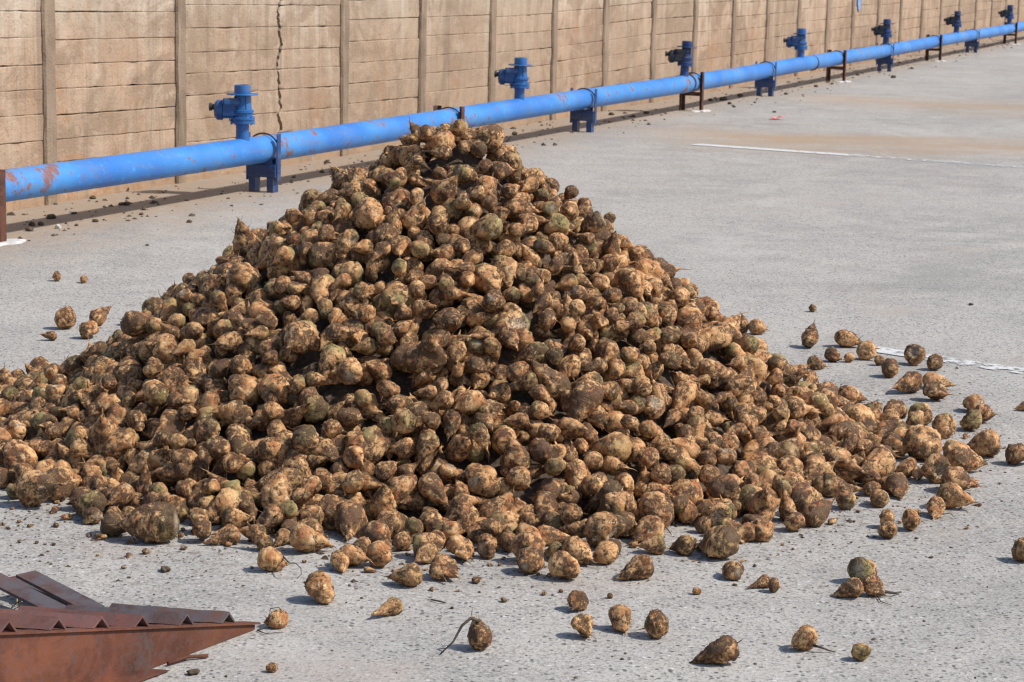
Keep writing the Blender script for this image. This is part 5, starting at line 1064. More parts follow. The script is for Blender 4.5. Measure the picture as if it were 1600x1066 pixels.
11,315,-1241,8095,431,-26,-95,-65,13,283,-1505,7300,97,-109,33,-75,5,339,-734,7511,596,184,-102,-153,38,234,289,8527,498,83,43,-50,25,295,-656,8053,838,-230,-54,-30,43,294,-312,6821,191,-20,16,204,
31,280,-584,8747,442,-93,52,-131,26,248,1342,8045,42,127,210,64,22,343,-1904,8333,37,-238,-6,157,40,307,-820,8073,723,68,-18,-281,30,321,-1236,7141,189,-107,-149,251,12,412,-1161,7288,284,-28,162,-194,
14,234,93,6637,84,207,-89,197,11,393,-1459,8629,107,-28,222,139,12,246,-946,8468,446,-189,-5,-88,11,273,-273,7587,784,-124,43,-77,7,295,-799,7064,313,-65,120,256,42,365,768,6942,35,-97,-75,104,
7,306,-18,8886,380,-190,-43,138,17,339,-602,7889,844,-116,62,-58,12,386,-780,7501,584,-36,-153,33,35,291,575,7580,429,-45,188,-201,38,264,-374,8761,492,-195,39,-103,28,328,738,8577,206,-47,-76,242,
14,320,-1500,7879,266,289,-12,10,23,464,-1225,8293,424,172,-64,-160,18,418,-598,7602,706,-73,69,-70,17,340,-1075,7184,279,-116,23,46,7,253,-1035,6702,34,186,94,169,16,284,713,7897,406,-128,126,-133,
13,240,1283,7985,22,80,-113,231,37,321,-232,7575,784,129,-108,13,7,448,-1711,7418,50,-67,187,228,47,442,56,8458,670,-48,-128,186,21,435,-517,8824,470,145,-117,212,13,349,996,7630,132,47,-130,-186,
42,383,33,7763,817,129,-28,-147,11,230,280,7729,672,-81,-45,-59,28,377,-1700,8262,119,266,-115,-68,7,306,-98,8291,864,-117,-28,262,43,513,602,7284,251,-82,-26,100,38,229,-71,6456,21,144,-22,157,
8,289,828,6851,24,128,-98,-94,11,255,706,7797,411,-205,37,-98,14,421,324,7559,562,-62,-102,102,10,345,-80,8234,891,85,0,-83,6,407,-1178,7506,384,3,124,-178,15,583,526,8142,567,146,-111,-145,
27,243,1256,7779,39,111,58,-132,10,343,1060,7742,132,-104,220,-45,33,244,-885,7256,420,207,70,-217,20,262,967,7119,39,-96,-229,-123,17,269,-883,8820,284,172,7,65,22,226,-18,8187,888,-15,-199,166,
20,230,836,7369,147,62,200,205,37,326,679,7988,411,-193,115,-107,16,268,-52,7711,848,194,-64,-126,35,476,-987,8909,207,-102,-131,152,43,353,-247,7206,477,215,9,6,45,358,773,7401,209,-175,57,26,
41,320,-1046,6978,149,-137,-214,137,19,230,-873,7184,380,-93,69,109,42,294,-376,6538,39,55,202,196,39,267,-1062,7423,448,-60,-168,154,13,323,-1122,7856,510,136,252,-66,43,409,-1075,8160,528,168,-77,-84,
42,268,-668,6978,272,-69,37,-71,43,317,86,8561,576,87,177,70,24,296,172,6510,28,-38,190,-172,22,417,828,7743,302,108,22,-84,18,264,-1416,6941,47,143,25,183,38,269,-282,6477,21,-51,189,-188,
11,376,405,8033,672,4,-166,27,16,304,-840,7065,291,-97,-69,13,15,510,1030,7193,48,-127,-68,90,26,241,187,7715,715,86,-241,155,26,280,1482,7992,20,147,-26,-119,12,373,240,7769,716,-125,-171,-163,
12,296,-39,8340,797,70,-148,218,5,289,1436,8305,32,8,-222,-216,9,289,134,8017,833,170,-198,150,7,280,-607,6463,25,-127,84,-77,40,238,-522,6760,144,133,-18,232,36,596,838,8619,127,-58,-52,187,
25,263,335,6835,152,-80,-212,190,13,369,922,7786,229,20,-134,-169,32,298,-551,8856,403,91,13,145,44,482,342,7975,664,-86,-29,128,11,252,-733,7438,591,120,-134,-235,37,292,420,7170,295,47,-113,-159,
14,394,-432,8167,946,-149,6,37,23,353,-1171,7688,432,24,227,-136,17,345,-818,7318,485,-113,-64,-57,38,405,-1249,7607,362,-91,100,-114,16,264,502,6726,34,91,164,214,16,307,-44,8452,730,3,143,-124,
10,245,-448,6630,67,-130,-135,58,11,259,-172,7701,860,205,-98,-165,27,203,181,7456,569,100,-198,-78,8,348,-381,8345,837,-40,118,-1,10,267,850,7931,347,-73,-43,-11,39,267,-525,8414,798,112,-30,253,
40,291,358,7889,692,110,70,-176,5,305,-882,8141,697,9,125,-198,2,323,-1945,8634,35,145,78,74,13,377,604,7801,471,158,24,-51,35,374,-1798,7684,38,136,15,73,42,344,-311,8747,523,-121,54,-217,
41,389,197,7400,536,0,-124,-256,39,254,977,7735,181,117,-37,-191,42,230,-524,6687,90,17,-217,122,30,413,1230,7829,53,102,150,-2,28,214,1,7343,571,18,-188,87,7,318,-57,8596,615,-145,-86,200,
23,361,152,8826,401,212,-59,211,45,353,-1102,8510,369,118,-31,50,40,352,242,8318,667,-175,108,80,20,318,-427,8719,527,-152,79,-158,13,379,-807,7814,693,164,-39,96,35,361,461,7236,307,190,84,46,
13,304,-803,8794,325,-71,96,-188,24,248,76,8687,525,-21,191,71,12,230,-724,7394,563,1,260,-154,44,243,185,7241,432,42,-151,-248,25,198,193,8776,397,-181,16,-178,11,252,682,7335,222,29,-146,-232,
39,230,-637,7944,839,174,25,37,7,287,-1570,7949,184,145,-92,-83,36,299,-143,8346,842,-38,242,126,29,436,863,7149,69,201,103,59,42,392,631,8034,444,-176,62,19,21,314,1128,7345,57,222,-177,-132,
37,337,-911,8603,398,-183,-95,74,24,230,665,7330,235,5,122,275,19,319,-701,7517,622,-75,-252,95,9,265,-1346,7708,324,119,-151,-98,11,234,-1000,6813,88,73,222,202,27,188,511,7174,284,-137,-3,32,
18,333,418,6709,47,208,-28,-49,40,328,228,8185,793,-122,-36,-50,44,290,-1629,8005,180,-133,-114,-118,24,260,-1436,7499,225,134,-50,18,29,441,86,8116,884,65,106,-263,32,460,922,7096,43,-91,-31,47,
12,361,-1322,7219,184,-73,230,-95,43,414,135,7845,803,149,-12,-125,28,418,-203,8462,741,-197,72,-96,7,458,-1508,8803,40,138,7,74,17,301,-30,8212,895,-24,-65,27,13,392,-965,8623,370,54,176,-229,
37,394,1186,8749,52,51,202,196,34,376,-860,8818,298,-93,120,-152,42,274,587,8570,294,-99,3,154,45,354,-1156,7409,341,-63,65,132,8,348,1234,8013,51,-235,121,-80,35,380,-1130,7993,497,-172,127,156,
21,239,-674,6542,24,107,191,198,33,426,-501,8095,927,-251,-109,131,28,254,651,7377,264,210,75,68,39,272,-479,7604,748,152,21,101,16,268,-128,6519,22,-129,59,-115,32,384,-747,8116,784,-68,1,153,
32,315,-199,6484,31,154,106,151,36,271,67,8020,894,101,-190,-118,35,413,-1037,6497,42,-24,-207,200,22,258,-488,7737,833,95,136,192,19,549,-924,8562,441,110,-182,-221,12,352,-79,8327,832,-145,23,152,
24,219,205,7359,540,218,176,-18,44,330,169,6571,38,238,45,35,47,404,-1348,7138,136,132,-132,-82,19,329,-247,7005,312,78,-147,-243,12,377,-807,8893,263,-164,24,-120,22,269,-164,8316,874,-74,158,120,
33,420,819,7129,75,-119,170,-75,1,420,1231,8331,44,144,108,83,9,262,-434,6895,226,-65,138,-81,18,275,610,7132,177,-178,47,-48,37,351,-279,8048,1055,114,-138,-125,37,362,-843,8809,319,163,-28,54,
42,236,758,7895,353,-159,99,41,41,269,130,8540,597,144,122,47,22,298,-941,6909,178,-185,103,-161,42,330,810,8120,350,-32,-237,67,15,324,462,7040,210,-36,-115,81,17,230,-357,6930,268,129,-170,148,
23,334,251,8753,405,-74,-127,229,8,322,-1216,8790,160,98,76,26,22,269,449,7909,624,-9,119,-111,38,267,714,7369,259,100,140,144,47,371,-1915,8441,34,95,-140,-118,27,254,-971,8849,225,-148,-109,247,
25,216,651,6809,24,-64,-83,90,20,372,-1287,8265,388,98,209,-21,42,327,-445,7644,785,234,-31,18,23,236,-1602,7288,62,-138,-71,-22,28,477,-497,6863,209,-90,-134,72,14,272,118,6810,187,-80,-56,193,
23,343,-243,8244,918,31,-292,-110,36,617,-961,8167,585,135,-52,47,22,362,-1120,7910,511,-77,101,103,8,230,199,8844,362,159,102,109,43,334,-669,8746,413,-51,99,-201,3,280,-578,8443,686,-103,41,102,
42,342,-224,7347,590,-87,-29,1,16,290,-279,8600,630,42,-134,-2,13,352,-673,7748,739,-99,-191,123,20,240,-599,8444,666,-2,-159,171,37,476,523,8298,466,-9,-152,-134,17,230,1046,7334,50,-42,14,221,
37,362,1287,7962,44,-162,79,-88,13,455,1233,8207,52,-15,-223,-196,36,307,-27,7496,691,-4,-133,122,17,296,342,6705,78,-58,-180,77,17,342,-549,8491,647,-163,-135,84,26,300,-1481,7131,75,-88,18,8,
5,304,-1190,7301,274,-98,-219,174,34,458,-704,8510,606,15,-26,65,21,281,471,6759,60,-83,-64,27,29,284,350,7072,275,154,104,-15,20,405,5,8451,727,-127,175,129,21,374,637,8131,466,148,-77,28,
37,341,-1473,8835,36,98,51,120,18,334,-1388,7495,234,86,94,-97,24,222,-887,7601,580,-79,115,162,16,358,713,8882,82,-138,-23,53,39,266,-705,7302,490,201,-41,12,39,289,1129,7832,105,-97,55,-34,
33,330,-663,6652,80,-170,6,172,24,266,993,7273,80,-178,157,-68,30,344,-1100,7935,538,176,205,78,40,272,-74,7303,556,-154,104,-190,35,613,593,8912,150,12,-98,-123,42,321,-640,6565,43,-82,65,228,
40,411,-534,8700,505,-127,41,-148,22,241,1162,7572,52,46,-16,10,45,343,-699,8622,491,-87,-94,31,38,361,-304,7153,438,-72,184,-74,1,243,-1046,6916,140,25,246,124,12,309,-1274,6758,34,129,60,90,
14,318,-321,8216,978,69,163,225,10,230,-540,8061,908,219,210,-12,40,246,-1130,7619,417,-44,175,-132,38,311,-806,8838,304,-221,25,-43,29,374,183,8039,799,100,-188,114,16,301,-1076,7137,257,-63,133,-56,
43,344,-627,8753,480,263,-4,167,19,267,771,8173,372,-119,-44,-183,47,290,-318,8486,820,125,-12,-80,27,225,-475,8238,855,110,-156,-27,40,390,-1134,8437,388,73,16,8,38,405,-1596,7928,145,61,114,144,
40,305,602,7642,401,48,-186,158,22,427,1173,7958,76,-148,82,76,7,293,-60,7890,972,111,221,131,11,228,1301,8438,19,-130,-68,46,42,321,-1203,7435,311,-43,-252,139,17,580,-1298,8754,153,46,196,135,
5,422,-1602,7652,132,-157,-122,38,20,505,-160,8791,543,137,-58,31,9,483,1042,7949,146,-159,113,-26,39,230,-869,6716,76,136,-277,23,40,393,19,8842,432,-20,-88,-48,20,583,-616,8655,534,-221,11,145,
14,282,658,7744,413,-75,-171,144,37,311,-1728,7607,57,-84,87,-131,12,275,-1104,7191,268,117,-174,64,13,307,-366,8457,720,-149,65,-201,30,404,778,8658,141,-93,175,-225,14,291,246,7888,749,-47,107,17,
39,343,-841,8541,485,-249,-91,20,37,284,-411,8646,576,-122,-146,249,38,327,21,6897,253,-12,107,44,11,270,-709,8876,310,66,66,81,28,227,1293,7213,29,-115,212,182,41,296,-1527,7404,131,-126,-42,-15,
10,394,-628,8297,756,-229,-89,112,5,281,-1471,7361,135,-111,-209,105,8,377,-306,8864,434,124,-202,-184,33,324,-1544,7940,210,-8,-67,-94,9,331,-868,6646,36,13,81,199,0,305,-330,7350,587,-89,-80,34,
17,274,-873,8064,680,92,-63,94,7,382,-584,8426,716,-179,100,-74,20,377,801,7871,334,-163,143,-109,10,388,9,8152,906,-239,152,-8,8,230,348,7239,403,-272,53,-39,42,471,-110,8543,705,17,-179,-207,
42,379,320,7286,417,-79,15,15,26,366,-400,8867,405,88,-159,-57,2,484,-224,8891,405,-139,84,-170,37,362,177,8612,510,109,21,-67,46,309,-560,8555,579,113,-215,-77,14,389,-846,8694,372,-173,-122,168,
14,487,-1819,7645,49,-1,185,-157,20,311,426,7187,318,62,-40,-25,46,412,413,6698,42,200,46,34,26,247,913,7550,162,109,-22,-89,7,243,544,7785,497,82,-46,-225,14,230,-1340,7687,322,148,-23,-37,
20,372,1180,8484,35,-89,58,-53,19,250,-1099,7285,315,96,-77,189,15,234,-1549,7303,92,156,-112,-127,11,270,-1196,7686,400,90,230,-139,43,333,-1563,7766,150,-99,75,-141,15,339,-530,7720,818,-50,161,-108,
15,379,651,8395,345,110,68,75,27,230,1269,8155,29,-113,106,258,26,185,-1271,7709,364,-85,147,-71,39,351,-883,8466,516,32,58,-301,12,280,-1182,7238,255,-73,41,11,21,394,-60,8206,936,-112,73,-81,
40,236,-327,8576,653,-3,5,-37,40,381,-722,8867,324,-171,-105,17,37,412,839,7882,293,-116,-14,117,40,397,-1435,8547,157,111,-15,71,40,274,298,8593,451,-146,-18,68,22,230,-387,8643,596,-48,132,251,
37,286,939,7200,66,121,212,-74,10,285,767,6992,53,-35,270,-119,26,178,-640,6628,53,-96,146,-184,18,391,-814,8125,717,-63,-136,-164,7,413,-1006,8021,570,-124,20,-46,40,366,-429,8157,958,139,83,112,
22,303,-650,8024,833,196,-72,-162,35,262,-551,7844,847,-20,171,190,18,349,426,8011,589,-154,140,-89,14,299,-198,8566,689,107,-141,-122,28,254,-578,8720,466,-31,187,145,40,312,-383,8763,512,122,127,143,
28,205,1033,7593,98,-94,163,-121,20,289,-121,8760,523,104,66,-40,6,243,-522,6794,164,-109,-150,-154,47,249,-393,6751,133,-14,-284,124,14,369,-1185,8845,173,193,-99,-6,40,244,-1233,7688,384,102,-89,-60,
37,267,-924,8731,335,-173,-168,-74,26,223,-364,8433,791,55,161,-129,12,320,225,8399,659,88,87,196,19,267,-158,8525,760,142,16,-241,14,267,1144,7753,108,-194,-67,92,2,331,803,8718,161,-117,-14,112,
38,267,-150,8433,807,161,58,39,13,267,-275,8351,907,25,127,-10,5,313,-379,8264,933,35,149,-81,13,419,299,8661,415,-145,132,-182,32,434,-453,8599,634,141,160,-148,13,290,-969,8284,560,10,210,72,
22,307,-131,8858,423,-44,-212,-167,13,489,1031,8599,32,-80,-106,168,15,422,1160,7798,57,163,123,39,21,335,-1248,8422,314,83,-249,-115,43,384,1048,7784,138,75,-61,-116,31,355,-761,8706,405,68,0,34,
38,349,-436,8299,811,92,-103,-6,2,310,-133,6624,67,-25,254,-141,24,217,-140,8099,1016,-60,-118,-55,37,234,513,8589,327,-196,95,-69,15,276,-336,8050,1060,-145,-44,-158,45,473,-1626,8041,107,73,179,-188,
32,364,-1781,8526,36,-180,245,39,23,264,1137,8443,23,41,-123,-133,40,280,76,6342,26,-129,-105,101,10,346,-1633,8834,41,75,-98,241,25,246,-1831,7362,35,165,137,109,17,337,375,8758,369,238,105,-30,
23,280,307,7919,710,-112,160,74,12,294,-51,8664,564,34,-125,258,40,459,-1951,7270,50,8,-187,-238,42,381,1044,8462,94,-94,50,28,4,320,-1027,8460,421,115,-81,-12,28,324,686,8702,183,183,190,106,
40,545,-1527,8502,149,-196,32,42,40,273,-2058,8032,33,181,-186,-33,19,284,1079,8168,112,-224,128,-50,24,212,893,8494,175,-5,-80,-296,10,474,-1944,7631,45,120,98,80,39,283,1200,8655,19,-2,-123,-111,
10,357,-1812,8329,28,23,-138,-22,43,617,433,8213,542,139,148,46,18,313,-72,8514,715,-165,189,41,17,425,1310,8119,44,-146,-59,75,19,385,-1162,8366,392,142,150,-213,21,445,-1549,8716,41,138,-33,43,
24,264,393,8487,493,-39,39,198,14,350,-1467,8448,165,-3,126,153,10,273,362,8354,571,-88,93,68,31,420,317,8124,657,133,204,78,17,314,691,8139,439,-77,94,-76,23,266,1144,8636,25,155,-14,-9,
27,233,-773,7837,703,134,-7,80,17,439,-1608,8214,149,-183,18,143,8,313,847,8831,37,-46,-236,-170,40,369,420,8336,518,107,-73,-83,34,369,-1049,7941,553,-60,36,-77,19,326,-1406,8300,262,239,-7,-111,
19,444,-2092,8392,35,8,184,241,23,404,802,8737,92,137,125,17,20,360,-1750,7167,47,-226,138,-105,28,231,-1938,7766,31,7,84,84,28,348,-1816,7905,42,109,44,91,11,270,-191,7003,317,190,-79,-59,
11,363,646,7908,443,-21,-195,-192,27,208,184,8339,674,-186,133,128,16,366,-1399,8706,130,88,41,219,28,246,-1642,8317,97,-174,0,253,42,318,-1980,8314,39,-194,-46,28,4,581,-2102,8269,56,-69,-76,6,
8,300,-1240,6777,21,136,-12,34,42,283,1025,8747,25,65,-76,-168,7,291,594,8179,454,-95,142,-39,24,211,676,7673,402,-112,-105,-60,9,343,-480,8174,921,-44,128,-87,12,345,107,8226,810,26,-207,167,
47,298,-349,6689,82,163,-82,-136,12,250,-1649,8671,19,-125,57,-73,0,394,-1188,8546,280,-35,235,128,14,531,62,8365,747,-175,78,124,37,319,941,8348,167,-2,-82,141,14,230,-751,8393,611,-43,91,-268,
37,334,748,8038,368,102,-10,6,36,356,-1845,7151,30,-83,65,46,18,325,-28,6539,42,195,13,30,0,464,1230,8558,52,-93,-163,159,12,534,-1069,8297,484,146,-59,38,19,301,-1702,8708,34,-171,60,-81,
30,361,-680,8556,521,64,105,-262,15,469,-1481,8112,215,-68,106,-146,11,470,921,8337,238,135,-35,-110,21,413,-409,8439,733,-90,-134,244,23,237,-1791,8756,26,176,113,-66,8,251,-883,8846,259,80,-35,103,
30,424,-615,8846,395,99,-45,-84,9,462,534,8056,512,24,-153,213,15,283,250,8462,572,-80,211,85,32,410,-1203,8665,267,-19,-55,-23,39,312,614,8630,271,32,134,30,28,263,1086,7329,29,115,122,67,
12,519,-1358,8624,163,-187,-162,109,14,462,972,8419,171,0,215,-10,43,400,-2160,7974,36,32,-107,293,9,263,-857,8251,640,73,-13,-5,16,328,914,7621,177,171,10,-83,18,448,-1107,8847,211,115,-175,-195,
37,289,305,7478,525,77,-80,-224,42,458,-708,8219,746,68,57,22,38,280,-1865,8381,26,162,-40,-29,38,295,262,8064,730,112,-22,-173,46,287,755,8532,233,-29,204,-10,5,479,-1040,8699,292,-23,225,150,
32,298,109,8817,398,71,-90,-73,20,337,-2039,7940,44,-235,-48,-66,11,288,-505,8410,713,-127,20,-154,15,379,1012,8259,146,-116,-246,-141,4,480,967,8875,42,-146,41,-32,38,383,-1020,7686,511,98,96,145,
39,242,-1065,8011,543,22,42,277,20,393,1064,8675,38,152,20,-11,28,244,-105,7196,460,174,-53,-112,23,480,-1697,8504,92,158,-158,174,23,289,1187,8265,35,-189,-22,-37,42,449,-1617,7771,133,171,-91,-37,
24,254,-1339,7810,316,111,46,150,33,266,708,7170,146,67,-189,166,20,320,-845,8423,542,-218,-105,114,32,617,553,8419,389,188,-186,166,23,249,686,8501,282,-206,-56,91,43,319,-2157,7799,33,127,94,105,
39,230,-1689,8363,49,135,-30,23,2,269,1234,7926,29,12,-213,-173,42,362,268,8777,366,51,-81,-95,41,374,-769,8594,499,-7,-32,173,10,403,656,8767,231,-20,-252,-29,10,230,14,7846,887,-99,-62,54,
16,281,-1118,8132,473,-37,116,-148,37,288,825,8563,151,-173,43,35,0,313,-1764,8661,21,10,-113,73,38,340,-807,8190,671,94,174,-205,19,414,840,7841,300,105,-218,166,15,403,-1852,8087,46,139,-128,-70,
23,315,418,8632,367,-24,-175,-116,43,323,1050,8857,35,-180,150,-78,10,327,-590,8379,734,-140,-87,149,44,243,-1647,7138,24,86,131,195,37,373,987,7289,47,130,-75,-129,45,458,-1823,7550,44,-86,119,-141,
7,295,-753,8006,739,-165,-49,-63,9,401,-2121,7672,51,-5,228,-33,28,271,-744,8795,385,-191,0,184,26,352,1174,8106,47,126,-26,-120,8,230,1124,8221,67,-13,-112,-251,9,339,-1615,7207,60,83,-79,224,
21,277,-1867,7197,21,-131,-66,75,15,339,-1332,8041,344,18,-224,-158,18,379,1378,7917,38,156,-41,-61,42,241,595,8277,413,-118,121,46,28,189,607,6433,20,-98,-28,-1,24,247,-1300,8327,344,-244,11,-99,
13,243,-910,8513,446,133,4,42,7,258,885,8690,73,52,49,-170,3,340,-1030,8568,400,27,240,-101,12,386,933,8149,219,167,191,65,5,276,1091,8353,49,-115,-4,89,23,342,806,8024,321,149,182,99,
46,313,-204,6713,110,-1,276,-116,24,364,-285,8148,1011,-36,116,-248,15,271,1259,8256,28,-118,140,-129,40,281,-1826,8697,26,-56,184,-188,22,237,644,8415,310,49,250,180,39,361,1200,8370,38,125,140,113,
10,337,-1489,8426,148,-194,-149,52,17,354,-1730,8859,34,145,-22,-15,16,233,-1422,7735,265,-75,125,207,17,273,1173,8508,35,101,231,-171,37,356,-158,8564,644,-178,-19,117,5,437,-2097,7876,50,69,-189,-171,
42,285,-1157,8087,456,156,166,-200,6,374,-1874,7438,42,256,-28,-110,11,317,281,8236,641,149,152,14,15,393,-773,8343,662,-124,-112,-113,3,454,-2040,7513,47,103,-144,-149,21,230,1284,7806,25,117,164,83,
32,289,-1835,8464,30,156,-22,-14,22,253,468,6709,51,-184,-28,-66,27,257,509,7028,172,81,-113,-213,44,310,-1474,8272,193,-93,-208,72,2,303,-318,7534,721,182,67,148,2,371,-1941,8094,29,-105,-98,43,
42,387,1237,8197,46,-171,62,-23,31,312,-551,8187,853,-105,-77,145,34,263,-872,8653,378,-104,67,-164,27,210,-1585,8332,138,184,-235,95,43,414,-2071,7335,38,-152,-13,16,36,366,533,8240,471,158,220,84,
40,290,-1279,8483,254,86,139,-216,45,294,875,7288,95,-173,115,13,39,349,-1380,8496,225,187,-158,4,20,308,931,8789,29,-157,-48,86,38,280,-1531,8014,176,148,-144,-48,20,247,513,8490,403,166,234,56,
12,281,-1817,8200,29,-71,77,-28,46,360,-864,7922,668,85,-134,-134,41,363,-1364,8916,40,53,105,133,16,390,-1963,7062,32,77,-110,-27,14,277,596,8517,330,185,60,96,2,243,241,8507,564,146,218,-140,
42,230,-562,8518,619,144,-27,61,10,333,905,8040,233,155,72,-25,22,308,1292,7904,31,109,172,164,12,449,-1919,7928,50,-170,-84,-54,39,254,-1057,7819,547,-26,-107,249,41,318,-1374,8062,346,-200,214,-89,
47,243,1048,8537,27,142,148,94,44,416,604,8017,452,89,-15,-126,29,321,353,6735,76,-51,259,-119,8,312,756,7876,389,161,-40,44,10,288,-649,8502,603,194,-94,-223,30,312,-1410,6832,31,142,-103,-103,
16,251,899,8639,66,-162,87,53,32,452,-1358,8168,294,-33,102,-201,29,282,-134,7609,795,-57,-256,134,34,267,1205,8854,25,-150,-23,11,6,447,889,8278,218,104,83,-23,3,286,713,8841,96,20,-70,-79,
41,230,-415,8059,987,125,-238,-136,20,297,-1738,8090,56,151,-111,-28,14,342,733,7954,377,81,-161,171,18,311,9,8683,539,106,22,-24,42,334,23,8547,614,46,-151,227,27,197,558,8780,200,-218,63,-93,
19,309,-1760,8153,64,-170,-2,-195,45,243,-624,8426,649,55,27,116,26,202,-2014,7774,20,-131,133,-114,37,258,-1422,8031,265,116,27,146,9,233,-1697,7312,27,-55,219,-152,7,264,383,8849,242,-90,-58,217,
23,265,893,7534,172,44,-89,-134,42,255,-1984,7828,25,-113,95,-63,4,350,-1878,7848,31,-54,163,159,11,248,-1448,8352,232,45,-158,-234,10,313,664,8309,371,-187,-6,-45,42,331,-1991,7405,39,-9,235,-142,
31,309,1096,8286,68,-120,-262,-79,28,176,346,8805,302,61,-71,-82,42,312,615,8229,421,-31,-50,108,15,230,-618,7424,608,-80,20,224,41,230,-1142,8824,183,-174,127,-210,15,391,182,8116,772,130,183,109,
25,305,-1713,8485,45,136,-167,-104,14,310,666,8365,327,-208,26,31,24,216,-1996,8135,26,-75,-181,124,7,306,-1000,8043,553,56,159,-189,42,347,-866,8351,562,110,189,-225,3,303,-720,8464,574,95,-237,-133,
40,334,-1995,7897,38,-44,-238,162,40,301,-690,8378,676,-105,-73,162,41,293,774,8835,93,-111,-82,0,44,299,-1008,7760,552,-61,49,-218,26,188,-1383,7851,287,142,-75,51,39,291,-344,8542,677,94,101,-232,
31,267,533,7752,489,67,-197,176,39,310,914,7930,260,98,-47,2,33,256,-1969,7493,22,142,96,164,42,225,-1322,8435,255,137,-224,-82,1,299,-39,8126,949,16,-38,67,20,265,-1631,7105,29,-116,-56,-269,
40,276,-419,7832,900,168,-11,82,40,244,182,7646,688,207,4,-67,20,247,1062,8794,19,-15,-188,-213,13,230,1344,7849,36,-223,-145,54,32,305,157,8475,640,9,-109,91,21,260,-1437,8877,23,-170,1,-76,
42,295,-918,7328,432,55,-182,-60,45,321,-1613,8617,32,5,148,-215,11,329,-136,8649,598,87,-84,-19,16,287,-1182,8217,447,131,22,-80,13,446,-1711,7928,79,-140,-126,60,18,339,-581,7599,714,219,-71,-58,
23,312,-2076,8105,25,83,83,22,12,436,618,8887,111,88,-119,250,8,230,-1705,8619,16,46,-151,-154,24,184,-1125,8704,243,26,81,-144,25,188,938,7711,210,-198,-81,-13,15,327,-574,6872,197,-33,275,-136,
41,237,504,8847,208,58,129,-173,8,247,-867,7141,332,201,20,87,25,228,-386,8839,442,-95,-153,121,41,248,-2012,7199,19,119,120,250,25,240,-532,8369,770,162,-86,49,19,277,160,8883,335,119,132,11,
17,347,-1898,7517,37,-91,173,-148,8,279,-1823,7285,13,36,118,152,40,282,45,8878,391,-131,22,46,4,258,310,7324,436,134,148,128,40,317,-1862,7750,44,-43,171,152,14,320,352,8603,414,-144,-20,124,
15,302,-380,8199,945,63,139,222,2,360,-56,8757,504,-173,-19,24,42,246,505,7967,560,-72,-137,214,18,356,492,8783,258,37,-203,-215,38,237,-1640,8763,21,-38,189,-151,20,328,667,8585,252,71,-12,104,
38,247,572,7883,493,113,192,85,10,230,-2005,8507,18,91,-95,-85,9,300,386,8118,606,-62,-26,124,14,300,-1953,7183,31,-44,54,180,28,197,-1812,7467,27,-1,166,-38,18,251,-850,8609,411,-144,39,-148,
26,268,-1770,7781,51,-127,45,-97,20,230,-717,7930,780,-58,-268,16,13,224,339,8664,392,66,220,111,13,260,-975,8529,419,-158,92,-127,7,369,-2078,7437,49,-54,13,-16,27,205,-1954,7455,22,150,47,-181,
39,225,-1405,7799,290,-35,-193,-100,26,176,-145,6336,14,67,-100,166,17,355,1105,8579,33,111,-95,-88,22,317,423,7663,549,-111,-25,82,17,230,-158,6549,24,96,160,204,18,307,1454,7867,29,130,165,-211,
20,230,-853,7861,676,6,102,-145,20,262,510,8140,540,-16,90,-135,26,212,-1274,7251,202,-180,3,90,38,254,778,7400,184,164,188,123,40,274,248,7947,769,-97,15,-167,42,251,-1223,8306,403,-94,213,-2,
19,245,953,7971,214,121,75,38,8,271,883,8572,125,-84,-2,74,25,263,-1666,8134,88,-4,-154,132,40,247,-1697,8770,29,-38,-257,-107,47,400,272,8388,611,-55,-128,-228,20,307,-1862,8292,25,146,35,93,
9,230,508,7525,419,-159,84,-82,2,360,975,8708,35,-159,-14,51,18,230,-1080,8493,380,-182,-70,16,28,213,156,8403,671,-88,-249,-28,16,278,-265,7928,1046,-96,-93,41,19,230,819,8296,252,86,23,28,
38,494,-1244,8902,100,154,-177,-67,9,251,-1747,7303,22,140,27,32,13,268,-1662,8583,38,73,-175,-132,20,266,1128,8701,22,-104,143,-150,22,265,-1857,8520,24,-140,74,-93,9,284,-2056,8475,19,-67,84,50,
11,374,-1470,8176,198,-139,-10,-129,12,483,103,8506,656,-247,67,-27,9,391,-1129,8580,296,83,40,75,24,343,837,7971,302,-105,-9,98,42,315,244,7762,690,0,-154,155,28,323,1153,7692,71,-80,224,-163,
40,322,-1061,8065,536,-242,68,175,27,465,-714,8666,496,63,55,-34,7,347,-1855,7726,71,-5,-1,28,18,389,699,8178,408,-1,-56,-34,1,270,349,8855,279,33,-55,-2,18,489,69,8641,615,219,67,-7,
39,440,588,8868,165,49,-170,231,36,422,-1685,8611,43,133,-135,-135,32,348,-457,8498,667,46,-241,-108,38,397,-1072,8778,216,-65,125,-214,12,529,309,8787,333,31,-120,249,38,337,890,7049,34,-49,127,4,
15,432,-858,8331,580,4,193,164,40,336,882,8688,108,124,-79,64,8,261,96,8033,877,-68,36,174,8,352,-1489,8520,134,10,-241,-176,12,370,-1511,8312,198,73,214,176,37,364,597,7962,472,41,-85,-146,
37,568,-1427,8927,61,93,88,103,42,349,-1642,8174,104,-149,-19,9,14,383,937,8330,204,80,-201,-174,2,380,609,8601,282,21,-136,-72,38,338,972,8579,90,168,147,-165,47,333,-1723,8300,60,52,-206,-11,
10,257,-1366,8571,182,-155,-169,80,8,275,-482,8582,591,-179,21,-92,0,498,-419,8519,716,125,-213,-167,37,337,-1670,7391,53,-25,197,-159,15,517,447,8321,529,-151,-50,73,26,314,-128,8077,1058,26,-169,-10,
10,230,-1635,8301,92,-42,-168,36,11,490,1125,8533,52,144,-76,-92,1,243,-1385,8098,294,152,220,-135,18,357,-1048,8424,435,-57,258,154,20,337,894,7309,92,-126,194,-180,20,352,269,8254,640,103,3,-72,
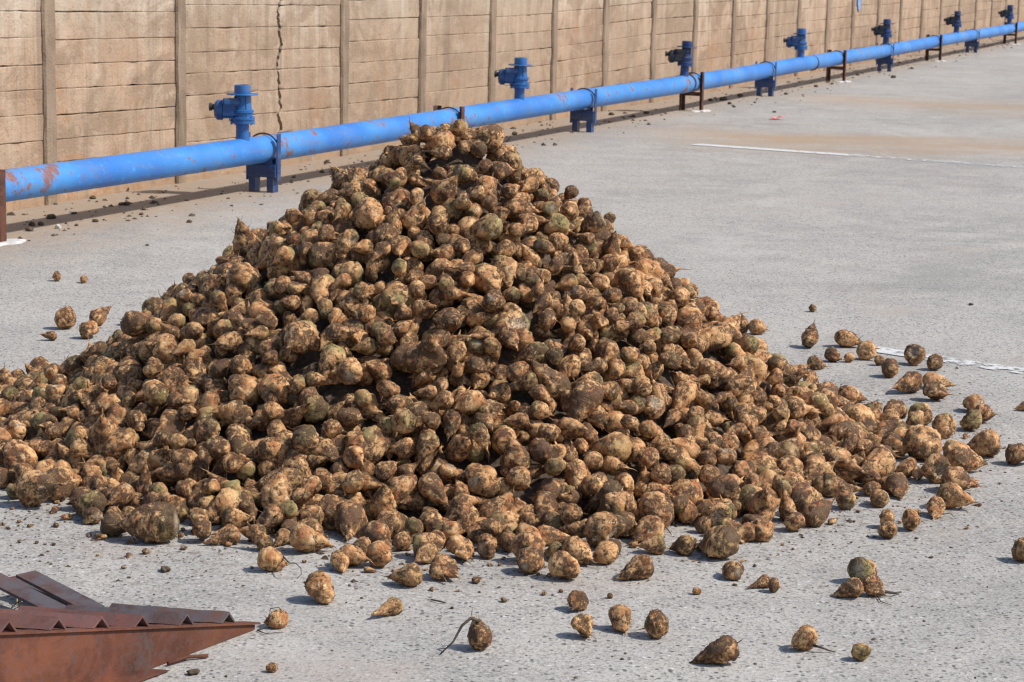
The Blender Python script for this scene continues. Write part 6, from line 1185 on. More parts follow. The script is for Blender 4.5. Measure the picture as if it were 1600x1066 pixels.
0,255,612,6728,24,-105,-157,-190,37,426,757,8789,103,94,-123,257,37,366,-1605,8645,38,110,-15,-27,37,224,-734,8808,368,37,172,-10,5,403,540,8740,251,-47,71,-279,26,188,-359,8582,636,122,-103,-95,
32,385,467,8527,410,-133,114,121,19,373,-534,8191,872,-202,42,130,16,410,254,8854,333,109,-137,213,20,308,1191,8079,44,187,51,11,14,293,-1318,8432,297,119,170,103,12,331,-192,8701,584,187,-174,-122,
40,253,-1283,8125,355,-110,47,-108,22,347,-354,8589,679,-176,-159,58,14,274,-1792,8165,37,123,-82,-9,17,314,-1551,8090,174,39,223,-162,17,479,938,8450,156,69,198,42,24,387,316,8480,545,-139,121,76,
37,399,-1214,8136,432,-216,-36,-72,45,321,-977,8812,257,-59,-102,90,12,230,-28,7346,566,34,149,246,10,230,-631,7358,574,-127,-130,-171,3,340,-1161,8874,168,-18,95,-55,42,274,162,8516,587,-152,110,-203,
38,348,-1090,8611,312,108,12,3,7,283,-356,7135,418,122,110,185,10,336,-429,8737,503,2,223,165,37,374,370,7623,586,127,249,141,37,423,-1700,8510,54,-101,134,-23,18,302,-1109,7241,287,220,-3,-32,
12,371,-133,8614,631,133,-105,-191,10,371,399,8232,558,-181,61,11,27,264,314,8523,500,50,67,-197,14,482,-1110,8270,464,-163,-182,185,2,289,177,8449,614,95,206,77,44,249,-1714,7558,81,132,242,-17,
38,224,-151,8525,691,127,-110,-255,14,386,-317,8738,586,259,-92,59,41,230,605,8727,213,126,34,29,0,243,-189,6922,257,198,116,72,41,267,911,8288,199,-225,109,-58,18,372,-1564,8054,181,-68,-118,95,
11,286,-760,8155,723,-3,162,134,10,258,-1508,8730,48,-179,129,145,9,378,-721,8370,681,29,-160,-119,8,419,-1266,7853,368,155,-110,-96,41,265,871,7687,231,-7,-105,-196,35,420,1196,7832,43,-132,-20,101,
16,372,-1326,8003,362,233,-114,-101,16,301,1083,8400,72,83,-88,172,27,200,100,8486,653,50,-35,212,19,281,-1252,7672,356,-25,151,-139,19,303,397,8793,325,-206,-67,-91,39,290,-1269,8182,363,-128,30,-89,
16,294,-1452,8661,91,-169,-145,167,21,262,197,7893,764,-133,102,-20,24,440,-1238,8730,218,66,81,-25,27,347,-90,8820,472,38,-183,-82,23,287,-1245,8553,246,93,-24,35,13,255,-1367,8531,190,-182,-61,57,
17,281,468,8769,271,116,-23,-73,27,176,484,7773,556,-47,-194,-88,20,300,637,8334,370,98,12,-22,39,429,-1733,8423,48,-133,87,-232,30,350,1036,8433,106,34,-39,-303,28,265,-674,8412,667,125,138,88,
19,381,-968,8307,576,20,-89,-98,39,400,831,8261,282,145,87,78,28,243,851,8788,48,40,233,204,37,330,10,8559,619,109,29,-35,37,287,-812,8473,535,67,-212,-36,13,304,-1632,7640,117,-143,-93,32,
1,376,350,6568,42,-66,-213,133,18,373,-1242,8473,287,-184,-61,57,39,438,-983,8235,554,-206,-106,-25,8,339,-1051,8687,319,-120,114,220,25,314,672,8062,417,-96,228,-193,45,269,127,7088,342,-90,-4,45,
11,363,641,8401,339,25,249,120,17,406,-1625,8468,89,72,165,74,39,486,-702,7981,782,-177,-71,-23,26,235,1236,7946,28,73,-127,-166,12,264,-742,7736,718,86,185,121,21,230,-1277,8334,348,-140,145,-137,
40,306,-433,8188,905,-204,-8,-48,13,282,782,8151,320,80,-191,216,18,313,-1146,8747,196,88,-103,9,0,379,-913,8804,289,-120,42,-105,23,354,851,7567,210,52,-62,-188,25,335,647,8497,327,199,48,-48,
23,401,-1683,7862,104,160,5,64,12,278,531,7946,514,-44,-154,-191,15,350,-423,8588,663,220,126,-1,14,404,87,8804,420,97,173,81,5,284,-909,7302,431,172,104,138,20,230,1014,8358,104,-169,90,38,
40,249,268,8129,691,-188,176,-108,29,371,449,8709,343,74,246,-162,20,338,-1352,8373,257,-107,74,-145,16,472,-293,8587,687,30,-186,-103,44,368,-1208,8263,392,-24,102,-171,14,291,-1789,8377,29,-133,-112,95,
11,249,836,8760,80,115,177,25,18,381,997,8682,47,-127,-225,-162,23,356,-1888,7922,39,-165,1,-16,30,364,-1392,7907,287,-149,-51,-49,15,265,-487,8362,752,-173,-112,160,17,315,-1502,8417,144,143,-37,98,
24,237,1224,7658,29,-139,44,49,22,464,-1017,8775,282,-112,-143,207,15,284,-1758,7455,36,-55,-213,188,7,362,-827,8227,695,-116,146,-195,18,385,-1542,8297,151,-81,88,-130,32,243,442,8826,245,-27,134,-244,
20,304,-1716,8207,62,-155,-175,102,20,415,-1819,8276,32,-121,86,-74,26,208,-530,6807,166,-106,-163,-175,28,207,-1542,8354,131,-109,-16,-259,1,394,-47,8670,582,106,63,-50,17,300,356,8568,447,0,145,-37,
42,230,1008,8111,175,-7,-227,-149,43,380,-1050,7977,545,-127,-157,94,8,276,602,8433,336,-53,-186,-152,22,301,558,7520,398,-14,-188,105,22,267,-787,8044,721,65,-78,118,36,254,-781,8936,273,80,122,231,
27,272,-1076,7892,520,-115,-201,27,1,243,855,8505,179,275,-26,-5,47,315,161,8072,793,48,-106,-184,2,266,-1511,8029,205,135,13,136,9,326,932,7759,204,67,-100,-173,21,344,-163,8573,675,-132,-43,54,
26,329,-794,8427,581,-111,-185,-225,21,249,-455,8434,730,-125,123,-192,19,242,-719,6977,258,-85,-181,65,38,270,-549,8627,576,-88,-266,-79,11,439,878,8873,48,-182,-13,65,45,252,821,7414,174,-70,92,263,
11,352,740,8469,273,-80,87,-39,10,230,-153,8880,409,20,201,154,47,294,-808,7601,646,157,145,166,31,243,789,7906,323,78,-38,-146,17,291,-1817,7837,58,116,91,-26,23,268,-94,6859,221,-119,-42,-54,
19,258,-1720,7884,81,6,-112,-285,47,351,308,8064,692,79,-240,168,37,291,620,8661,222,-126,-39,165,31,422,699,8546,266,69,57,59,25,301,-1831,7524,50,-19,7,-96,24,288,-657,8134,805,-173,-37,-13,
12,331,812,8065,322,50,-143,-141,12,306,-636,8769,418,-212,-44,95,1,264,-1191,7945,456,74,124,-16,42,240,-1452,8736,71,40,76,85,27,176,1016,7589,113,111,180,123,28,271,649,8230,394,-135,173,-54,
19,234,221,7980,776,-171,-133,-142,20,229,-1271,8502,265,-171,-48,94,41,323,-1032,8194,552,34,-27,178,26,176,-1447,8024,238,-99,64,114,9,341,-1108,8118,497,66,-166,-174,0,356,1255,7872,31,9,-140,-201,
27,190,-208,8024,1080,72,-104,-134,37,339,-1339,8679,168,-37,83,-97,20,265,-844,7882,690,159,64,-244,37,291,351,8088,647,-199,181,-90,27,298,-300,6693,93,198,-42,-53,41,224,930,8538,118,31,128,100,
22,233,-636,7989,827,117,-8,46,23,341,497,8888,226,-72,45,-10,8,389,-1133,8333,424,137,-116,-133,30,315,-1608,7965,147,77,-111,39,32,260,666,6932,59,10,-75,-212,11,266,417,8428,484,-255,114,-11,
15,299,-857,8630,406,111,-100,-52,18,403,1131,8022,81,15,-98,180,40,421,-572,8321,752,-160,54,-148,38,264,-598,7541,676,-42,165,230,20,243,-1614,7587,135,-75,3,123,26,416,-1781,7331,49,181,31,254,
46,297,1245,8053,27,159,79,-17,25,251,-1036,8120,552,-193,-17,65,13,311,-1333,8241,326,-92,-119,30,7,235,-211,8579,660,58,-241,-82,16,256,-1160,8651,273,-165,133,-39,14,266,-1477,7892,257,-15,-169,-22,
11,244,919,8649,62,-93,105,107,46,372,-692,8248,744,-178,120,-128,40,303,-649,8869,364,-132,-79,-259,11,230,-1309,8521,239,-74,179,195,7,255,335,8244,627,-49,-196,8,8,315,-1325,8875,54,-58,215,168,
23,281,893,8111,245,24,-117,235,41,352,1050,7846,155,183,98,171,9,230,-1443,8707,85,92,-105,-2,33,346,867,8347,218,4,-138,-157,15,322,718,8615,206,-221,115,100,36,306,-1517,7979,196,-130,25,-127,
32,285,-1324,6784,27,80,140,196,2,312,328,6648,58,-105,68,-134,40,288,-502,8345,753,-207,-35,-1,32,243,-1400,8321,252,-146,155,80,14,334,967,7358,70,-64,-88,116,26,176,874,7971,279,140,247,-121,
39,295,-1489,8517,153,-149,75,-123,37,230,-1069,8375,467,181,215,61,33,243,354,6734,98,-146,39,-58,22,324,1122,8246,56,118,141,99,17,310,932,8754,35,92,-129,-154,19,304,-1745,7873,88,26,68,-101,
13,242,-1663,8248,108,-110,184,-131,27,315,-1597,8758,22,10,-181,217,20,283,356,7458,507,-93,-13,-101,32,243,-988,7018,203,-25,78,-160,37,238,-1742,8130,71,-82,-271,65,19,298,220,8488,577,152,6,6,
44,275,-604,8182,836,94,62,-103,31,243,-144,6975,311,71,205,-8,9,298,-1584,8536,92,-88,-42,248,8,230,-1583,8691,40,-78,-251,142,11,326,-1050,8932,185,64,192,-95,28,193,-358,8083,1041,-244,158,46,
41,224,-398,8240,891,-66,199,116,13,257,995,8364,137,98,-75,159,41,279,726,8273,324,1,-153,204,24,217,-1545,8205,159,-78,-155,18,13,323,-230,6697,104,32,136,245,27,224,-1654,7712,131,20,18,-54,
27,176,32,8695,529,-25,-89,206,40,440,951,8645,88,-54,137,-15,7,378,-1855,7682,40,140,47,-147,41,484,273,8452,568,48,-49,-185,14,283,-762,8235,741,104,275,43,24,427,-777,8766,453,74,250,-1,
8,274,108,7054,352,36,-177,23,12,225,326,8215,613,-174,147,-52,20,288,975,8158,207,-80,-4,-33,45,503,-246,8770,526,-238,-16,-27,31,445,-1641,8105,136,-88,185,-176,12,477,21,8834,453,9,132,-57,
25,386,-607,8231,833,12,194,216,8,371,-530,8576,607,41,-145,-143,9,503,390,8096,649,-242,-113,-116,28,361,-1301,7157,175,-33,136,114,18,220,-997,8649,356,-13,-132,246,7,274,-1413,8734,97,82,-172,-3,
1,290,1173,8286,42,-27,148,101,37,259,-1633,8701,31,197,-58,213,10,353,979,8318,145,-188,137,-135,38,356,-1551,8000,214,99,231,129,9,230,-1194,8450,331,-74,128,-175,21,230,-1449,7862,261,-113,31,35,
7,359,-1360,8161,319,-21,171,-183,12,329,-1095,8380,465,-245,184,13,37,456,844,8469,212,23,-17,-23,25,255,10,8107,902,-148,122,-153,14,328,-1431,8243,243,153,-4,-203,13,370,-1532,8914,33,-139,-91,92,
11,292,1119,8311,54,51,220,27,15,532,692,8432,366,111,186,-92,19,293,301,8005,710,-216,50,-28,4,343,73,8527,616,97,176,78,25,292,792,8166,319,-153,85,-59,31,423,-68,8742,553,-104,-146,-93,
8,380,-1496,8969,26,130,-38,-31,41,405,871,8100,289,-90,-143,181,11,395,862,8716,109,93,-5,50,20,524,677,8708,213,97,-123,-144,36,541,172,8777,455,4,56,-224,21,270,-1663,8351,77,-107,75,-64,
37,391,344,8380,556,-11,197,62,38,408,-1598,8606,63,157,-88,-114,10,364,414,8623,400,-116,32,19,14,410,121,8183,818,169,179,42,30,314,947,8517,91,3,-94,-139,42,417,-1120,8763,225,134,-197,-192,
47,285,1236,7681,29,135,197,94,38,299,-576,8131,862,-55,191,-158,25,268,-741,8592,481,86,21,-38,40,345,-425,8625,597,122,-83,26,16,448,843,8913,56,-192,18,-8,7,336,892,8152,250,2,144,-188,
23,306,1052,7287,28,117,147,186,16,324,-1812,7984,54,189,66,212,16,351,-1179,7882,443,-105,-200,105,1,617,576,8253,474,-149,90,68,15,257,412,7706,581,21,189,-133,10,273,-156,8602,650,216,3,-204,
39,313,-939,8829,270,-102,14,-45,15,462,364,8855,330,-86,56,191,17,385,1116,8393,56,-195,164,-71,12,249,279,8330,609,-181,167,-170,13,298,679,8845,114,123,147,19,40,230,870,8435,199,-87,125,-1,
35,255,-1759,8328,47,-251,61,-105,11,381,728,8776,159,-44,150,205,21,370,673,8003,406,-184,117,-120,12,463,-436,8521,697,-162,-95,-12,21,265,-1151,7943,473,96,-214,-122,12,324,-1646,8017,118,-182,97,151,
18,284,-1601,8099,154,-58,109,-116,37,404,72,8553,598,80,231,152,39,246,1119,8506,32,-132,122,-74,45,478,-645,8817,418,222,-126,-142,17,271,-1030,8079,549,-177,-143,9,29,378,-752,8506,538,107,-171,-53,
42,285,-1651,7850,127,-97,116,-204,27,227,486,7008,179,-112,-56,178,11,377,-1507,8735,78,174,38,64,22,302,-1555,8230,181,57,16,-305,12,327,-1018,8443,449,51,-258,-123,29,408,501,8628,348,-118,158,64,
19,369,1002,8133,181,-36,-166,236,42,419,-1640,8291,106,-33,61,-68,10,299,-1675,7591,92,-126,101,-187,40,350,658,8288,393,-133,-100,208,11,298,-856,7350,480,198,-38,46,13,230,-1067,8848,191,12,97,-35,
22,263,997,8207,186,-2,-51,-11,5,555,-1362,8915,52,-144,63,-105,17,275,1139,8197,64,-103,-4,63,7,297,-1113,7033,158,219,-17,-87,16,384,-1541,8480,120,-238,-89,-8,8,302,-28,8376,793,212,-106,-206,
14,324,-1719,8553,34,77,151,-207,39,337,-465,8793,480,52,-17,-131,25,273,236,7058,335,189,67,234,34,556,-635,8399,721,-102,-128,-185,0,257,564,8725,241,-83,202,-65,24,273,-1237,8144,418,-233,-33,16,
35,325,-253,8588,659,-11,165,140,47,398,-106,8886,423,-189,46,130,12,309,330,8843,326,138,92,57,0,410,375,8711,360,-162,191,-106,5,484,-1284,8656,222,-141,-46,-215,14,233,-1755,8403,45,80,-25,83,
39,334,33,8608,618,189,-29,39,20,329,616,8458,346,-79,0,54,40,290,-1092,8187,523,189,85,117,26,272,-899,8649,386,39,132,245,41,256,117,8329,736,-276,-77,-69,34,349,-1169,8432,370,-115,-173,-139,
10,249,1000,8464,104,206,193,-123,13,465,-1499,8492,163,-158,-2,-3,16,332,-1873,7595,33,157,37,-46,15,275,1193,8054,44,157,105,29,28,209,-823,7236,440,133,135,151,29,243,-1313,7078,105,9,298,-94,
5,326,-1517,7779,192,179,-108,-61,8,370,890,8353,208,83,178,229,29,542,-1566,8382,140,-225,-21,33,41,314,204,8548,535,-194,116,-81,26,253,632,8545,278,142,64,67,5,243,854,8341,214,-24,-137,201,
38,310,932,8730,71,30,42,-227,37,232,-780,8409,592,100,8,-114,22,322,722,7760,404,-6,214,133,33,315,-1058,8496,402,68,233,190,8,282,-1336,8486,248,-31,-156,-84,17,260,929,8607,64,136,226,128,
44,286,-1279,8290,332,-115,210,194,40,254,-1066,8098,548,194,172,23,10,276,-1648,7264,39,121,102,166,28,235,118,8560,598,-100,208,-77,20,278,213,8083,760,56,-13,-252,31,266,-1073,8643,320,-20,-67,179,
9,230,370,6935,200,-116,169,-13,8,267,-1464,7977,238,-63,157,238,8,325,-704,8637,482,-84,-194,1,10,258,-1357,7776,306,98,32,26,42,292,296,8118,685,-179,72,-23,38,280,-1479,7568,208,125,102,-169,
18,269,1236,8202,29,-68,156,-152,40,374,-443,8358,791,119,-124,-149,7,305,-785,7854,694,-131,-31,-65,38,323,-822,7999,706,90,-209,-99,26,188,-806,8443,561,19,112,-180,12,314,-1155,8511,372,-8,-91,-229,
26,296,-1232,8790,149,104,25,30,17,492,-1862,7941,53,-108,-167,178,40,279,-364,8936,382,13,-41,182,35,355,571,7878,511,-209,34,56,13,358,-1208,8619,257,60,-91,230,13,467,-1118,8765,264,-123,51,-184,
16,320,-525,8457,721,-30,-16,-100,11,296,-956,8798,276,-116,68,-102,38,353,-922,8296,597,116,-9,-167,22,350,-176,8686,598,-158,-143,75,12,236,-125,8410,765,-221,89,54,18,246,-1785,7299,25,154,55,57,
13,341,1120,8136,83,155,69,-56,21,353,116,8825,431,-168,-103,-111,12,283,948,8277,178,-89,-37,161,25,248,546,8511,355,-150,20,4,20,325,-1484,8040,230,97,243,-135,42,243,-466,8876,397,-216,-128,126,
12,499,-1804,7438,44,-22,-201,226,39,315,351,8510,508,-106,-149,47,11,304,487,8713,276,14,-90,271,45,302,41,8031,913,-69,-16,-205,3,268,-874,8399,564,129,15,244,9,220,-1678,8047,91,77,199,165,
41,311,-1464,8685,115,-36,290,-15,41,380,470,8667,346,-39,146,-15,7,280,-750,8057,740,167,-131,-49,29,261,-1435,7918,255,1,139,169,21,307,920,8490,166,174,-9,-176,13,235,-1757,8255,42,140,35,133,
42,422,51,8881,391,152,182,170,8,288,178,8203,761,28,57,-160,18,300,1085,8106,127,-105,-159,-185,17,284,-796,8279,685,-200,117,-72,10,342,-1171,8507,367,-124,243,20,35,384,341,8301,596,-137,-136,-147,
7,274,-1562,8150,193,-35,209,-101,19,287,929,8012,248,-39,-64,288,43,344,1070,8646,39,-219,131,-31,19,295,-1695,7153,28,170,29,-49,41,296,300,8554,490,42,-31,183,11,290,206,6916,242,128,71,-163,
10,230,-1829,8059,36,-226,6,47,40,305,-1337,7963,343,-124,-219,126,10,388,1041,8377,121,-221,-52,-91,34,264,-1587,7591,152,107,84,56,0,319,1123,7943,131,-187,-170,178,37,255,-1313,8364,307,-225,169,2,
9,220,421,8868,231,16,168,-19,7,230,929,7986,225,-48,-102,251,41,267,275,8710,401,69,214,157,38,262,-955,8255,550,131,-130,-8,38,314,-1767,8481,28,8,-152,262,24,267,590,7941,493,-36,-140,88,
37,294,-1502,8039,187,-111,48,-141,37,230,-1872,7685,35,-106,34,248,42,405,-1394,8778,124,151,-1,198,8,322,-1500,8637,102,39,-142,216,24,206,-300,8816,492,94,-89,82,31,282,761,8858,73,-105,48,205,
24,274,209,8919,314,-37,162,6,16,269,463,8267,546,-72,43,-124,39,226,-1134,8621,275,86,22,77,37,260,-1427,7871,288,43,180,91,27,198,-259,8633,627,-149,170,-29,8,276,-1812,7253,25,171,25,85,
11,220,946,8708,40,54,202,-141,14,306,-1745,8483,61,120,52,177,37,262,811,8523,188,112,-46,239,18,363,-544,8388,743,-58,176,100,15,244,-1005,8308,499,54,98,82,38,314,-1162,7496,369,-66,66,-132,
18,309,-1184,8175,459,-152,-124,-205,7,296,364,7679,587,135,165,205,34,335,-987,7091,234,208,-56,13,39,308,-1221,8691,230,-181,74,187,40,368,-1284,8200,377,-161,-102,-117,39,267,52,6584,40,-128,35,-56,
38,368,-726,8419,682,110,84,78,31,436,52,8639,561,-180,-42,105,40,230,125,8283,719,59,-81,-113,32,267,-830,8229,666,-178,-70,137,39,258,551,7752,496,-72,-126,-120,12,308,616,8745,200,158,72,2,
23,413,-81,8047,1029,76,-114,-108,31,314,867,8777,50,-130,184,-135,22,226,162,7758,769,-132,-44,-176,32,293,-719,8174,769,75,-5,213,24,192,-976,8482,464,250,122,-4,8,331,-311,8540,700,-100,90,-272,
26,307,-563,6569,46,-23,-204,159,39,242,-20,8635,592,-117,-167,-114,28,178,359,7011,239,-44,151,90,40,299,1140,8040,67,139,46,-68,23,313,-1180,8103,431,139,-143,-31,33,416,-1086,8802,221,0,185,-228,
33,244,363,7488,528,-241,110,19,2,243,170,7822,767,207,138,59,22,306,877,8007,280,-9,204,-68,36,311,959,8507,98,-133,160,-32,31,335,1233,7970,34,-169,-5,92,39,243,716,6910,40,217,140,66,
28,248,-258,8855,433,99,54,19,18,323,-92,8478,711,135,93,0,32,280,582,8490,356,251,-180,-45,40,252,-558,8040,877,-176,-43,10,41,236,1116,7693,100,59,-15,-169,7,234,637,8583,259,-8,154,93,
37,347,-1361,8289,301,-227,71,-27,10,267,-1019,8243,539,-295,-88,34,12,253,152,7795,781,22,199,-151,15,291,-1486,7659,195,39,124,169,33,278,432,8523,432,4,-134,118,40,279,443,8423,533,-20,44,184,
42,267,320,8230,686,123,-84,258,35,290,-250,8414,769,-167,-77,-180,29,290,-690,8577,575,8,133,-45,13,267,495,8653,406,-155,13,-118,44,331,420,8190,623,170,95,-138,2,303,276,8142,742,-160,-126,-195,
2,335,-535,8687,577,107,92,-134,26,203,165,8303,743,-77,137,191,2,353,-851,8643,468,252,-51,141,19,267,195,8670,543,142,168,193,25,203,-374,8384,764,-152,85,-122,13,292,238,8602,536,188,-101,-167,
16,267,-47,8341,884,-161,40,44,1,290,-1309,8576,206,115,89,41,8,267,378,8627,462,26,-121,60,28,203,-1427,8128,265,81,176,127,9,274,578,8612,333,116,175,118,37,364,130,8732,514,-31,202,116,
30,290,-425,8725,586,-105,152,31,42,285,-69,8634,661,221,-24,116,23,267,-10,8547,675,-64,-97,-168,36,363,94,8462,732,86,93,113,4,341,615,8563,363,-158,37,96,3,375,312,8646,490,-188,53,219,
24,279,-959,7759,592,125,-20,52,0,290,-471,8466,768,-181,57,226,4,301,-963,8092,620,-104,-59,-101,26,221,549,8380,464,44,85,-2,46,375,384,8447,539,112,-58,-59,1,290,324,8315,653,151,-32,59,
16,267,723,8330,271,208,-12,-176,38,352,591,8693,282,148,-25,43,10,286,185,8408,712,-128,-80,98,27,203,275,8029,773,256,-53,-174,14,317,29,8377,826,-29,-113,74,35,290,-1053,8435,498,67,16,-27,
16,332,-284,8392,815,-106,-87,-77,44,290,332,8730,403,-40,-15,266,39,267,741,8326,328,-135,-110,-143,18,289,502,8492,456,-170,-42,-82,21,297,-481,8693,607,119,-85,7,47,290,-542,8292,808,157,-23,55,
7,300,-238,8427,845,-107,-145,96,39,290,406,8296,596,159,-144,-129,23,267,-1684,7046,30,1,92,248,45,309,-852,8514,547,-61,-186,243,1,308,609,8353,418,89,-203,-136,41,267,255,8232,698,53,113,46,
3,290,175,8552,626,-146,0,-75,23,303,-400,8662,646,-2,-162,-236,47,363,-105,8712,613,182,68,98,14,267,96,8284,832,-57,107,204,33,290,-1490,7194,65,-129,-2,-86,31,296,-896,8372,626,-236,20,-146,
45,323,151,8622,571,-177,-58,-194,47,344,-39,8485,783,-116,-46,-228,28,210,-1085,8609,375,131,38,-222,38,267,-71,8160,984,-109,-23,-41,14,275,-133,8147,1031,107,-150,-94,20,281,-910,8144,647,75,184,-55,
1,366,-80,8447,821,-18,152,203,9,267,386,8422,597,105,-218,51,25,203,405,8530,522,-125,11,-283,17,311,-294,8697,643,-2,178,-60,16,267,-1348,7907,354,94,197,-211,8,267,-861,8601,510,-108,7,141,
2,290,-1803,8108,74,-143,-107,214,4,310,-1023,8614,436,-107,-78,-56,13,267,-1352,8555,234,-96,68,-280,46,361,-766,8579,569,-27,-130,-46,26,246,-811,8411,643,122,117,222,34,326,390,8274,650,-146,91,8,
20,274,718,8241,421,118,-73,237,37,267,823,8341,293,41,-189,146,27,225,278,8281,719,43,-177,5,20,305,24,8750,463,163,-57,-53,45,317,287,8557,548,66,-80,155,8,267,215,8285,752,18,133,-59,
30,390,152,8346,788,119,114,-18,4,290,-884,8699,427,119,-8,-84,27,225,-1428,8407,197,-43,-161,-83,27,230,-214,8537,768,147,-62,126,31,344,523,8362,518,-67,-48,-29,8,286,-920,8455,568,125,-37,203,
8,267,-102,8395,846,58,-41,-161,12,267,-945,8705,379,130,170,-169,40,305,-1308,8574,269,-97,-143,-25,29,298,527,8233,537,56,177,-6,18,327,210,8467,668,-130,-8,-159,39,345,-227,8718,641,-245,73,-72,
12,267,-422,8297,878,93,-178,212,35,353,-960,8648,438,37,75,188,4,290,-1498,8584,138,-135,24,-235,17,355,14,8317,857,-45,148,231,14,386,-171,8644,699,-30,-144,61,4,375,-1241,8379,367,166,145,-170,
12,326,-468,8252,909,-62,-103,122,7,328,-722,8315,727,-30,-154,96,4,290,551,8549,390,85,48,-73,32,321,-1383,8445,267,-101,33,71,6,293,-1557,8669,92,-214,-83,160,16,310,-7,8749,585,161,-55,-142,
13,267,386,8220,671,194,35,102,5,290,34,8232,876,-78,-142,-214,12,293,-11,8653,642,110,-212,94,26,203,351,8189,704,-95,-132,-45,22,317,-1320,8076,400,-194,-70,-125,7,289,287,8354,698,174,35,32,
2,347,-602,8613,614,-15,-223,170,35,290,323,8746,455,65,189,-240,23,311,101,8235,876,-185,71,127,6,290,-499,8310,852,-146,-64,236,31,319,-838,8484,597,-136,-22,181,14,267,-1125,8661,323,118,-144,139,
34,311,-1438,8641,172,-63,-104,-44,10,283,-1082,8536,434,92,-103,-88,33,347,778,8377,319,223,163,140,20,267,-1179,8116,498,100,-93,99,14,267,271,8768,461,-173,-41,-130,24,239,-896,8210,656,145,0,-3,
34,304,-1483,8293,256,24,107,-4]

# the settled heap: shape, size, place and turn of every root, those that show largest first
def heap_records():
    a = np.array(HEAP, float).reshape(-1, 8)
    for r in a:
        e = Vector(r[5:8]/100.0); ang = e.length
        yield int(r[0]), r[1]/1e4, Vector(r[2:5]/1000.0), Matrix.Rotation(ang, 3, e/ang if ang > 0 else Vector((0, 0, 1)))
N_INDIV = max(0, 299-len(LOOSE))
recs = list(heap_records())
for k, (i, s, loc, R) in enumerate(recs[:N_INDIV]):
    beet_obj(i, R, loc, s, 'mud-caked sugar beet lying among the others in the tall heap')
def build_rest():
    geo = []
    for i in range(NPROTO):
        V, F, A, hl = beet_geo(i, 18, 20, 8); tot, idx = flat_faces(F); geo.append((V, tot, idx, A))
    rg = random.Random(9); Vs, Ts, Is, As, Ls, Rs = [], [], [], [], [], []; base = 0
    for (i, s, loc, R) in recs[N_INDIV:]:
        V, tot, idx, A = geo[i]
        Vs.append(V @ np.array(R).T * s + np.array(loc)); Ts.append(tot); Is.append(idx+base); As.append(A)
        Ls.append(V + np.array([rg.uniform(0, 60) for _ in range(3)])); Rs.append(np.full(len(V), rg.random())); base += len(V)
    # gaps between the roots are closed by the dark core added below
    return mesh_from('heaped_beets', np.concatenate(Vs), np.concatenate(Ts), np.concatenate(Is).astype(np.int32), np.concatenate(As), np.concatenate(Ls), np.concatenate(Rs))
tag(link_mesh('heaped_beets', build_rest(), M['beet']), 'the rest of the tall heap of muddy brown sugar beets', 'sugar beets', BEETS, 'stuff')

# dark core added under the outer roots so the gaps stay dark
HX, HY, HH = -0.20, 8.02, 1.16
HEAP_OUT = [(0,1.58),(25,1.50),(50,1.5),(90,1.6),(130,1.6),(155,1.72),(175,1.78),(195,1.84),(215,1.86),(235,1.79),(255,1.70),(270,1.69),(285,1.73),(300,1.68),(315,1.62),(330,1.60),(345,1.62),(360,1.58)]
def heap_h(x, y):
    a = math.degrees(math.atan2(y-HY, x-HX)) % 360
    q = math.hypot(x-HX, y-HY)/float(np.interp(a, [o[0] for o in HEAP_OUT], [o[1] for o in HEAP_OUT]))
    if q > 1: return 0
    return HH*float(np.interp(q, [0, .06, .14, .3, .5, .7, .85, 1.0], [1.0, .955, .855, .685, .465, .25, .115, .05])) + (0.035*mn.noise((x*1.6, y*1.6, 3.3)) if q < .8 else 0)
bm = bmesh.new(); n = 90; e = 1.9
vs = [[bm.verts.new((HX-e+2*e*i/n, HY-e+2*e*j/n, max(-0.02, heap_h(HX-e+2*e*i/n, HY-e+2*e*j/n)-0.135 + 0.03*mn.noise((i*.9, j*.9, 2))))) for i in range(n+1)] for j in range(n+1)]
for j in range(n):
    for i in range(n):
        if max(v.co.z for v in (vs[j][i], vs[j][i+1], vs[j+1][i+1], vs[j+1][i])) > 0: bm.faces.new((vs[j][i], vs[j][i+1], vs[j+1][i+1], vs[j+1][i]))
for v in [v for v in bm.verts if not v.link_faces]: bm.verts.remove(v)
me = bpy.data.meshes.new('heap_core'); bm.to_mesh(me); bm.free()
tag(link_mesh('heap_core', me, M['clod']), 'dark core added inside the beet heap to close its gaps', 'heap core', None, 'stuff')

# dark leaf stalks and loose roots on single beets
def add_stalk(i, name, pts, r):
    o = LOOSE_OBJ[i]; m = MB(); m.tube(pts, list(np.linspace(r, r*.35, len(pts))), 6)
    s = m.build(name, M['stalk']); inv = (Matrix.Translation(o.location) @ o.rotation_quaternion.to_matrix().to_4x4() @ Matrix.Scale(o.scale[0], 4)).inverted()
    s.data.transform(inv); s.parent = o
def find(txt): return next(k for k, l in enumerate(LOOSE) if txt in l[6])
def gp(px, py, z): return ground_at(px, py, z)
k = find('long dark stalk'); c = LOOSE_OBJ[k].location; s = LOOSE_OBJ[k].scale[0]
add_stalk(k, 'leaf_stalk', [c+Vector((.005, -.3*s, 1.0*s)), c+Vector((-.5*s, -.5*s, 1.25*s)), c+Vector((-1.1*s, -.7*s, .75*s)), gp(708, 1003, .028), gp(688, 1022, .004)], .005)
k = find('dark stalk to the right'); c = LOOSE_OBJ[k].location; s = LOOSE_OBJ[k].scale[0]
add_stalk(k, 'leaf_stalk', [c+Vector((.75*s, -.3*s, -.3*s)), gp(1284, 1012, .014), gp(1294, 1016, .006), gp(1306, 1019, .004)], .0038)
k = find('thin curled root'); c = LOOSE_OBJ[k].location; s = LOOSE_OBJ[k].scale[0]
add_stalk(k, 'root_hair', [c+Vector((.8*s, 0, .2*s)), gp(452, 880, .045), gp(462, 880, .050), gp(470, 888, .030), gp(471, 897, .010), gp(465, 903, .003)], .0022)
